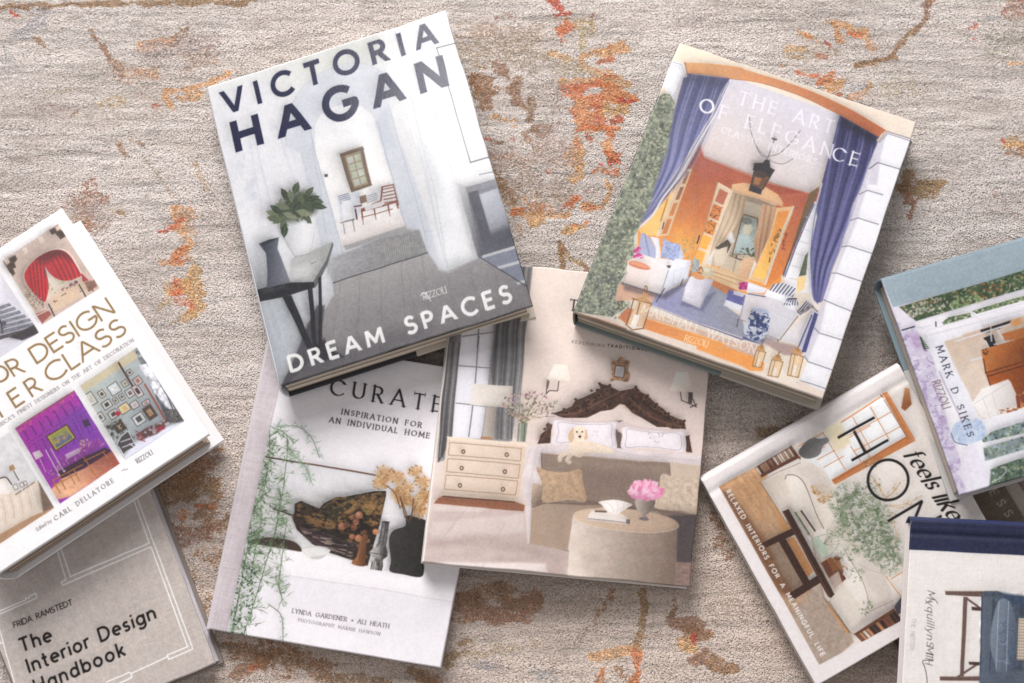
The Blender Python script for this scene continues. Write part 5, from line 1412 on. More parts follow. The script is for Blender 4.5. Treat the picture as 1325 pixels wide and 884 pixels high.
    c.grad(cm, Q((120, 60)), rgb(229, 212, 197), Q((440, 250)), rgb(215, 195, 178), f=1)
    c.poly(Q((128, 22), (478, 54), (474, 68), (130, 36)), rgb(238, 222, 204), 1, f=1)
    for a in (((140, 48), (452, 76), (448, 130), (134, 104)), ((132, 120), (446, 146), (440, 206), (126, 178)), ((124, 192), (438, 218), (428, 278), (116, 254))):
        c.outline(Q(*a), .9, rgb(158, 130, 106))
    for x, y in ((200, 90), (388, 103), (193, 163), (381, 178), (184, 238), (374, 254)):
        p = Q((x, y)); c.ell(p[0], p[1], 2.7, 3, rgb(92, 72, 58)); c.ell(p[0], p[1], 1.5, 1.7, rgb(206, 180, 152))
    c.poly(Q((90, 290), (110, 282), (425, 306), (470, 322), (466, 352), (70, 314)), rgb(150, 100, 76), 1, f=1.5)
    c.line(Q((110, 284), (425, 308)), 1.6, rgb(88, 62, 52), .8)
    c.grad(P((240, 538), (415, 548), (408, 645), (228, 632)), P((240, 560)), rgb(226, 220, 214), P((400, 600)), rgb(208, 200, 192), f=1)
    c.grad(P((300, 640), (345, 642), (330, 780), (285, 776)), P((290, 700)), rgb(196, 186, 178), P((340, 700)), rgb(160, 150, 144), f=1)
    c.poly(P((278, 770), (330, 774), (330, 786), (276, 782)), rgb(176, 132, 100))
    # vase with dried flowers
    vq = P((440, 712), (482, 712), (470, 796), (432, 792)); c.poly(vq, rgb(134, 140, 128), .9); c.line(P((450, 715), (444, 790)), 1.2, rgb(196, 200, 190)); c.line(P((470, 715), (462, 792)), 1.2, rgb(84, 94, 80))
    r = random.Random(12)
    for k in range(34):
        x, y = r.uniform(365, 605), r.uniform(575, 690)
        c.line(smooth(P((460, 715), (460 + (x - 460) * .5, 690 - (690 - y) * .4), (x, y))), .6, rgb(122, 120, 96), .7)
    c.leaves(P((362, 620), (400, 580), (480, 575), (500, 570), (560, 590), (610, 620), (560, 690), (440, 710), (390, 680)), 190, 4.4, [rgb(176, 130, 146), rgb(200, 160, 164), rgb(146, 108, 122), rgb(120, 122, 92), rgb(222, 206, 190), rgb(92, 96, 74)], 13, asp=.5)
    c.leaves(P((410, 660), (520, 650), (500, 712), (430, 712)), 36, 4, [rgb(226, 214, 186), rgb(140, 140, 104), rgb(92, 100, 78)], 14)
    c.leaves(P((500, 640), (612, 615), (600, 660), (520, 700)), 30, 3.6, [rgb(166, 166, 142), rgb(196, 192, 172), rgb(120, 122, 104)], 15)
    # puppy lying on the bed: body, legs, ears, head with eyes and nose
    fur_c, fur_d = rgb(233, 216, 197), rgb(206, 178, 150)
    body = smooth(Q((668, 50), (720, 44), (790, 56), (850, 78), (858, 98), (780, 96), (700, 104), (668, 100)), 4, True)
    c.poly(body, fur_c, 1, f=1.2); c.noise(body, .07, 5, 4, 16)
    c.poly(smooth(P((676, 790), (720, 790), (735, 820), (720, 860), (690, 858), (672, 830)), 4, True), fur_c, 1, f=1)
    for a in (((690, 84), (670, 104), (655, 126), (662, 136)), ((672, 82), (645, 100), (624, 112), (622, 126))):
        c.line(smooth(Q(*a)), 5.2, fur_c, 1, f=1.2)
    c.line(Q((658, 128), (668, 112)), .8, fur_d, .8); c.line(Q((700, 105), (780, 98)), 1.0, fur_d, .6)
    for e in (((672, 740), (690, 732), (688, 770), (676, 798), (662, 790), (660, 762)), ((724, 738), (740, 748), (746, 780), (730, 786), (726, 762))):
        c.poly(smooth(P(*e), 4, True), rgb(212, 180, 148), 1, f=1)
    c.poly(smooth(P((684, 734), (704, 727), (726, 734), (734, 756), (728, 782), (712, 796), (694, 786), (684, 760)), 4, True), rgb(240, 226, 208), 1, f=1)
    for x, y in ((697, 752), (721, 752)):
        c.ell(*P((x, y)), 1.1, 1.1, rgb(62, 42, 36))
    c.ell(*P((711, 773)), 2.0, 1.6, rgb(92, 56, 52)); c.line(P((711, 776), (711, 784)), .6, rgb(150, 108, 88)); c.noise(P((684, 730), (734, 730), (730, 796), (690, 796)), .05, 3, 3, 17)
    # floor: pale rug with lit stripes
    fl = Q((66, 318), (470, 350), (478, 490), (664, 522), (664, 640), (40, 590), (24, 570))
    c.grad(fl, Q((100, 340)), rgb(204, 188, 184), Q((600, 600)), rgb(190, 172, 166), f=1.2)
    c.noise(fl, .05, 26, 8, 18, ang=5)
    c.poly(Q((64, 320), (300, 336), (270, 352), (64, 345)), rgb(224, 210, 206), .8, f=3)
    c.poly(Q((66, 395), (470, 360), (470, 440), (54, 470)), rgb(216, 202, 199), .8, f=5)
    c.poly(Q((60, 470), (300, 450), (640, 540), (560, 560), (300, 490), (50, 500)), rgb(178, 160, 154), .5, f=10)
    c.poly(Q((30, 585), (120, 566), (560, 576), (564, 612), (300, 600)), rgb(234, 224, 222), .9, f=4)
    c.line(Q((205, 345), (110, 460)), 1, rgb(186, 168, 162), .8, f=2); c.line(Q((380, 400), (350, 450)), 1, rgb(186, 168, 162), .7, f=2); c.line(Q((290, 572), (280, 596)), 1, rgb(200, 188, 184))
    c.poly(Q((1130, 570), (1218, 574), (1205, 690), (1125, 690)), rgb(150, 126, 118), 1, f=1.2); c.noise(Q((1130, 570), (1218, 574), (1205, 690), (1125, 690)), .14, 8, 3, 19)
    # drum ottoman
    side = Q((678, 380), (700, 352), (800, 345), (1050, 352), (1142, 412), (1128, 700), (655, 640))
    c.grad(side, Q((670, 560)), rgb(219, 206, 196), Q((1130, 600)), rgb(138, 119, 107), f=1)
    c.noise(side, .06, 22, 16, 20); c.noise(side, .04, 4, 4, 21)
    c.poly(Q((655, 600), (760, 618), (760, 660), (655, 645)), rgb(236, 224, 214), .5, f=12)
    tp = [Q((908 + 233 * math.cos(t) + 6, 388 + 47 * math.sin(t) + 22 * math.cos(t))) for t in np.linspace(0, 2 * math.pi, 40)[:-1]]
    c.grad(tp, Q((700, 370)), rgb(206, 184, 164), Q((1100, 400)), rgb(186, 162, 142), f=1)
    c.line([Q((908 + 233 * math.cos(t) + 6, 390 + 47 * math.sin(t) + 22 * math.cos(t))) for t in np.linspace(.05, 3.1, 24)], 1.2, rgb(226, 208, 190), .8)
    c.line(smooth(Q((835, 530), (850, 545), (842, 570), (835, 560))), .7, rgb(150, 124, 108), .6); c.line(smooth(Q((890, 490), (905, 500))), .7, rgb(150, 124, 108), .6)
    # books, bowl, silver cup and peonies on it
    for a, col in ((((745, 378), (928, 400), (926, 410), (744, 388)), (206, 196, 192)), (((748, 362), (925, 384), (928, 400), (745, 378)), (240, 234, 230)), (((764, 344), (880, 356), (925, 384), (750, 362)), (226, 216, 210))):
        c.poly(Q(*a), rgb(*col))
    c.line(Q((745, 380), (926, 402)), .8, rgb(140, 126, 120)); c.poly(Q((775, 346), (830, 350), (826, 358), (775, 354)), rgb(122, 98, 88)); c.poly(Q((912, 384), (930, 386), (930, 408), (914, 404)), rgb(122, 112, 110))
    c.poly(smooth(Q((790, 312), (820, 306), (860, 302), (900, 308), (938, 322), (915, 338), (880, 360), (850, 360), (822, 345), (805, 325)), 4, True), rgb(240, 234, 232), 1, f=1)
    for a in (((822, 312), (850, 330), (860, 358)), ((870, 308), (880, 330), (870, 356)), ((905, 314), (900, 334))):
        c.line(Q(*a), .8, rgb(202, 190, 188), .9)
    c.grad(smooth(Q((955, 300), (1040, 305), (1026, 345), (1010, 362), (1000, 366), (1012, 388), (970, 386), (985, 364), (962, 345)), 4, True), Q((960, 330)), rgb(190, 178, 168), Q((1035, 340)), rgb(112, 98, 92), f=1)
    c.ell(*Q((992, 384)), 6.6, 2.0, rgb(120, 112, 114), rot=5)
    c.poly(smooth(Q((925, 262), (945, 232), (985, 220), (1030, 228), (1062, 250), (1074, 275), (1050, 300), (1010, 300), (965, 300), (935, 290)), 4, True), rgb(226, 150, 188), 1, f=1.5)
    r = random.Random(6)
    for k in range(64):
        a0 = r.uniform(0, 6.28); rr = math.sqrt(r.random())
        x, y = 998 + 76 * rr * math.cos(a0), 262 + 42 * rr * math.sin(a0)
        c.leaf(Q((x, y)), r.uniform(0, 6.28), r.uniform(7, 10), r.uniform(4, 6), rgb(*r.choice([(240, 182, 208), (230, 150, 188), (246, 208, 224), (220, 126, 170), (242, 194, 214)])), .85)
    c.organic(321)
    # title, mostly under the next book
    ink = rgb(52, 44, 42)
    kw = dict(nib=(20, .30), serif=.16)
    c.text('THE BEAUTY', P((662, 212)), P((1210, 268)), (2.0, -15.0), w=.15, col=ink, **kw)
    c.text('of home', P((742, 296)), P((1080, 330)), (2.0, -15.0), w=.15, col=ink, nib=(30, .3), slant=.26)
    c.text('REDEFINING', P((673, 358)), P((818, 374)), (.5, -4.0), w=.13, col=rgb(120, 106, 102))
    c.text('TRADITIONAL INTERIORS', P((830, 374)), P((1160, 408)), (.5, -4.0), w=.18, col=rgb(70, 60, 58))
    # white folded edges of the paper jacket
    c.line([(591.5, 340), (547.5, 727)], 1.6, rgb(232, 228, 226), .9)
    c.img *= np.array((1.055, 1.045, 1.04))
    return c


def art_cur():
    c = Canvas(Q_CUR, rgb(237, 233, 238), 1.45)
    R, S = K(260, 430, 3.786), K(260, 640, 3.786)
    # white picture wall and shelf
    pic = R((395, 250), (1230, 180), (1160, 900)) + S((1080, 380), (1250, 440), (1172, 850), (140, 690), (270, 0))
    c.grad(R((320, 610), (860, 705), (1160, 740), (1110, 900), (860, 900), (200, 900)), R((400, 650)), rgb(214, 212, 216), R((860, 880)), rgb(222, 219, 222), f=1.5)
    c.poly(S((250, 0), (900, 0), (880, 180), (760, 330), (300, 250), (240, 240)), rgb(208, 206, 206), .7, f=6)
    # thin brown rail
    c.line(R((316, 617), (550, 655), (860, 708)), 2.2, rgb(92, 72, 64)); c.line(R((480, 642), (860, 706)), 1.0, rgb(140, 108, 92))
    # still life painting
    pt = [R((905, 785))] + S((876, 150), (812, 356), (540, 250), (460, 170), (445, 120), (480, 90), (455, 60)) + R((470, 850), (520, 838), (575, 880), (600, 850), (700, 800), (780, 800), (830, 790))
    pt = R((905, 785)) + S((905, 10), (875, 150), (815, 356), (735, 326), (620, 290), (545, 250), (470, 180), (444, 118), (458, 90), (458, 52), (490, 38), (530, 56), (580, 75), (600, 50), (660, 20)) + R((700, 815), (770, 800), (850, 785))
    c.poly(pt, rgb(58, 44, 34), 1, f=1.2)
    c.push(pt)
    c.noise(pt, .5, 14, 7, 3, ang=8)
    hills = S((455, 60), (490, 40), (530, 58), (580, 110), (560, 130), (450, 100))
    c.poly(hills, rgb(74, 58, 42), 1, f=2); c.poly(S((585, 100), (610, 60), (680, 20), (780, 0), (700, 90), (650, 140), (570, 120)), rgb(66, 58, 40), 1, f=2)
    c.grad(S((660, 130), (720, 80), (800, 10), (905, 0), (890, 100), (780, 60), (740, 100)), S((700, 100)), rgb(150, 116, 70), S((880, 60)), rgb(88, 66, 44), f=2)
    c.line(smooth(S((660, 135), (720, 90), (760, 50), (800, 12), (880, 0))), 1.6, rgb(176, 138, 84), .8, f=2)
    c.line(smooth(S((575, 110), (600, 70), (650, 40), (760, 0))), 1.4, rgb(134, 108, 72), .8, f=1.6)
    c.poly(smooth(S((510, 140), (540, 118), (580, 128), (640, 130), (668, 155), (640, 175), (560, 165)), 4, True), rgb(140, 104, 66), 1, f=2)
    c.noise(S((500, 120), (680, 130), (680, 180), (500, 165)), .45, 5, 3, 4)
    c.ell(*S((820, 85)), 9, 6, rgb(150, 124, 74), rot=15, f=2); c.ell(*S((815, 80)), 5, 3, rgb(176, 152, 96), rot=15, f=2)
    c.noise(pt, .85, 9, 5, 33, ang=12, col=rgb(146, 108, 66), thr=.16); c.noise(pt, .8, 5, 3, 34, ang=12, col=rgb(30, 22, 18), thr=.14); c.noise(S((680, 20), (905, 0), (890, 110), (700, 120)), .7, 7, 4, 35, ang=-30, col=rgb(176, 134, 82), thr=.1)
    wt = S((470, 160), (560, 180), (700, 230), (760, 250), (740, 320), (620, 285), (540, 240))
    c.poly(wt, rgb(52, 42, 44), 1, f=2); c.noise(wt, 1, 16, 2, 5, ang=10, col=rgb(150, 132, 122), thr=.08); c.noise(wt, .8, 12, 2, 6, ang=10, col=rgb(88, 60, 66), thr=.05)
    for x, y, r, col in ((738, 118, 3.2, (196, 128, 92)), (773, 108, 5, (206, 140, 104)), (758, 140, 4.2, (188, 120, 86)), (690, 163, 5, (196, 126, 90)), (748, 168, 4, (150, 92, 64)), (738, 212, 3.6, (188, 120, 88)), (770, 220, 4.6, (196, 130, 92)), (712, 158, 3.6, (140, 86, 60)), (800, 190, 3.2, (120, 76, 56))):
        p = S((x, y)); c.ell(p[0], p[1], r, r, rgb(*col), f=1.2); c.ell(p[0] - r * .25, p[1] - r * .3, r * .4, r * .35, rgb(*[min(255, v + 34) for v in col]), a=.7, f=1.5)
    c.noise(S((680, 100), (870, 60), (850, 300), (740, 300)), .5, 7, 7, 8)
    c.pop()
    p = S((853, 190)); c.ell(p[0], p[1], 3.9, 3.9, rgb(196, 126, 88)); c.ell(p[0] - 1, p[1] - 1, 1.5, 1.4, rgb(224, 164, 124), a=.8)
    # twig and shelf shadowed bowl
    c.line(smooth(S((352, 76), (400, 92), (450, 110))), 1.8, rgb(58, 50, 40)); c.leaves(S((350, 66), (450, 90), (450, 120), (350, 90)), 14, 4, [rgb(52, 46, 38), rgb(88, 78, 56)], 7)
    sh = smooth(S((232, 240), (290, 220), (360, 218), (440, 232), (480, 256), (490, 288), (400, 272), (300, 256)), 4, True)
    c.poly(sh, rgb(72, 56, 48), 1, f=1.5)
    c.poly(S((230, 250), (330, 262), (498, 290), (640, 310), (830, 372), (1075, 400), (1250, 438), (1232, 535), (850, 466), (440, 405), (220, 370)), rgb(238, 234, 238), 1, f=1.5)
    c.poly(smooth(S((496, 268), (560, 258), (630, 274), (618, 304), (585, 322), (535, 322), (505, 300)), 4, True), rgb(224, 222, 222), 1, f=1); c.line(smooth(S((496, 270), (560, 262), (630, 275))), 1, rgb(178, 174, 172), .8); c.poly(smooth(S((540, 310), (590, 306), (616, 300), (588, 322), (545, 322)), 3, True), rgb(190, 186, 184), .7, f=2)
    c.line(S((215, 372), (440, 406), (850, 466), (1232, 532)), 1.2, rgb(196, 190, 196), .9, f=2)
    c.grad(S((215, 374), (440, 408), (850, 468), (1232, 534), (1172, 850), (140, 690)), S((700, 470)), rgb(228, 224, 230), S((640, 700)), rgb(236, 232, 237), f=2)
    # wooden candlestick, silver candlestick, black vase
    c.grad(smooth(S((790, 206), (816, 210), (808, 260), (806, 330), (812, 352), (780, 358), (735, 342), (760, 310), (776, 260)), 3, True), S((770, 280)), rgb(156, 102, 66), S((812, 290)), rgb(104, 64, 42), f=1)
    c.line(S((780, 230), (762, 330)), 1.2, rgb(196, 140, 98), .7, f=1.5)
    c.grad(S((886, 138), (922, 142), (906, 260), (914, 290), (912, 310), (890, 326), (892, 360), (886, 380), (822, 372), (836, 340), (846, 318), (820, 290), (852, 262), (866, 240)), S((840, 290)), rgb(196, 192, 188), S((900, 300)), rgb(76, 72, 72), f=1)
    c.noise(S((850, 140), (922, 142), (906, 380), (822, 372)), .5, 3, 5, 9)
    for a in (((890, 142), (870, 250)), ((906, 144), (888, 260)), ((822, 290), (910, 306)), ((838, 335), (832, 372)), ((856, 335), (850, 374)), ((874, 335), (868, 376))):
        c.line(S(*a), 1.0, rgb(58, 54, 54) if a[0][0] % 4 else rgb(232, 230, 228), .8)
    c.ell(*S((904, 142)), 5, 1.3, rgb(66, 62, 62), rot=5)
    vz = smooth(S((1004, 112), (1050, 118), (1108, 140), (1104, 180), (1120, 250), (1090, 330), (1092, 375), (1075, 410), (990, 398), (925, 382), (930, 330), (920, 250), (925, 205), (950, 178), (1000, 160)), 4, True)
    c.grad(vz, S((940, 260)), rgb(66, 62, 62), S((1080, 280)), rgb(46, 42, 42), f=1); c.noise(vz, .12, 6, 6, 10)
    # dried tan flowers
    fc = [rgb(206, 164, 112), rgb(186, 136, 84), rgb(222, 188, 140), rgb(160, 110, 66), rgb(232, 204, 164)]
    for k, (x, y, rad, fr) in enumerate(((900, 700, 14, R), (960, 720, 13, R), (880, 745, 11, R), (1050, 690, 10, R), (1085, 740, 11, R), (1000, 770, 12, R), (1010, 830, 13, R), (1060, 850, 12, R), (1090, 800, 9, R), (960, 800, 10, R), (1075, 90, 11, S), (985, 30, 10, S), (1090, 30, 10, S))):
        p = fr((x, y)); r = random.Random(100 + k)
        c.ell(p[0], p[1], rad * .75, rad * .6, fc[1] * (.95 if k > 5 else 1.05), a=.75, f=6)
        for j in range(30):
            a0 = r.uniform(0, 6.28); d = rad * math.sqrt(r.random())
            c.leaf((p[0] + d * math.cos(a0), p[1] + d * .85 * math.sin(a0)), a0 + r.gauss(0, .6), r.uniform(4, 6.5), 2.0, r.choice(fc), .85)
    for a in (((910, 760), (950, 800), (975, 870)), ((985, 840), (1000, 880), (1010, 930)), ((1050, 860), (1030, 900), (1020, 940))):
        c.line(smooth(R(*a)), 1.4, rgb(120, 82, 54))
    c.line(S((975, 20), (1000, 120)), 1.6, rgb(96, 66, 50)); c.line(S((1040, 30), (1030, 120)), 1.4, rgb(110, 78, 56))
    # asparagus fern along the cloth edge
    r = random.Random(21)
    gc = [rgb(92, 122, 82), rgb(72, 98, 64), rgb(126, 150, 114), rgb(58, 80, 52), rgb(156, 174, 146), rgb(106, 132, 92)]
    def edge(y):            # left limit of the printed picture at photo height y
        return 347.5 + (562 - y) * .214 - 0.0
    def frond(pts, n, ln, spread, cols, seed):
        rr = random.Random(seed)
        q = smooth(pts, 10)
        c.line(q, .9, rgb(78, 92, 66), .9)
        for k in range(n):
            i = rr.randrange(len(q) - 1); t = rr.random()
            x = q[i][0] * (1 - t) + q[i + 1][0] * t; y = q[i][1] * (1 - t) + q[i + 1][1] * t
            a0 = rr.uniform(0, 6.28); L = ln * rr.uniform(.4, 1.2)
            x1, y1 = x + math.cos(a0) * L * spread, y + math.sin(a0) * L
            if min(x, x1) < edge(y) - 1:
                continue
            c.line([(x, y), (x1, y1)], .6, rr.choice(cols), .75)
            for j in range(3):
                tt = rr.uniform(.3, 1); b = a0 + rr.uniform(-1, 1)
                bx, by = x + (x1 - x) * tt, y + (y1 - y) * tt
                c.line([(bx, by), (bx + math.cos(b) * L * .35, by + math.sin(b) * L * .35)], .55, rr.choice(cols), .7)
    frond(R((345, 470), (420, 520), (410, 700), (385, 880)), 70, 14, 1, gc, 1)
    frond(S((390, 0), (370, 150), (330, 300), (270, 500), (210, 690)), 130, 15, 1, gc, 2)
    frond(R((335, 500), (330, 640), (300, 800)) + S((250, 100), (225, 280), (190, 470), (155, 680)), 200, 11, 1, gc[:4], 3)
    frond(S((420, 130), (395, 330), (380, 450), (400, 520)), 50, 13, 1, gc[2:], 4)
    frond(R((370, 470), (470, 468), (540, 520), (580, 620)), 40, 8, 1, [rgb(170, 190, 172), rgb(150, 176, 156)], 5)
    frond(R((430, 600), (500, 650), (540, 740)), 40, 9, 1, [rgb(150, 176, 150), rgb(120, 150, 120)], 6)
    frond(S((300, 100), (280, 200), (262, 300), (240, 430)), 80, 12, 1, gc, 8)
    frond(S((330, 540), (390, 590), (402, 660), (404, 720)), 14, 5, 1, [rgb(140, 160, 140)], 7)
    for k in range(230):
        y = r.uniform(560, 822); t = (y - 560) / 262
        x = edge(y) + abs(r.gauss(0, 7 + 8 * t))
        c.leaf((x, y), r.uniform(0, 6.28), r.uniform(3.5, 6.5), 1.6, r.choice(gc), .85)
    dense = S((232, 190), (300, 180), (300, 245), (225, 245))
    c.leaves(dense, 45, 5, gc[:4], 9, asp=.3)
    for k in range(150):
        y = r.uniform(735, 822); x = edge(y) + r.uniform(0, 26)
        c.leaf((x, y), r.uniform(0, 6.28), r.uniform(3, 5), 1.8, r.choice([rgb(40, 56, 40), rgb(206, 214, 202), rgb(60, 84, 58), rgb(188, 200, 186)]), .85)
    # linen spine strip
    x0 = lambda y: 347.5 + (562 - y) * .214
    lin = [Q_CUR[0], (x0(440) + 3, 449), (x0(562), 562), (x0(662) - .5, 662), (x0(815) - .5, 823), Q_CUR[3]]
    lin = [(330, 420), (x0(425) , 425), (x0(562), 562), (x0(830), 830), (250, 830)]
    c.poly(lin, rgb(206, 195, 200), 1, f=1)
    c.noise(lin, .06, 1.6, 30, 11, ang=12); c.noise(lin, .06, 30, 1.6, 12, ang=12)
    c.line([(x0(425) + .4, 425), (x0(830) + .4, 830)], .9, rgb(160, 148, 152), .7)
    c.organic(331)
    # lettering
    ink = rgb(42, 36, 38)
    kw = dict(nib=(20, .26), serif=.16)
    c.text('CURATE', R((630, 308)), R((1172, 399)), (3.0, -20.6), w=.14, col=ink, **kw)
    c.text('INSPIRATION FOR', R((688, 406)), R((1078, 474)), (1.2, -6.8), w=.17, col=ink, sp=.6, **kw)
    c.text('AN INDIVIDUAL HOME', R((628, 445)), R((1116, 527)), (1.2, -6.8), w=.17, col=ink, sp=.6, **kw)
    c.text('LYNDA GARDENER + ALI HEATH', S((446, 583)), S((920, 658)), (.9, -5.4), w=.17, col=rgb(96, 88, 94), sp=.6, **kw)
    c.text('PHOTOGRAPHY MARNIE HAWSON', S((476, 624)), S((876, 694)), (.7, -4.0), w=.17, col=rgb(130, 122, 128), sp=.6, **kw)
    return c


def art_mas():
    c = Canvas(Q_MAS, rgb(233, 231, 233), 1.45)
    A5, A6, A7, X, Y = K(0, 250, 4.4167), K(0, 440, 4.4167), K(0, 600, 3.112), K(0, 270, 5.2), K(0, 440, 3.0455)
    # tile 1: red curtains in a stone arch
    t = X((10, 355), (390, 105), (678, 545), (285, 792))
    c.poly(t, rgb(196, 174, 163)); c.push(t)
    c.noise(t, .08, 14, 9, 1, ang=-33)
    c.poly(X((10, 355), (390, 105), (440, 180), (70, 430)), rgb(188, 166, 156), .7, f=8)
    for q in (((330, 150), (385, 120), (430, 170), (410, 210), (370, 170), (350, 180)), ((20, 360), (100, 315), (115, 345), (95, 370), (105, 400), (85, 410), (100, 440), (85, 460), (60, 430)), ((385, 170), (420, 150), (445, 190), (410, 210))):
        c.poly(X(*q), rgb(74, 52, 44)); c.noise(X(*q), .3, 4, 4, 2)
    for q in (((250, 200), (280, 185), (300, 225), (275, 240)), ((150, 275), (175, 262), (190, 300), (165, 312)), ((20, 350), (50, 335), (66, 365), (40, 385)), ((370, 130), (395, 118), (410, 140), (385, 155))):
        c.poly(X(*q), rgb(222, 204, 192))
    arch = smooth(X((300, 640), (200, 560), (155, 470), (175, 400), (240, 330), (330, 280), (410, 270), (470, 300), (520, 370), (560, 450), (580, 490), (480, 540), (400, 590)), 5, True)
    c.poly(arch, rgb(228, 206, 194), 1, f=1.5)
    arch = smooth(X((300, 640), (205, 550), (164, 470), (182, 410), (245, 340), (330, 292), (405, 282), (462, 312), (510, 380), (550, 450), (570, 490), (480, 540), (400, 590)), 5, True)
    r = random.Random(2)
    c.grad(arch, X((300, 400)), rgb(238, 230, 216), X((450, 560)), rgb(206, 190, 172), f=1)
    c.push(arch)
    lc = smooth(X((160, 480), (180, 400), (245, 335), (296, 300), (293, 365), (306, 425), (322, 490), (328, 550), (318, 600), (300, 640), (250, 615), (205, 560)), 3, True)
    rc = smooth(X((292, 368), (296, 300), (340, 285), (405, 278), (466, 310), (512, 380), (556, 446), (520, 474), (470, 492), (410, 490), (355, 462), (318, 420)), 3, True)
    for q, ax in ((lc, 0), (rc, 1)):
        c.poly(q, rgb(200, 22, 38), 1, f=1)
        c.push(q)
        for k in range(10):
            a = ((196 + k * 12, 400 - k * 9), (210 + k * 12, 500), (238 + k * 9, 650)) if ax == 0 else ((320 + k * 18, 280 + k * 6), (370 + k * 18, 390), (430 + k * 15, 500))
            c.line(smooth(X(*a)), 1.4, (rgb(112, 10, 24), rgb(226, 40, 54))[k % 2], .75, f=1.5)
        c.pop()
    c.poly(smooth(X((230, 320), (330, 265), (420, 265), (490, 310), (530, 385), (410, 326), (285, 372)), 4, True), rgb(92, 12, 24), .75, f=9)
    c.pop()
    c.line(smooth(X((292, 366), (306, 425), (322, 490), (328, 550))), 1.2, rgb(120, 14, 28), .8)
    c.noise(X((330, 510), (440, 490), (430, 570), (340, 590)), .7, 4, 4, 3, col=rgb(150, 150, 112), thr=.1)
    c.leaves(X((150, 560), (230, 540), (300, 640), (230, 700)), 60, 5, [rgb(140, 130, 96), rgb(110, 96, 70), rgb(172, 160, 128), rgb(84, 70, 56)], 3, asp=.3)
    c.leaves(X((420, 550), (520, 490), (530, 520), (430, 590)), 30, 4, [rgb(96, 34, 60), rgb(130, 50, 76), rgb(70, 40, 46)], 4)
    c.poly(X((340, 600), (560, 500), (640, 540), (420, 680), (360, 700)), rgb(216, 188, 160), .9, f=3)
    for k in range(24):
        x, y = 270 + r.uniform(0, 380), 0
        y = 660 - (x - 270) * .45 + r.uniform(0, 70)
        c.line(X((x, y), (x + r.uniform(-12, 30), y + r.uniform(-26, 34))), 1.1, r.choice([rgb(92, 60, 46), rgb(60, 44, 40), rgb(140, 70, 60), rgb(170, 120, 88), rgb(236, 220, 206)]), .85)
    c.poly(X((235, 720), (320, 690), (350, 720), (285, 785)), rgb(156, 70, 62), .85, f=2); c.poly(X((570, 500), (640, 490), (660, 530), (600, 570)), rgb(120, 76, 62), .8, f=2)
    c.line(X((245, 730), (330, 690)), 1.2, rgb(236, 224, 214)); c.line(X((330, 655), (370, 735)), 1.6, rgb(48, 40, 42)); c.line(X((535, 520), (580, 600)), 1.6, rgb(44, 38, 40)); c.poly(X((550, 440), (600, 490), (560, 500)), rgb(170, 30, 44))
    c.poly(X((290, 795), (380, 735), (560, 620), (680, 545), (680, 560), (400, 740), (330, 800)), rgb(212, 200, 206), .9, f=2)
    c.pop()
    # tile 2: stone steps under an arch (cut by the frame)
    t = [(-54, 478), (-7, 343), (50.4, 432.6), (4, 462)]
    t = [(-80, 390), (-7, 343), (50.6, 432.6), (-24, 482)]
    c.poly(t, rgb(204, 202, 212)); c.push(t)
    c.poly(X((-60, 400), (0, 390), (10, 610), (60, 640), (150, 730), (80, 800), (-60, 700)), rgb(226, 224, 232), 1, f=10)
    for k in range(7):
        q = X((-60 - k * 4, 700 + k * 34 - 20), (60 + k * 34, 640 + k * 26), (76 + k * 34, 662 + k * 26), (-60 - k * 4, 726 + k * 34 - 14))
        c.poly(q, rgb(126, 126, 140) if k < 6 else rgb(84, 76, 82)); c.noise(q, .3, 2.5, 1.5, 5 + k)
        c.line(q[:2], 1.2, rgb(214, 212, 220))
    c.poly(X((60, 880), (230, 790), (265, 850), (150, 900)), rgb(58, 50, 56), 1, f=2)
    c.ell(*X((20, 785)), 4, 3, rgb(84, 82, 96)); c.line(X((0, 760), (18, 850)), 1.6, rgb(60, 50, 54)); c.line(X((0, 830), (40, 810)), 1, rgb(96, 84, 84))
    c.pop()
    # tile 3: purple panelled room
    t = A6((88, 515), (425, 297), (682, 712), (322, 915)); t[3] = A7((240, 165))
    c.grad(t, A6((120, 520)), rgb(172, 40, 166), A6((420, 480)), rgb(132, 52, 172)); c.push(t)
    c.grad(A6((88, 515), (425, 297), (470, 380), (130, 590)), A6((260, 400)), rgb(190, 36, 160), A6((300, 480)), rgb(164, 40, 168), .8, f=10)
    c.line(A6((88, 517), (425, 300)), 3, rgb(150, 74, 96))
    c.noise(A6((88, 515), (425, 297), (440, 320), (110, 545)), .5, 4, 3, 7, col=rgb(222, 130, 120), thr=.15)
    for k in range(8):
        q = A6((120 + k * 44, 540 - k * 28), (136 + k * 44, 530 - k * 28), (166 + k * 44, 580 - k * 28), (150 + k * 44, 590 - k * 28))
        c.outline(q, .9, rgb(118, 24, 128)); c.line(q[1:3], 1.3, rgb(86, 22, 108), .8); c.line((q[0], q[3]), .8, rgb(206, 90, 206), .7)
        q = A6((170 + k * 44, 620 - k * 28), (196 + k * 44, 604 - k * 28), (250 + k * 44, 710 - k * 28), (224 + k * 44, 724 - k * 28))
        c.outline(q, .8, rgb(104, 34, 138), .8); c.line(q[1:3], 1.2, rgb(90, 34, 130), .7)
    c.line(A6((150, 610), (470, 400)), 1.0, rgb(112, 30, 130), .8)
    q = A6((262, 562), (385, 490), (436, 568), (318, 648))
    c.poly(q, rgb(70, 54, 40)); c.poly(quad_in(*q, .05, .06, .95, .94), rgb(196, 160, 70)); c.poly(quad_in(*q, .12, .12, .88, .88), rgb(140, 150, 72))
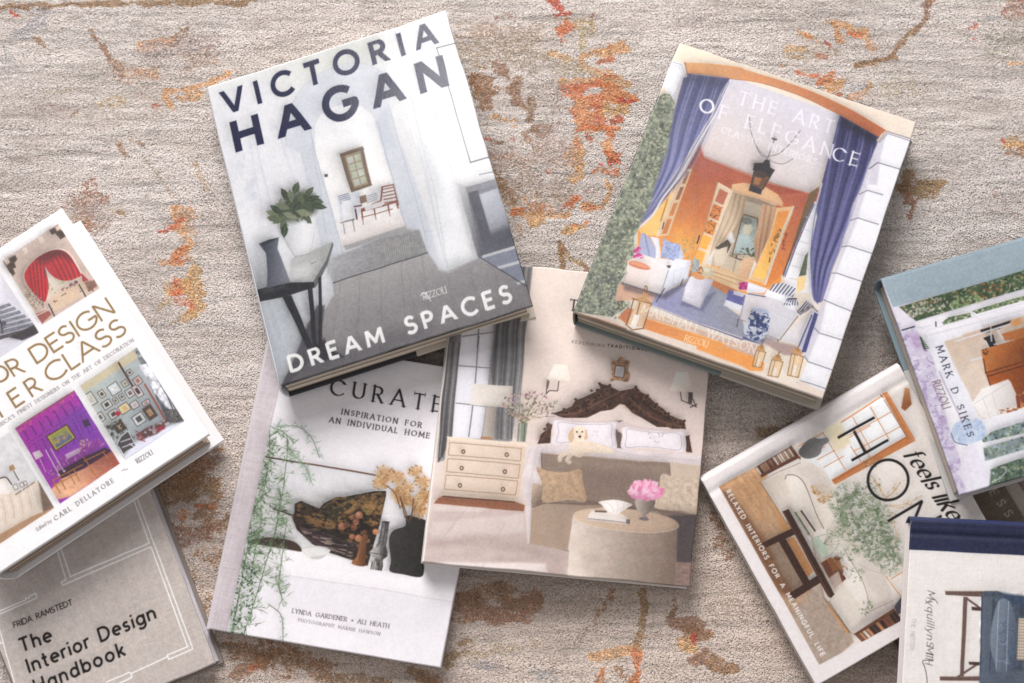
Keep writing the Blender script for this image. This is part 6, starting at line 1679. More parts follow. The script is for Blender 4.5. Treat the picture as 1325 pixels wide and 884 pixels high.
    c.poly(quad_in(*q, .12, .62, .88, .88), rgb(96, 112, 128)); c.noise(quad_in(*q, .14, .3, .86, .7), .9, 3, 3, 8, col=rgb(206, 150, 130), thr=.05); c.noise(quad_in(*q, .14, .3, .86, .8), .9, 3, 3, 9, col=rgb(110, 100, 140), thr=.12)
    c.poly(A6((185, 655), (225, 640), (248, 672), (205, 695)), rgb(222, 206, 216)); c.line(A6((228, 690), (260, 760)), 1.1, rgb(206, 190, 200)); c.poly(A6((470, 470), (505, 458), (520, 495), (485, 510)), rgb(66, 34, 78))
    sofa = A6((275, 770), (330, 690), (470, 610), (560, 570), (600, 600), (470, 680), (360, 760), (300, 800))
    c.poly(sofa, rgb(140, 50, 152), 1, f=2); c.noise(sofa, .8, 3, 3, 10, col=rgb(206, 130, 200), thr=.1)
    c.poly(A6((370, 665), (450, 625), (462, 645), (385, 690)), rgb(206, 170, 206)); c.leaves(A6((440, 600), (500, 570), (510, 610), (460, 630)), 20, 4, [rgb(206, 190, 110), rgb(150, 70, 130), rgb(226, 200, 160)], 5)
    c.poly(A6((330, 760), (470, 680), (600, 620), (640, 640), (540, 710), (420, 800), (350, 800)), rgb(56, 26, 46), .9, f=2)
    fl = A6((290, 860), (350, 800), (480, 740), (640, 640), (690, 712), (400, 900), (320, 920))
    c.grad(fl, A6((420, 840)), rgb(226, 172, 136), A6((640, 690)), rgb(164, 84, 66), f=2); c.noise(fl, .12, 8, 4, 11)
    for a in (((262, 640), (335, 775)), ((290, 630), (365, 760))):
        c.line(A6(*a), 1.4, rgb(222, 206, 222))
    for a in (((300, 810), (420, 745)), ((420, 745), (470, 720)), ((300, 808), (340, 880)), ((420, 745), (450, 810)), ((480, 680), (555, 800)), ((345, 800), (370, 860)), ((395, 770), (425, 830)), ((300, 840), (440, 770)), ((480, 700), (600, 640)), ((590, 650), (620, 690))):
        c.line(A6(*a), 1.4, rgb(176, 112, 52))
    for x, y in ((335, 778), (365, 756)):
        c.ell(*A6((x, y)), 1.8, 1.5, rgb(236, 226, 236))
    c.pop()
    # tile 4: blue-green gallery wall
    t = A6((458, 270), (785, 52), (1054, 468), (712, 692))
    c.grad(t, A6((520, 330)), rgb(184, 192, 189), A6((900, 400)), rgb(156, 165, 171)); c.push(t)
    c.poly(A6((458, 270), (785, 52), (800, 110), (690, 170), (480, 310)), rgb(198, 186, 156), 1, f=3)
    c.grad(A6((770, 60), (800, 40), (1060, 470), (960, 480), (830, 200)), A6((800, 120)), rgb(130, 134, 142), A6((980, 430)), rgb(74, 76, 84), f=2)
    c.poly(A6((800, 150), (860, 140), (960, 330), (1010, 420), (960, 400), (880, 300)), rgb(216, 216, 224), 1, f=2); c.line(A6((850, 140), (960, 330), (1000, 430)), 1.4, rgb(60, 60, 70)); c.noise(A6((770, 60), (830, 80), (1050, 460), (950, 470)), .5, 4, 4, 12)
    c.poly(A6((940, 400), (1010, 400), (1054, 468), (990, 480)), rgb(96, 92, 92), .9, f=2); c.noise(A6((940, 380), (1010, 400), (1054, 468), (960, 480)), .6, 3, 3, 13)
    c.line(A6((680, 140), (760, 270)), 2.6, rgb(74, 44, 40))
    for (x, y, w, h, mat, inn) in ((515, 350, 60, 74, (206, 206, 196), (190, 186, 176)), (583, 318, 34, 40, (230, 222, 206), (70, 62, 56)), (655, 288, 62, 62, (214, 220, 222), (226, 228, 228)), (716, 256, 32, 34, (232, 226, 208), (140, 130, 116)), (744, 194, 30, 30, (230, 228, 224), (70, 62, 58)), (612, 378, 52, 44, (228, 226, 222), (64, 58, 56)), (662, 356, 26, 32, (236, 232, 224), (100, 92, 84)), (698, 334, 26, 34, (236, 232, 224), (90, 80, 74)), (712, 398, 60, 50, (226, 208, 166), (206, 178, 128)), (650, 432, 54, 44, (226, 224, 220), (88, 64, 66)), (575, 450, 40, 50, (226, 224, 218), (96, 92, 90)), (745, 310, 44, 46, (230, 226, 226), (120, 104, 104)), (788, 298, 40, 72, (222, 208, 210), (70, 40, 56)), (790, 240, 44, 44, (210, 190, 186), (160, 120, 116)), (770, 378, 44, 40, (222, 214, 214), (190, 180, 184)), (795, 458, 66, 60, (232, 232, 234), (80, 80, 84)), (858, 420, 56, 76, (84, 62, 52), (176, 140, 104)), (835, 365, 46, 24, (226, 216, 220), (170, 120, 124)), (684, 505, 60, 54, (98, 80, 66), (206, 186, 146))):
        u = np.array((.835, -.55)); v = np.array((.55, .835)); p = np.array(A6((x, y))); w2, h2 = w / 8.83, h / 8.83
        q = [tuple(p - u * w2 - v * h2), tuple(p + u * w2 - v * h2), tuple(p + u * w2 + v * h2), tuple(p - u * w2 + v * h2)]
        c.poly(q, rgb(*mat)); c.outline(q, .9, rgb(70, 62, 60)); c.poly(quad_in(*q, .25, .24, .75, .76), rgb(*inn)); c.noise(quad_in(*q, .25, .24, .75, .76), .25, 3, 3, int(x))
    c.line(A6((830, 260), (900, 380), (950, 470)), 2.4, rgb(150, 70, 50)); c.ell(*A6((675, 428)), 3.4, 3, rgb(176, 34, 54))
    c.noise(A6((600, 500), (700, 450), (740, 540), (650, 580)), .9, 3, 3, 14, col=rgb(60, 52, 46), thr=.0)
    fl = A6((700, 690), (760, 600), (900, 520), (1054, 470), (712, 692)); c.poly(fl, rgb(214, 214, 230), 1, f=3)
    ch = A6((670, 600), (690, 560), (730, 525), (760, 560), (775, 610), (720, 640), (700, 660)); c.poly(ch, rgb(72, 66, 70), 1, f=1)
    for a in (((670, 600), (690, 560), (732, 525), (775, 610)), ((680, 620), (705, 665)), ((740, 600), (775, 620)), ((690, 590), (745, 570)), ((700, 620), (760, 596))):
        c.line(A6(*a), 1.3, rgb(226, 226, 236))
    st = A6((760, 560), (830, 510), (960, 450), (975, 480), (900, 540), (800, 580)); c.poly(st, rgb(92, 62, 62), 1, f=2); c.noise(st, .8, 4, 3, 15, col=rgb(206, 196, 206), thr=.05)
    for k in range(4):
        c.line(A6((775 + k * 4, 525 + k * 16), (815 + k * 4, 548 + k * 12)), 1.3, rgb(140, 60, 66))
    c.poly(A6((890, 510), (930, 490), (945, 510), (905, 530)), rgb(150, 40, 56))
    c.pop()
    # tile 5: bedroom corner
    t = [(-66, 612)] + [A6((57, 537))] + A7((217, 181), (-40, 352))
    c.poly(t, rgb(206, 204, 206)); c.push(t)
    c.noise(t, .06, 8, 8, 16)
    for k in range(4):
        c.line(smooth(Y((-20 + k * 20, 500 - k * 10), (30 + k * 14, 440 - k * 18), (70 + k * 12, 460 - k * 20))), 2, rgb(226, 224, 228), .6, f=3)
    c.poly(Y((-10, 560), (30, 560), (60, 610), (100, 590), (150, 560), (210, 660), (0, 800), (-60, 800)), rgb(222, 206, 192), 1, f=2)
    c.poly(smooth(Y((0, 555), (22, 550), (44, 575), (40, 605), (10, 615), (-10, 600)), 4, True), rgb(236, 228, 224), 1, f=1); c.line(smooth(Y((0, 552), (24, 548), (46, 575))), 1.6, rgb(66, 54, 52))
    c.poly(Y((36, 505), (52, 496), (62, 515), (40, 525)), rgb(166, 130, 92)); c.line(Y((54, 522), (74, 558)), 1.2, rgb(72, 60, 56))
    for x, y, w, h in ((50, 580, 14, 16), (76, 572, 12, 14), (92, 566, 10, 12)):
        q = Y((x, y), (x + w, y - w * .6), (x + w + h * .5, y + h * .7), (x + h * .5, y + h)); c.poly(q, rgb(232, 228, 226)); c.outline(q, .8, rgb(110, 96, 90))
    c.line(Y((62, 614), (135, 566)), 1.6, rgb(140, 112, 90)); c.line(Y((100, 592), (150, 672)), 1.6, rgb(232, 220, 208)); c.line(Y((135, 570), (165, 660)), 1.4, rgb(226, 212, 198))
    for k in range(9):
        c.line(smooth(Y((-10 + k * 16, 640 - k * 8), (4 + k * 16, 690 - k * 9), (6 + k * 17, 730 - k * 9))), 1.4, rgb(190, 170, 152) if k % 2 else rgb(242, 234, 226), .7, f=2)
    c.poly(Y((150, 560), (170, 570), (215, 660), (170, 690)), rgb(96, 74, 62), .8, f=3)
    c.poly(Y((-20, 780), (120, 700), (216, 660), (220, 690), (-20, 840)), rgb(176, 138, 106), 1, f=2)
    c.pop()
    c.organic(341)
    # titles
    gold = rgb(146, 114, 66); up = (-13.0, -20.0)
    c.text('DESIGN', A6((214, 151)), A5((668, 690)), up, w=.12, col=gold, xs=1.24)
    c.text('OR', A6((-38, 274)), A6((168, 186)), up, w=.125, xs=1.14, col=gold, track=.09)
    c.text('INTERI', (-103, 576), (-13, 516), up, w=.125, xs=1.14, col=gold)
    c.text('CLASS', (66.5, 499.5), (167, 432), up, w=.12, col=gold, xs=1.36)
    c.text('TER', (-3.5, 547.5), A6((250, 298)), up, w=.12, xs=1.16, col=gold)
    c.text('MAS', (-72, 594), (-14, 556), up, w=.125, xs=1.14, col=gold)
    g2 = rgb(120, 112, 112); kw = dict(nib=(20, .32), serif=.16)
    c.text("AMERICA'S FINEST DESIGNERS ON THE ART OF DECORATION", (-10, 561.5), A6((772, 16)), (-2.6, -4.0), w=.17, col=g2, sp=.6, **kw)
    c.text('Edited by', A7((150, 275)), A7((208, 236)), (-2.6, -3.8), w=.13, col=g2, sp=.4)
    c.text('CARL DELLATORE', A7((222, 232)), A7((458, 76)), (-3.2, -4.8), w=.17, col=rgb(96, 90, 92), sp=.6, **kw)
    c.text('RIZZOLI', A6((784, 712)), A6((874, 656)), (-3.2, -5.4), w=.12, col=rgb(70, 66, 70), nib=(30, .45), xs=.8)
    c.line(smooth(A6((694, 752), (708, 744), (716, 748), (728, 740))), .8, rgb(120, 112, 112))
    return c


def art_hand():
    c = Canvas(Q_HAND, rgb(206, 195, 189), 1.3)
    A7 = K(0, 600, 3.112)
    c.noise(Q_HAND, .03, 1.5, 22, 1, ang=-22); c.noise(Q_HAND, .03, 22, 1.5, 2, ang=-22); c.noise(Q_HAND, .05, 3, 3, 3)
    wl = rgb(255, 253, 252)
    for pl in (((500, 0), (560, 158), (778, 748), (682, 792), (676, 775), (757, 740), (612, 345), (258, 500), (253, 486), (272, 478), (240, 372), (180, 200)),
               ((490, 10), (547, 168), (606, 330), (290, 465), (256, 366), (200, 200)),
               ((-60, 645), (155, 550), (150, 532), (124, 543), (122, 552), (108, 550), (110, 558), (-60, 632)),
               ((-40, 640), (0, 665), (18, 730), (58, 884), (90, 980)), ((-10, 690), (8, 736), (18, 730)),
               ((676, 782), (530, 848), (535, 862), (455, 900), (300, 960)), ((530, 848), (524, 843), (430, 884))):
        c.line(A7(*pl), 1.5, wl, 1)
    ink = rgb(42, 37, 36)
    c.text('FRIDA RAMSTEDT', A7((62, 673)), A7((298, 578)), (-2.1, -7.4), w=.14, col=ink, sp=.5)
    up = (-5.3, -17.2)
    c.text('The', A7((94, 770)), A7((216, 720)), up, w=.17, col=ink, sp=.3)
    c.text('Interior Design', A7((122, 852)), A7((634, 630)), up, w=.17, col=ink, sp=.34)
    c.text('Handbook', A7((150, 932)), A7((510, 776)), up, w=.17, col=ink)
    return c


def art_feel():
    c = Canvas(Q_FEEL, rgb(229, 222, 222), 1.45)
    G4, G5, G6, G8, Z5, Z6 = K(900, 450, 4.4167), K(900, 600, 3.1133), K(1125, 450, 4.42), K(1125, 640, 3.625), K(1205, 600, 9.825), K(1140, 640, 11.05)
    pic = [(930.6, 630), (1185, 484), (1318, 722), (1060.6, 860.8)]
    c.poly(pic, rgb(224, 216, 210)); c.push(pic)
    c.poly(G4((560, 560), (1190, 180), (1400, 500), (1000, 900), (760, 880)), rgb(226, 218, 212), 1, f=10)
    # wooden floor, rug, dark lower strip
    fl = [(929, 629)] + G5((255, 10), (300, 60), (370, 240), (450, 480), (620, 690), (640, 720), (560, 790), (500, 815))
    c.grad(fl, G5((120, 100)), rgb(200, 154, 112), G5((560, 760)), rgb(180, 156, 138), f=2)
    c.noise(fl, .13, 26, 2.5, 4, ang=60); c.noise(fl, .08, 3, 3, 5)
    c.poly(G5((300, 130), (340, 100), (400, 260), (360, 310)), rgb(206, 150, 98), .8, f=5)
    c.poly(G5((95, 98), (140, 120), (300, 330), (410, 500), (400, 560), (330, 520)), rgb(126, 88, 64), .9, f=8)
    c.poly(G5((480, 500), (520, 490), (640, 690), (560, 790), (500, 815), (400, 620)), rgb(178, 160, 146), .9, f=8)
    c.poly(G5((300, 330), (380, 310), (450, 490), (400, 520), (340, 430)), rgb(150, 128, 110), .9, f=6)
    c.noise(G5((300, 300), (540, 500), (620, 700), (500, 815), (300, 400)), .12, 3, 3, 6)
    c.poly(G5((500, 490), (545, 540), (640, 660), (610, 690), (540, 590)), rgb(206, 150, 100), .85, f=4)
    c.poly(G5((370, 320), (400, 300), (480, 440), (450, 470)), rgb(196, 140, 92), 1, f=2)
    # bookshelf beside the sofa
    bs = G4((340, 685), (550, 562), (594, 630), (378, 742)); c.poly(bs, rgb(104, 66, 50)); c.push(bs)
    r = random.Random(1)
    for k in range(17):
        t = k / 17; t1 = t + .045
        c.poly(quad_in(*bs, t, .06, t1, .78), rgb(*r.choice([(84, 52, 42), (206, 190, 172), (132, 84, 64), (226, 216, 204), (60, 48, 44), (170, 140, 116), (150, 110, 86)])))
    c.pop(); c.line(G4((378, 742), (600, 628)), 1.6, rgb(96, 60, 46)); c.line(G4((546, 562), (600, 640)), 2, rgb(120, 72, 48))
    # windows: orange wood frames, white panes
    wd, wl = rgb(198, 126, 76), rgb(206, 148, 104)
    q1 = G4((590, 565), (732, 486), (880, 700), (740, 790)); c.poly(q1, rgb(230, 230, 232), 1)
    q2 = G4((832, 432), (1092, 262), (1258, 540), (905, 700)); c.poly(q2, rgb(236, 236, 238), 1); c.poly(G4((880, 560), (960, 520), (1010, 640), (900, 700), (790, 780), (740, 700)), rgb(234, 234, 236), 1, f=2)
    for a in (((640, 620), (740, 570)), ((700, 645), (800, 590)), ((735, 690), (850, 625)), ((790, 770), (905, 700)), ((730, 490), (860, 705)), ((905, 470), (1035, 690)), ((1000, 340), (1110, 530)), ((860, 530), (1000, 450)), ((870, 510), (1120, 372)), ((905, 600), (1190, 450)), ((890, 570), (950, 660)), ((900, 400), (1000, 580))):
        c.line(G4(*a), 1.3, wl)
    c.line(G4((590, 566), (732, 487)), 1.8, wl); c.line(G4((832, 432), (1092, 262)), 2.2, wl)
    c.poly(G4((1068, 262), (1098, 254), (1262, 535), (1215, 530)), wd); c.poly(G4((1215, 510), (1262, 540), (798, 792), (778, 762)), wd); c.line(G4((1080, 300), (1215, 525)), 1.2, rgb(140, 100, 76), .8); c.line(G4((1210, 520), (790, 770)), 1.0, rgb(150, 92, 58), .8); c.line(G4((1058, 270), (1075, 288)), 1.2, rgb(80, 70, 66))
    c.line(G4((1100, 270), (1250, 535)), .8, rgb(226, 170, 124), .8)
    # lamp shade and grey vase
    c.grad(G4((738, 462), (830, 428), (892, 548), (808, 602)), G4((760, 480)), rgb(234, 222, 190), G4((860, 560)), rgb(226, 212, 182), .95, f=4)
    c.grad(smooth(G4((590, 598), (606, 570), (640, 532), (680, 516), (712, 524), (752, 516), (764, 540), (728, 570), (718, 606), (690, 630), (640, 640), (605, 625)), 4, True), G4((600, 560)), rgb(84, 82, 84), G4((730, 600)), rgb(132, 128, 128), f=1)
    # sofa
    cr = rgb(222, 212, 202)
    so = G5((262, 74), (330, 30), (400, 8), (470, 0), (520, 30), (580, 130), (640, 300), (720, 400), (790, 540), (806, 580), (622, 682), (520, 545), (470, 300), (372, 245))
    c.poly(so, cr, 1, f=1.2)
    c.grad(G5((262, 74), (360, 40), (400, 200), (372, 245)), G5((270, 80)), rgb(206, 192, 180), G5((380, 160)), rgb(222, 210, 200), f=1.5)
    c.grad(smooth(G5((364, 70), (400, 50), (440, 90), (480, 200), (520, 260), (470, 270), (410, 160)), 4, True), G5((380, 90)), rgb(230, 221, 212), G5((500, 240)), rgb(206, 196, 186), f=1.5)
    c.line(smooth(G5((364, 66), (372, 50), (410, 55), (445, 95), (490, 210), (520, 270))), 1.1, rgb(128, 112, 100)); c.line(G5((264, 74), (330, 40), (425, 0)), 1.0, rgb(160, 146, 134)); c.line(G5((264, 78), (370, 246)), 1.0, rgb(140, 118, 104))
    c.poly(smooth(G5((560, 330), (620, 380), (690, 500), (700, 570), (680, 592), (640, 540), (580, 440)), 4, True), rgb(232, 224, 216), 1, f=1.5); c.line(smooth(G5((600, 350), (680, 490), (700, 580), (676, 592))), 1.0, rgb(150, 134, 122), .9)
    c.poly(smooth(G5((650, 350), (740, 390), (790, 520), (770, 560), (700, 500)), 4, True), rgb(212, 202, 194), 1, f=2)
    c.poly(G5((620, 680), (720, 570), (790, 545), (806, 580), (640, 672)), rgb(206, 194, 188), 1, f=1.5); c.line(G5((622, 682), (540, 560)), 1.0, rgb(120, 100, 88)); c.line(G5((700, 600), (796, 556)), .9, rgb(160, 144, 134))
    c.leaves(G4((660, 800), (720, 770), (800, 840), (740, 900), (690, 880)), 150, 5, [rgb(176, 134, 88), rgb(150, 110, 70), rgb(206, 170, 124), rgb(192, 150, 104)], 7, asp=.3)
    c.line(G5((372, 245), (470, 300), (520, 545), (622, 682)), 1.4, rgb(112, 92, 80), .8, f=1.6); c.poly(G5((372, 245), (430, 200), (480, 290), (540, 500), (520, 545), (470, 300)), rgb(196, 182, 170), .7, f=4); c.poly(G5((400, 20), (470, 10), (530, 60), (560, 140), (500, 120), (440, 60)), rgb(208, 198, 190), .8, f=5)
    # dark coffee table with books, vase, box
    dk = rgb(72, 46, 38)
    c.poly(G5((352, 198), (378, 188), (564, 532), (548, 548), (536, 540)), dk); c.poly(G5((268, 328), (400, 262), (416, 286), (288, 346)), dk); c.poly(G5((382, 528), (502, 452), (518, 480), (396, 556)), dk); c.poly(G5((340, 322), (366, 308), (468, 486), (440, 498)), dk)
    c.line(G5((356, 200), (545, 540)), 1, rgb(126, 88, 70), .8)
    for k, col in enumerate(((226, 218, 210), (96, 110, 96), (206, 190, 172), (70, 66, 66))):
        c.line(G5((392 + k * 12, 206 - k * 3), (448 + k * 12, 296 - k * 6)), 2.4, rgb(*col))
    c.poly(G5((470, 318), (500, 300), (520, 330), (540, 350), (536, 385), (510, 372), (480, 345)), rgb(170, 190, 170), .8, f=1.5); c.outline(smooth(G5((470, 318), (500, 300), (560, 290), (580, 330), (536, 385), (500, 370)), 4, True), .8, rgb(150, 160, 146))
    c.poly(G5((508, 408), (548, 384), (610, 470), (566, 512)), rgb(116, 66, 46)); c.poly(G5((530, 395), (580, 380), (600, 440), (560, 450)), rgb(150, 96, 58), .9, f=2); c.leaves(G5((560, 380), (610, 390), (620, 470), (570, 470)), 22, 5, [rgb(96, 60, 40), rgb(176, 130, 84), rgb(70, 48, 38)], 8); c.poly(G5((540, 470), (580, 440), (600, 500), (560, 530)), rgb(212, 196, 186), .8, f=2)
    # branch of olive leaves
    r = random.Random(4)
    root = np.array(G5((520, 330)))
    for k in range(26):
        e = np.array(G5((r.uniform(590, 830), r.uniform(90, 470))))
        c.line(smooth([tuple(root), tuple(root * .45 + e * .55 + np.array((r.uniform(-16, 16), r.uniform(-12, 12)))), tuple(e)]), .5, rgb(120, 122, 100), .4)
    pl_ = G5((550, 170), (580, 100), (640, 85), (720, 135), (760, 215), (825, 330), (830, 410), (790, 455), (720, 395), (640, 325), (585, 290))
    c.noise(pl_, .75, 7, 7, 61, col=rgb(120, 134, 106), thr=.02, f=14); c.noise(pl_, .7, 4, 4, 62, col=rgb(84, 98, 74), thr=.16, f=14)
    c.leaves(G5((540, 160), (580, 90), (640, 80), (720, 130), (760, 210), (830, 330), (836, 420), (790, 470), (720, 400), (640, 330), (580, 300)), 760, 3.8, [rgb(122, 142, 112), rgb(96, 116, 88), rgb(150, 166, 140), rgb(78, 98, 74), rgb(180, 190, 170), rgb(206, 210, 196)], 9, asp=.3)
    for k in range(26):
        q = np.array(G5((r.gauss(690, 62), r.gauss(250, 95))))
        c.leaves([tuple(q + np.array((a, b)) * r.uniform(7, 13)) for a, b in ((-1, -.6), (0, -1), (1, -.5), (.8, .7), (-.3, 1), (-1, .4))], 30, 3.8, [rgb(112, 130, 100), rgb(92, 110, 82), rgb(142, 156, 128), rgb(74, 92, 68), rgb(196, 202, 184), rgb(126, 132, 96)], 200 + k, asp=.32)
    # dry stalks, chair foot, second shelf
    for a in (((1010, 740), (1050, 800), (1080, 860)), ((1175, 780), (1140, 830), (1090, 870))):
        p = smooth(G4(*a)); c.line(p, 1.2, rgb(196, 158, 116)); c.leaves([(x - 4, y - 3) for x, y in p] + [(x + 4, y + 3) for x, y in p[::-1]], 26, 3.4, [rgb(206, 170, 128), rgb(180, 142, 100)], 10, asp=.3)
    for a in (((120, 200), (350, 160), (600, 40)), ((130, 180), (300, 220), (420, 130)), ((140, 250), (220, 520), (240, 640))):
        p = smooth(Z6(*a)); c.line(p, 1.0, rgb(206, 176, 140)); c.leaves([(x - 2, y - 2) for x, y in p] + [(x + 3, y + 3) for x, y in p[::-1]], 14, 3, [rgb(196, 160, 120), rgb(160, 112, 84)], 11, asp=.3)
    c.grad(G4((1178, 350), (1200, 230), (1226, 240), (1240, 330), (1200, 368)), G4((1190, 250)), rgb(196, 136, 86), G4((1220, 340)), rgb(150, 92, 56), f=1)
    bs = G5((640, 690), (800, 586), (840, 640), (672, 722)); c.poly(bs, rgb(110, 72, 54)); c.push(bs)
    for k in range(12):
        c.poly(quad_in(*bs, k / 12, .2, k / 12 + .06, .9), rgb(*r.choice([(84, 52, 42), (214, 200, 186), (132, 84, 64), (60, 48, 44), (196, 140, 96), (226, 216, 206)])))
    c.pop(); c.line(G5((640, 690), (800, 588)), 1.4, rgb(120, 70, 48)); c.poly(G5((800, 580), (830, 540), (850, 600), (815, 610)), rgb(70, 62, 78), .9, f=2)
    c.poly(G5((770, 470), (840, 440), (850, 520), (800, 530)), rgb(232, 226, 220), .8, f=3); c.line(G5((770, 460), (830, 540)), 1.2, wl); c.line(G5((790, 470), (840, 440)), 1.2, wl)
    # fade of white along the lower picture edge
    c.pop()
    c.organic(351)
    # lettering
    bk = rgb(30, 25, 25)
    for a in (((815, 520), (1026, 402)), ((895, 652), (1106, 535)), ((908, 482), (972, 604))):
        p = [np.array(x) for x in G4(*a)]; u = (p[1] - p[0]) / np.linalg.norm(p[1] - p[0]); n = np.array((-u[1], u[0])) * 1.75
        c.poly([tuple(p[0] + n), tuple(p[1] + n), tuple(p[1] - n), tuple(p[0] - n)], bk)
    ctr = np.array(G4((1105, 765))); c.line([tuple(ctr + 26.2 * np.array((math.cos(t), math.sin(t)))) for t in np.linspace(0, 2 * math.pi, 61)], 3.5, bk)
    for a in (((112, 412), (606, 112)), ((600, 118), (420, 560)), ((420, 560), (880, 330))):
        p = [np.array(x) for x in Z6(*a)]; u = (p[1] - p[0]) / np.linalg.norm(p[1] - p[0]); n = np.array((-u[1], u[0])) * 1.75
        c.poly([tuple(p[0] + n), tuple(p[1] + n), tuple(p[1] - n), tuple(p[0] - n)], bk)
    c.text('feels like', (1170, 590), (1229, 676), (20.6, -12.2), w=.15, nib=(12, .18), slant=.36, col=bk, xs=.84, sp=.26)
    c.text('RELAXED INTERIORS FOR A MEANINGFUL LIFE', G5((124, 116)), G5((508, 779)), (5.4, -3.1), w=.2, col=rgb(240, 236, 234), sp=.7)
    return c


def art_sik():
    c = Canvas(Q_SIK, rgb(214, 212, 222), 1.35)
    H6, G6, Z5 = K(1100, 300, 4.418), K(1125, 450, 4.42), K(1205, 600, 9.825)
    # lavender blossoms at the tail side
    lav = H6((250, 430), (300, 430), (420, 640)) + G6((330, 20), (420, 180), (520, 400), (560, 560), (560, 840), (500, 850), (200, 0))
    c.poly(Q_SIK, rgb(216, 212, 224)); c.poly(lav, rgb(203, 195, 216), 1, f=4)
    c.noise(lav, .9, 9, 9, 1, col=rgb(178, 160, 196), thr=.08); c.noise(lav, .8, 5, 5, 2, col=rgb(226, 222, 236), thr=.14); c.noise(lav, .6, 4, 4, 3, col=rgb(150, 128, 166), thr=.30)
    c.poly(H6((330, 600), (400, 590), (420, 680), (380, 690)), rgb(178, 150, 188), .7, f=8)
    c.poly(H6((250, 436), (290, 434), (370, 540), (300, 570)), rgb(222, 218, 228), 1, f=2)
    for k in range(7):
        p = H6((408 + k * 3, 622 + k * 10)); c.line([(p[0] - 1, p[1]), (p[0] + 7, p[1] - 2.2 + k * .2)], 1.4, rgb(58, 84, 56))
    c.line(H6((405, 615), (432, 690)), 1.6, rgb(44, 66, 46))
    # white window architecture
    c.poly(H6((370, 525), (1200, 290), (1400, 1500), (700, 1500), (560, 1100), (470, 700), (380, 570)), rgb(231, 229, 235), 1, f=2)
    c.poly(H6((370, 560), (480, 540), (420, 570)), rgb(206, 210, 220), 1, f=2)
    fol = [rgb(74, 104, 70), rgb(56, 80, 56), rgb(110, 136, 92), rgb(146, 160, 116), rgb(220, 212, 204), rgb(40, 58, 42), rgb(172, 180, 130)]
    def foliage(q, n, size, seed, base, extra=None):
        c.poly(q, base, 1, f=1.2); c.push(q); c.noise(q, .3, 8, 8, seed); c.leaves(q, n, size, fol if extra is None else fol + extra, seed, asp=.5); c.pop()
    band = H6((282, 437), (1100, 195), (1300, 140), (1300, 260), (994, 336), (690, 425), (378, 522), (340, 490))
    foliage(band, 420, 4.6, 4, rgb(72, 92, 64), [rgb(196, 110, 70), rgb(206, 206, 178)])
    c.leaves(H6((290, 440), (520, 380), (540, 440), (360, 500)), 90, 4.2, [rgb(232, 224, 216), rgb(206, 196, 190), rgb(150, 130, 110)], 5)
    c.leaves(H6((560, 420), (720, 350), (760, 400), (580, 460)), 60, 6, [rgb(150, 170, 120), rgb(120, 146, 100), rgb(176, 190, 150)], 6)
    c.leaves(H6((680, 350), (860, 310), (860, 390), (700, 400)), 22, 4.5, [rgb(196, 104, 66), rgb(150, 92, 60), rgb(226, 180, 110)], 7)
    for q in (((524, 532), (690, 484), (680, 476), (560, 500)), ((525, 530), (680, 475), (690, 500), (530, 545)), ((692, 465), (994, 375), (994, 405), (720, 482))):
        foliage(H6(*q), 60, 4, 8, rgb(130, 144, 112))
    c.line(H6((372, 528), (994, 345)), 1.0, rgb(200, 198, 208), .8); c.line(H6((300, 573), (368, 553)), 1.8, rgb(52, 50, 56)); c.line(H6((488, 528), (490, 552)), 1.8, rgb(80, 84, 92))
    c.line(H6((440, 575), (994, 420)), 1.2, rgb(206, 204, 212), .9); c.line(H6((430, 610), (994, 460)), 1.6, rgb(198, 198, 208), .8, f=2); c.line(H6((690, 470), (740, 520), (770, 570)), 2.0, rgb(214, 212, 220), 1)
    # interior seen through the open window
    inn = H6((540, 640), (640, 610), (900, 520), (1300, 400), (1300, 780)) + G6((884, 260), (884, 380), (680, 440), (620, 400), (560, 260), (440, 60), (420, 0))
    c.grad(inn, H6((560, 680)), rgb(206, 186, 168), G6((640, 380)), rgb(222, 206, 194), f=1.2); c.noise(inn, .05, 14, 14, 9)
    c.poly(H6((640, 600), (1300, 410), (1300, 470), (900, 560), (660, 640)), rgb(206, 178, 160), 1, f=3)
    c.poly(H6((740, 575), (795, 558), (800, 588), (748, 596)), rgb(40, 36, 40)); c.poly(H6((802, 556), (915, 522), (905, 540), (850, 570), (806, 580)), rgb(40, 36, 40)); c.poly(H6((758, 622), (812, 600), (842, 694), (826, 712), (808, 700)), rgb(38, 36, 40))
    for a in (((600, 640), (920, 540)), ((770, 640), (810, 720), (820, 715)), ((690, 750), (910, 690)), ((840, 580), (905, 690)), ((820, 660), (994, 610)), ((800, 590), (804, 640))):
        c.line(H6(*a), 2.0, rgb(226, 226, 232))
    c.poly(H6((905, 540), (960, 505), (980, 540), (930, 560)), rgb(206, 150, 100))
    ch0, ch1 = rgb(190, 108, 52), rgb(150, 78, 34)
    c.poly(H6((860, 600), (994, 560), (1200, 500), (1200, 620), (994, 630), (880, 640)), rgb(186, 112, 60), 1, f=1.5)
    c.grad(H6((745, 690), (990, 620), (1300, 540), (1300, 740), (994, 765), (775, 835), (758, 760)), H6((780, 720)), rgb(202, 122, 62), H6((980, 760)), ch1, f=1)
    c.grad(G6((665, 165), (884, 100), (1100, 40), (1100, 240), (884, 262), (840, 300), (800, 220), (690, 238)), G6((700, 180)), rgb(176, 94, 42), G6((880, 240)), rgb(146, 74, 32), f=1)
    for a in (((650, 80), (664, 162)), ((662, 160), (884, 96)), ((672, 180), (884, 118)), ((690, 236), (670, 170))):
        c.line(G6(*a), 1.6, rgb(104, 54, 30))
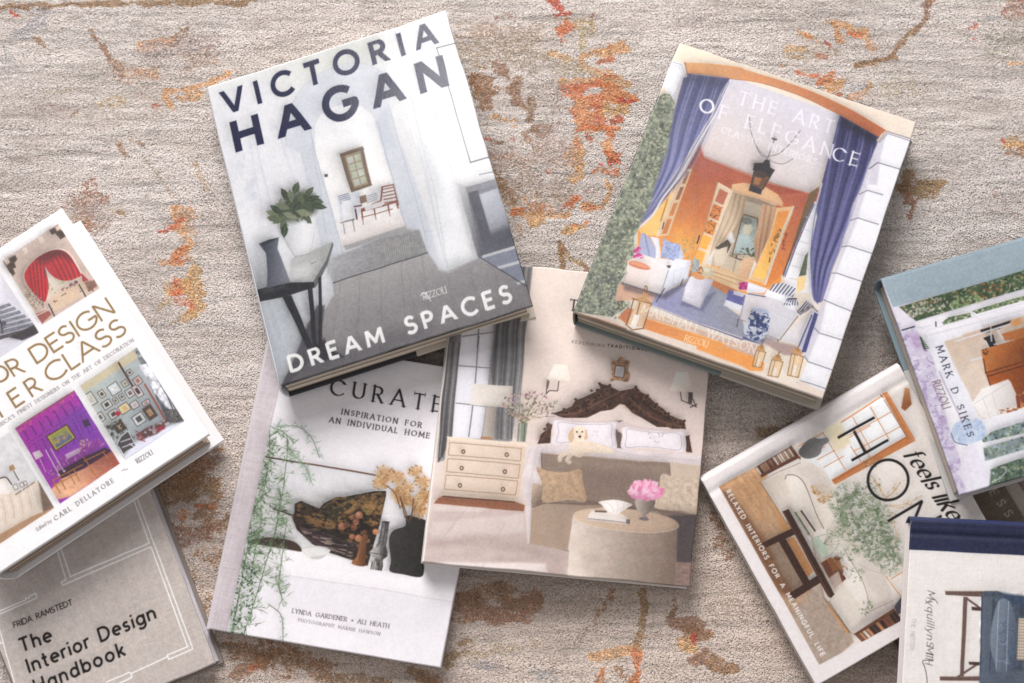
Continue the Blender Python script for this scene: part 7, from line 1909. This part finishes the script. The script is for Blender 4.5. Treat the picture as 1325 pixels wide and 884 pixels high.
    c.line(G6((860, 10), (876, 90)), 1.2, rgb(120, 64, 34)); c.leaves(G6((635, 20), (680, 20), (670, 60), (640, 60)), 8, 6, [rgb(120, 60, 30), rgb(90, 50, 30)], 3)
    c.grad(G6((590, 330), (640, 250), (790, 196), (806, 215), (840, 300), (836, 340), (700, 420), (640, 410)), G6((640, 300)), rgb(236, 232, 230), G6((820, 330)), rgb(210, 202, 200), f=1.2)
    for a in (((650, 310), (690, 420)), ((700, 280), (735, 400)), ((600, 335), (800, 210))):
        c.line(G6(*a), .9, rgb(196, 188, 186), .8)
    q = G6((830, 290), (884, 270), (884, 350), (840, 365)); c.poly(q, rgb(140, 70, 44)); c.noise(q, .8, 3, 3, 10, col=rgb(206, 140, 90), thr=.1)
    c.leaves(G6((740, 370), (840, 350), (830, 380), (750, 395)), 14, 6, [rgb(130, 60, 34), rgb(160, 86, 50)], 11, ang=-15)
    # lower window frames and garden
    c.poly(G6((620, 430), (700, 410), (884, 360), (1100, 300), (1100, 560), (884, 640), (660, 700), (590, 700), (640, 560)), rgb(230, 229, 236), 1, f=1.5)
    foliage(G6((640, 535), (700, 490), (884, 432), (1100, 370), (1100, 440), (884, 500), (660, 560)), 130, 4.4, 12, rgb(132, 150, 152), [rgb(140, 160, 186), rgb(176, 190, 206)])
    foliage(G6((650, 580), (884, 515), (1100, 450), (1100, 530), (884, 590), (660, 655)), 110, 4.2, 13, rgb(140, 154, 158), [rgb(140, 160, 186), rgb(190, 200, 210)])
    c.line(G6((640, 560), (884, 505)), 2.2, rgb(238, 237, 242)); c.line(G6((590, 500), (600, 700)), 1.4, rgb(206, 204, 214), .8)
    c.line(G6((588, 703), (650, 684)), 1.8, rgb(48, 46, 54))
    foliage(G6((690, 700), (740, 680), (884, 632), (1100, 560), (1100, 680), (884, 752), (760, 795), (680, 800)), 200, 4.4, 14, rgb(92, 112, 98), [rgb(214, 218, 220), rgb(120, 146, 130), rgb(196, 204, 206)])
    c.line(smooth(G6((700, 770), (740, 750), (775, 715), (770, 690), (750, 690))), 1.6, rgb(206, 206, 206))
    c.poly(G6((530, 580), (600, 560), (640, 640), (690, 720), (680, 790), (560, 830), (520, 740)), rgb(222, 218, 230), 1, f=4)
    c.noise(G6((540, 600), (680, 700), (680, 790), (560, 830)), .05, 5, 5, 15)
    # pale blue ginger jar
    ball = smooth(G6((470, 500), (490, 450), (550, 420), (620, 420), (660, 460), (665, 510), (620, 545), (550, 565), (495, 550)), 4, True)
    c.poly(ball, rgb(186, 200, 224), 1, f=1.2); c.push(ball); c.noise(ball, .6, 4, 4, 16, col=rgb(150, 170, 206), thr=.12); c.noise(ball, .6, 5, 5, 17, col=rgb(216, 224, 238), thr=.15); c.pop()
    c.line(smooth(G6((470, 500), (492, 550), (560, 567))), 1.2, rgb(110, 116, 140))
    # pale strip behind the author's name
    c.poly(H6((440, 600), (530, 630), (640, 870)) + G6((620, 400), (590, 430), (520, 400), (350, 0)), rgb(226, 226, 234), 1, f=3)
    c.line(G6((400, 150), (520, 410), (530, 440)), 1.4, rgb(150, 140, 166), .8, f=2)
    c.organic(361)
    # cloth strip along the spine
    st = [Q_SIK[3], Q_SIK[0], (Q_SIK[0][0] + 13, Q_SIK[0][1] + 38)] + H6((994, 228), (640, 330), (247, 438)) + [(1140, 360)]
    c.poly(st, rgb(156, 173, 184), 1, f=1)
    c.noise(st, .03, 1.5, 20, 18, ang=-16); c.noise(st, .03, 20, 1.5, 19, ang=-16)
    c.text('MARK D SIKES', (1211.2, 452.5), (1252.2, 568), (8.6, -2.8), w=.16, nib=(20, .22), serif=.14, col=rgb(58, 56, 78), sp=.7)
    c.text('RIZZOLI', (1206.5, 498), (1220.5, 533), (10.5, -3.2), w=.11, nib=(30, .4), col=rgb(120, 92, 96), xs=.7)
    return c


def art_nes():
    c = Canvas(Q_NES, rgb(229, 223, 220), 1.3)
    G8, Z6 = K(1125, 640, 3.625), K(1140, 640, 11.05)
    c.noise(Q_NES, .02, 1.5, 16, 1); c.noise(Q_NES, .02, 16, 1.5, 2)
    navy = [Q_NES[3], Q_NES[0], (Q_NES[0][0], Q_NES[0][1] + 43)] + G8((720, 290), (195, 263), (180, 262))
    c.poly(navy, rgb(42, 49, 84), 1, f=.8); c.noise(navy, .10, 2, 8, 3); c.noise(navy, .08, 8, 2, 4)
    c.line(G8((205, 150), (720, 172), (1300, 196)), .7, rgb(70, 80, 126), .5)
    # handwriting and small name line (reads downwards)
    ink = rgb(52, 46, 50)
    c.text('Myquillyn', (1200.0, 766), (1199.0, 830), (9.6, .5), w=.075, nib=(20, .5), slant=.3, col=ink, xs=1.12)
    c.text('SMITH', (1199.0, 833), (1197.4, 862), (9.4, .5), w=.075, nib=(20, .5), slant=.2, col=ink, xs=1.1)
    c.line(smooth(G8((300, 790), (262, 788), (250, 795), (262, 830), (270, 880), (266, 920))), .8, ink)
    c.line(smooth(G8((262, 520), (300, 500), (320, 520))), .7, ink, .8)
    c.text('THE NESTER', (1179.8, 803), (1177.4, 844), (5.4, .3), w=.10, col=rgb(170, 162, 164), sp=.6)
    # denim armchair lying on its side on the cover
    wd, wk = rgb(112, 88, 82), rgb(78, 58, 56)
    for q in (((354, 462), (600, 462), (600, 492), (356, 480)), ((440, 488), (460, 490), (442, 864), (424, 862)), ((330, 864), (600, 862), (640, 884), (330, 882))):
        c.poly(G8(*q), wd); c.line(G8(q[0], q[1]), .9, rgb(160, 134, 122), .8)
    c.line(G8((452, 494), (528, 548)), 2.6, wd); c.line(G8((415, 864), (515, 800)), 2.8, wd); c.poly(G8((478, 535), (530, 540), (530, 556), (480, 552)), wk); c.poly(G8((464, 794), (515, 796), (515, 812), (468, 808)), wk)
    dn = [rgb(102, 112, 128), rgb(84, 94, 111), rgb(122, 132, 147)]
    body = smooth(G8((524, 470), (560, 458), (610, 462), (640, 478), (720, 482), (900, 500), (1100, 900), (900, 1100), (513, 1100), (516, 880), (524, 700)), 3, True)
    c.poly(G8((524, 478), (540, 462), (600, 462), (640, 480), (720, 484), (1000, 520), (1000, 1150), (510, 1150), (516, 880)), dn[1], 1, f=1.2)
    c.noise(G8((516, 460), (1000, 480), (1000, 1150), (510, 1150)), .22, 3, 10, 5); c.noise(G8((516, 460), (1000, 480), (1000, 1150), (510, 1150)), .15, 14, 4, 6)
    c.poly(G8((530, 490), (578, 490), (572, 870), (520, 870)), dn[0], .85, f=4); c.poly(G8((600, 465), (720, 484), (720, 540), (640, 500)), rgb(66, 84, 112), .9, f=4)
    c.line(G8((528, 480), (518, 880)), 1.2, rgb(54, 66, 90)); c.line(G8((580, 500), (562, 860)), 1.3, rgb(56, 70, 96), .9)
    c.poly(G8((700, 590), (800, 590), (800, 785), (690, 785)), rgb(206, 188, 168), 1, f=1.5)
    for k in range(14):
        c.line(G8((692, 600 + k * 14), (760, 600 + k * 14)), 1.2, rgb(120, 98, 84), .8)
    for k in range(5):
        c.line(G8((702 + k * 9, 590), (698 + k * 9, 785)), 1.0, rgb(226, 214, 198), .8)
    pil = smooth(G8((606, 506), (650, 505), (680, 570), (692, 660), (690, 740), (672, 800), (640, 850), (604, 862), (586, 800), (568, 740), (568, 660), (582, 580)), 4, True)
    c.grad(pil, G8((575, 680)), rgb(134, 146, 163), G8((690, 700)), rgb(90, 102, 120), f=1.2); c.push(pil)
    r = random.Random(3)
    for k in range(46):
        x, y = r.uniform(590, 690), r.uniform(520, 850)
        c.line(smooth(G8((x, y), (x + r.uniform(10, 26), y + r.uniform(-12, 16)), (x + r.uniform(24, 44), y + r.uniform(-18, 26)))), 1.2, r.choice([rgb(66, 84, 112), rgb(160, 176, 198), rgb(94, 112, 140)]), .6, f=1.8)
    for x0, x1 in ((606, 592), (652, 640)):
        for k in range(30):
            t = k / 30
            c.line(G8((x0 + (x1 - x0) * t, 510 + 350 * t), (x0 + (x1 - x0) * t, 517 + 350 * t)), .8, rgb(206, 214, 226), .9)
    c.pop()
    c.poly(G8((516, 850), (720, 830), (1000, 830), (1000, 1150), (510, 1150)), dn[0], .8, f=6)
    return c


def art_ess():
    c = Canvas(Q_ESS, rgb(146, 132, 116), 1.2)
    Z5 = K(1205, 600, 9.825)
    c.noise(Q_ESS, .06, 1.5, 14, 1, ang=58); c.noise(Q_ESS, .06, 14, 1.5, 2, ang=58)
    d = np.array((151, 247)) / 289.5
    p = np.array(Z5((925, 270))); q = np.array(Z5((1095, 218)))
    c.poly([tuple(p - d * 200), tuple(p + d * 300), tuple(q + d * 300), tuple(q - d * 200)], rgb(206, 192, 178), 1, f=1)
    c.poly([tuple(q - d * 200), tuple(q + d * 300), tuple(q + d * 300 + (30, -18)), tuple(q - d * 200 + (30, -18))], rgb(84, 72, 62), 1, f=1)
    c.text('ESS', Z5((742, 388)), Z5((962, 712)), (9.8, -6.0), w=.15, nib=(20, .34), serif=.16, col=rgb(232, 224, 212), xs=1.0)
    return c


# ------------------------------------------------------------------ the ten books
book('thin clothbound book in grey-beige linen with white floor plan lines, lower left corner', Q_HAND, (.018, .018, .018), .018, art_hand(), M_CLOTH,
     case=rgb(150, 138, 132), page=(214, 210, 216), page_dark=.06, inset=.0032, seed=2, back_shift=(.0045, -.001))
book('thick white book with gold title and photo tiles including red curtains and a purple room', Q_MAS, (.052, .045, .066), .044, art_mas(), M_SATIN,
     case=rgb(238, 236, 238), page=(166, 149, 135), page_dark=.32, inset=.005, inset_fore=.0115, seed=3, back_shift=(.0065, .001), tb=.0032)
book('white book with grey linen spine strip, green asparagus fern and dark still life painting', Q_CUR, (.020, .020, .020), .020, art_cur(), M_MATTE,
     case=rgb(214, 208, 212), page=(228, 222, 214), seed=4, grain=.9)
book('book showing a bedroom with carved wooden headboard, puppy and round beige ottoman', Q_BED, (.043, .024, .042), .022, art_bed(), M_SATIN,
     case=rgb(226, 220, 214), page=(226, 218, 208), seed=5, round_sp=.0008, wavy=.0008, flap=.12, flap_col=rgb(228, 222, 216), tb=.0026)
book('book with white hallway and dark wood floor photo, navy capitals across its top', Q_HAGAN, (.039, .052, .060), .038, art_hagan(), M_GLOSS,
     case=rgb(60, 58, 62), page=(204, 190, 174), wavy=.0009, curl=.0015, seed=6, flap=.52, flap_col=rgb(206, 196, 182), spine_col=rgb(214, 216, 222), round_sp=.003)
book('book showing a salon with blue curtains, ivy at left and a hanging lantern', Q_ART, (.042, .034, .069), .034, art_art(), M_SATIN,
     case=rgb(132, 144, 144), page=(180, 168, 152), wavy=.0005, seed=7, flap=.60, flap_col=rgb(190, 182, 172), spine_col=rgb(70, 82, 70), round_sp=.001, back_shift=(.0042, 0))
book('taupe book with pale lettering, nearly hidden under three other books at right', Q_ESS, (.018, .018, .018), .018, art_ess(), M_CLOTH,
     case=rgb(110, 98, 86), page=(190, 180, 168), seed=8)
book('white-bordered book with tilted living room photo, black capitals and white hinge groove', Q_FEEL, (.040, .040, .022), .020, art_feel(), M_MATTE,
     case=rgb(206, 196, 190), page=(214, 198, 180), seed=9, groove=(.0135, .0035, .0011), round_sp=.005, spine_col=rgb(232, 226, 228), tb=.0026)
book('book with pale blue cloth spine and white window frames over foliage, right edge', Q_SIK, (.040, .052, .056), .028, art_sik(), M_SATIN,
     case=rgb(138, 158, 168), page=(200, 188, 178), page_dark=.12, seed=10, flap=.40, flap_col=rgb(206, 204, 202), round_sp=.004, spine_col=rgb(138, 158, 168), inset=.0045)
book('book with navy spine and blue denim armchair on white cover, lower right corner', Q_NES, (.060, .060, .060), .019, art_nes(), M_MATTE,
     case=rgb(216, 208, 208), page=(222, 214, 206), seed=11, groove=(.0115, .0024, .0012), round_sp=.0045, spine_col=rgb(46, 54, 92), tb=.0026)
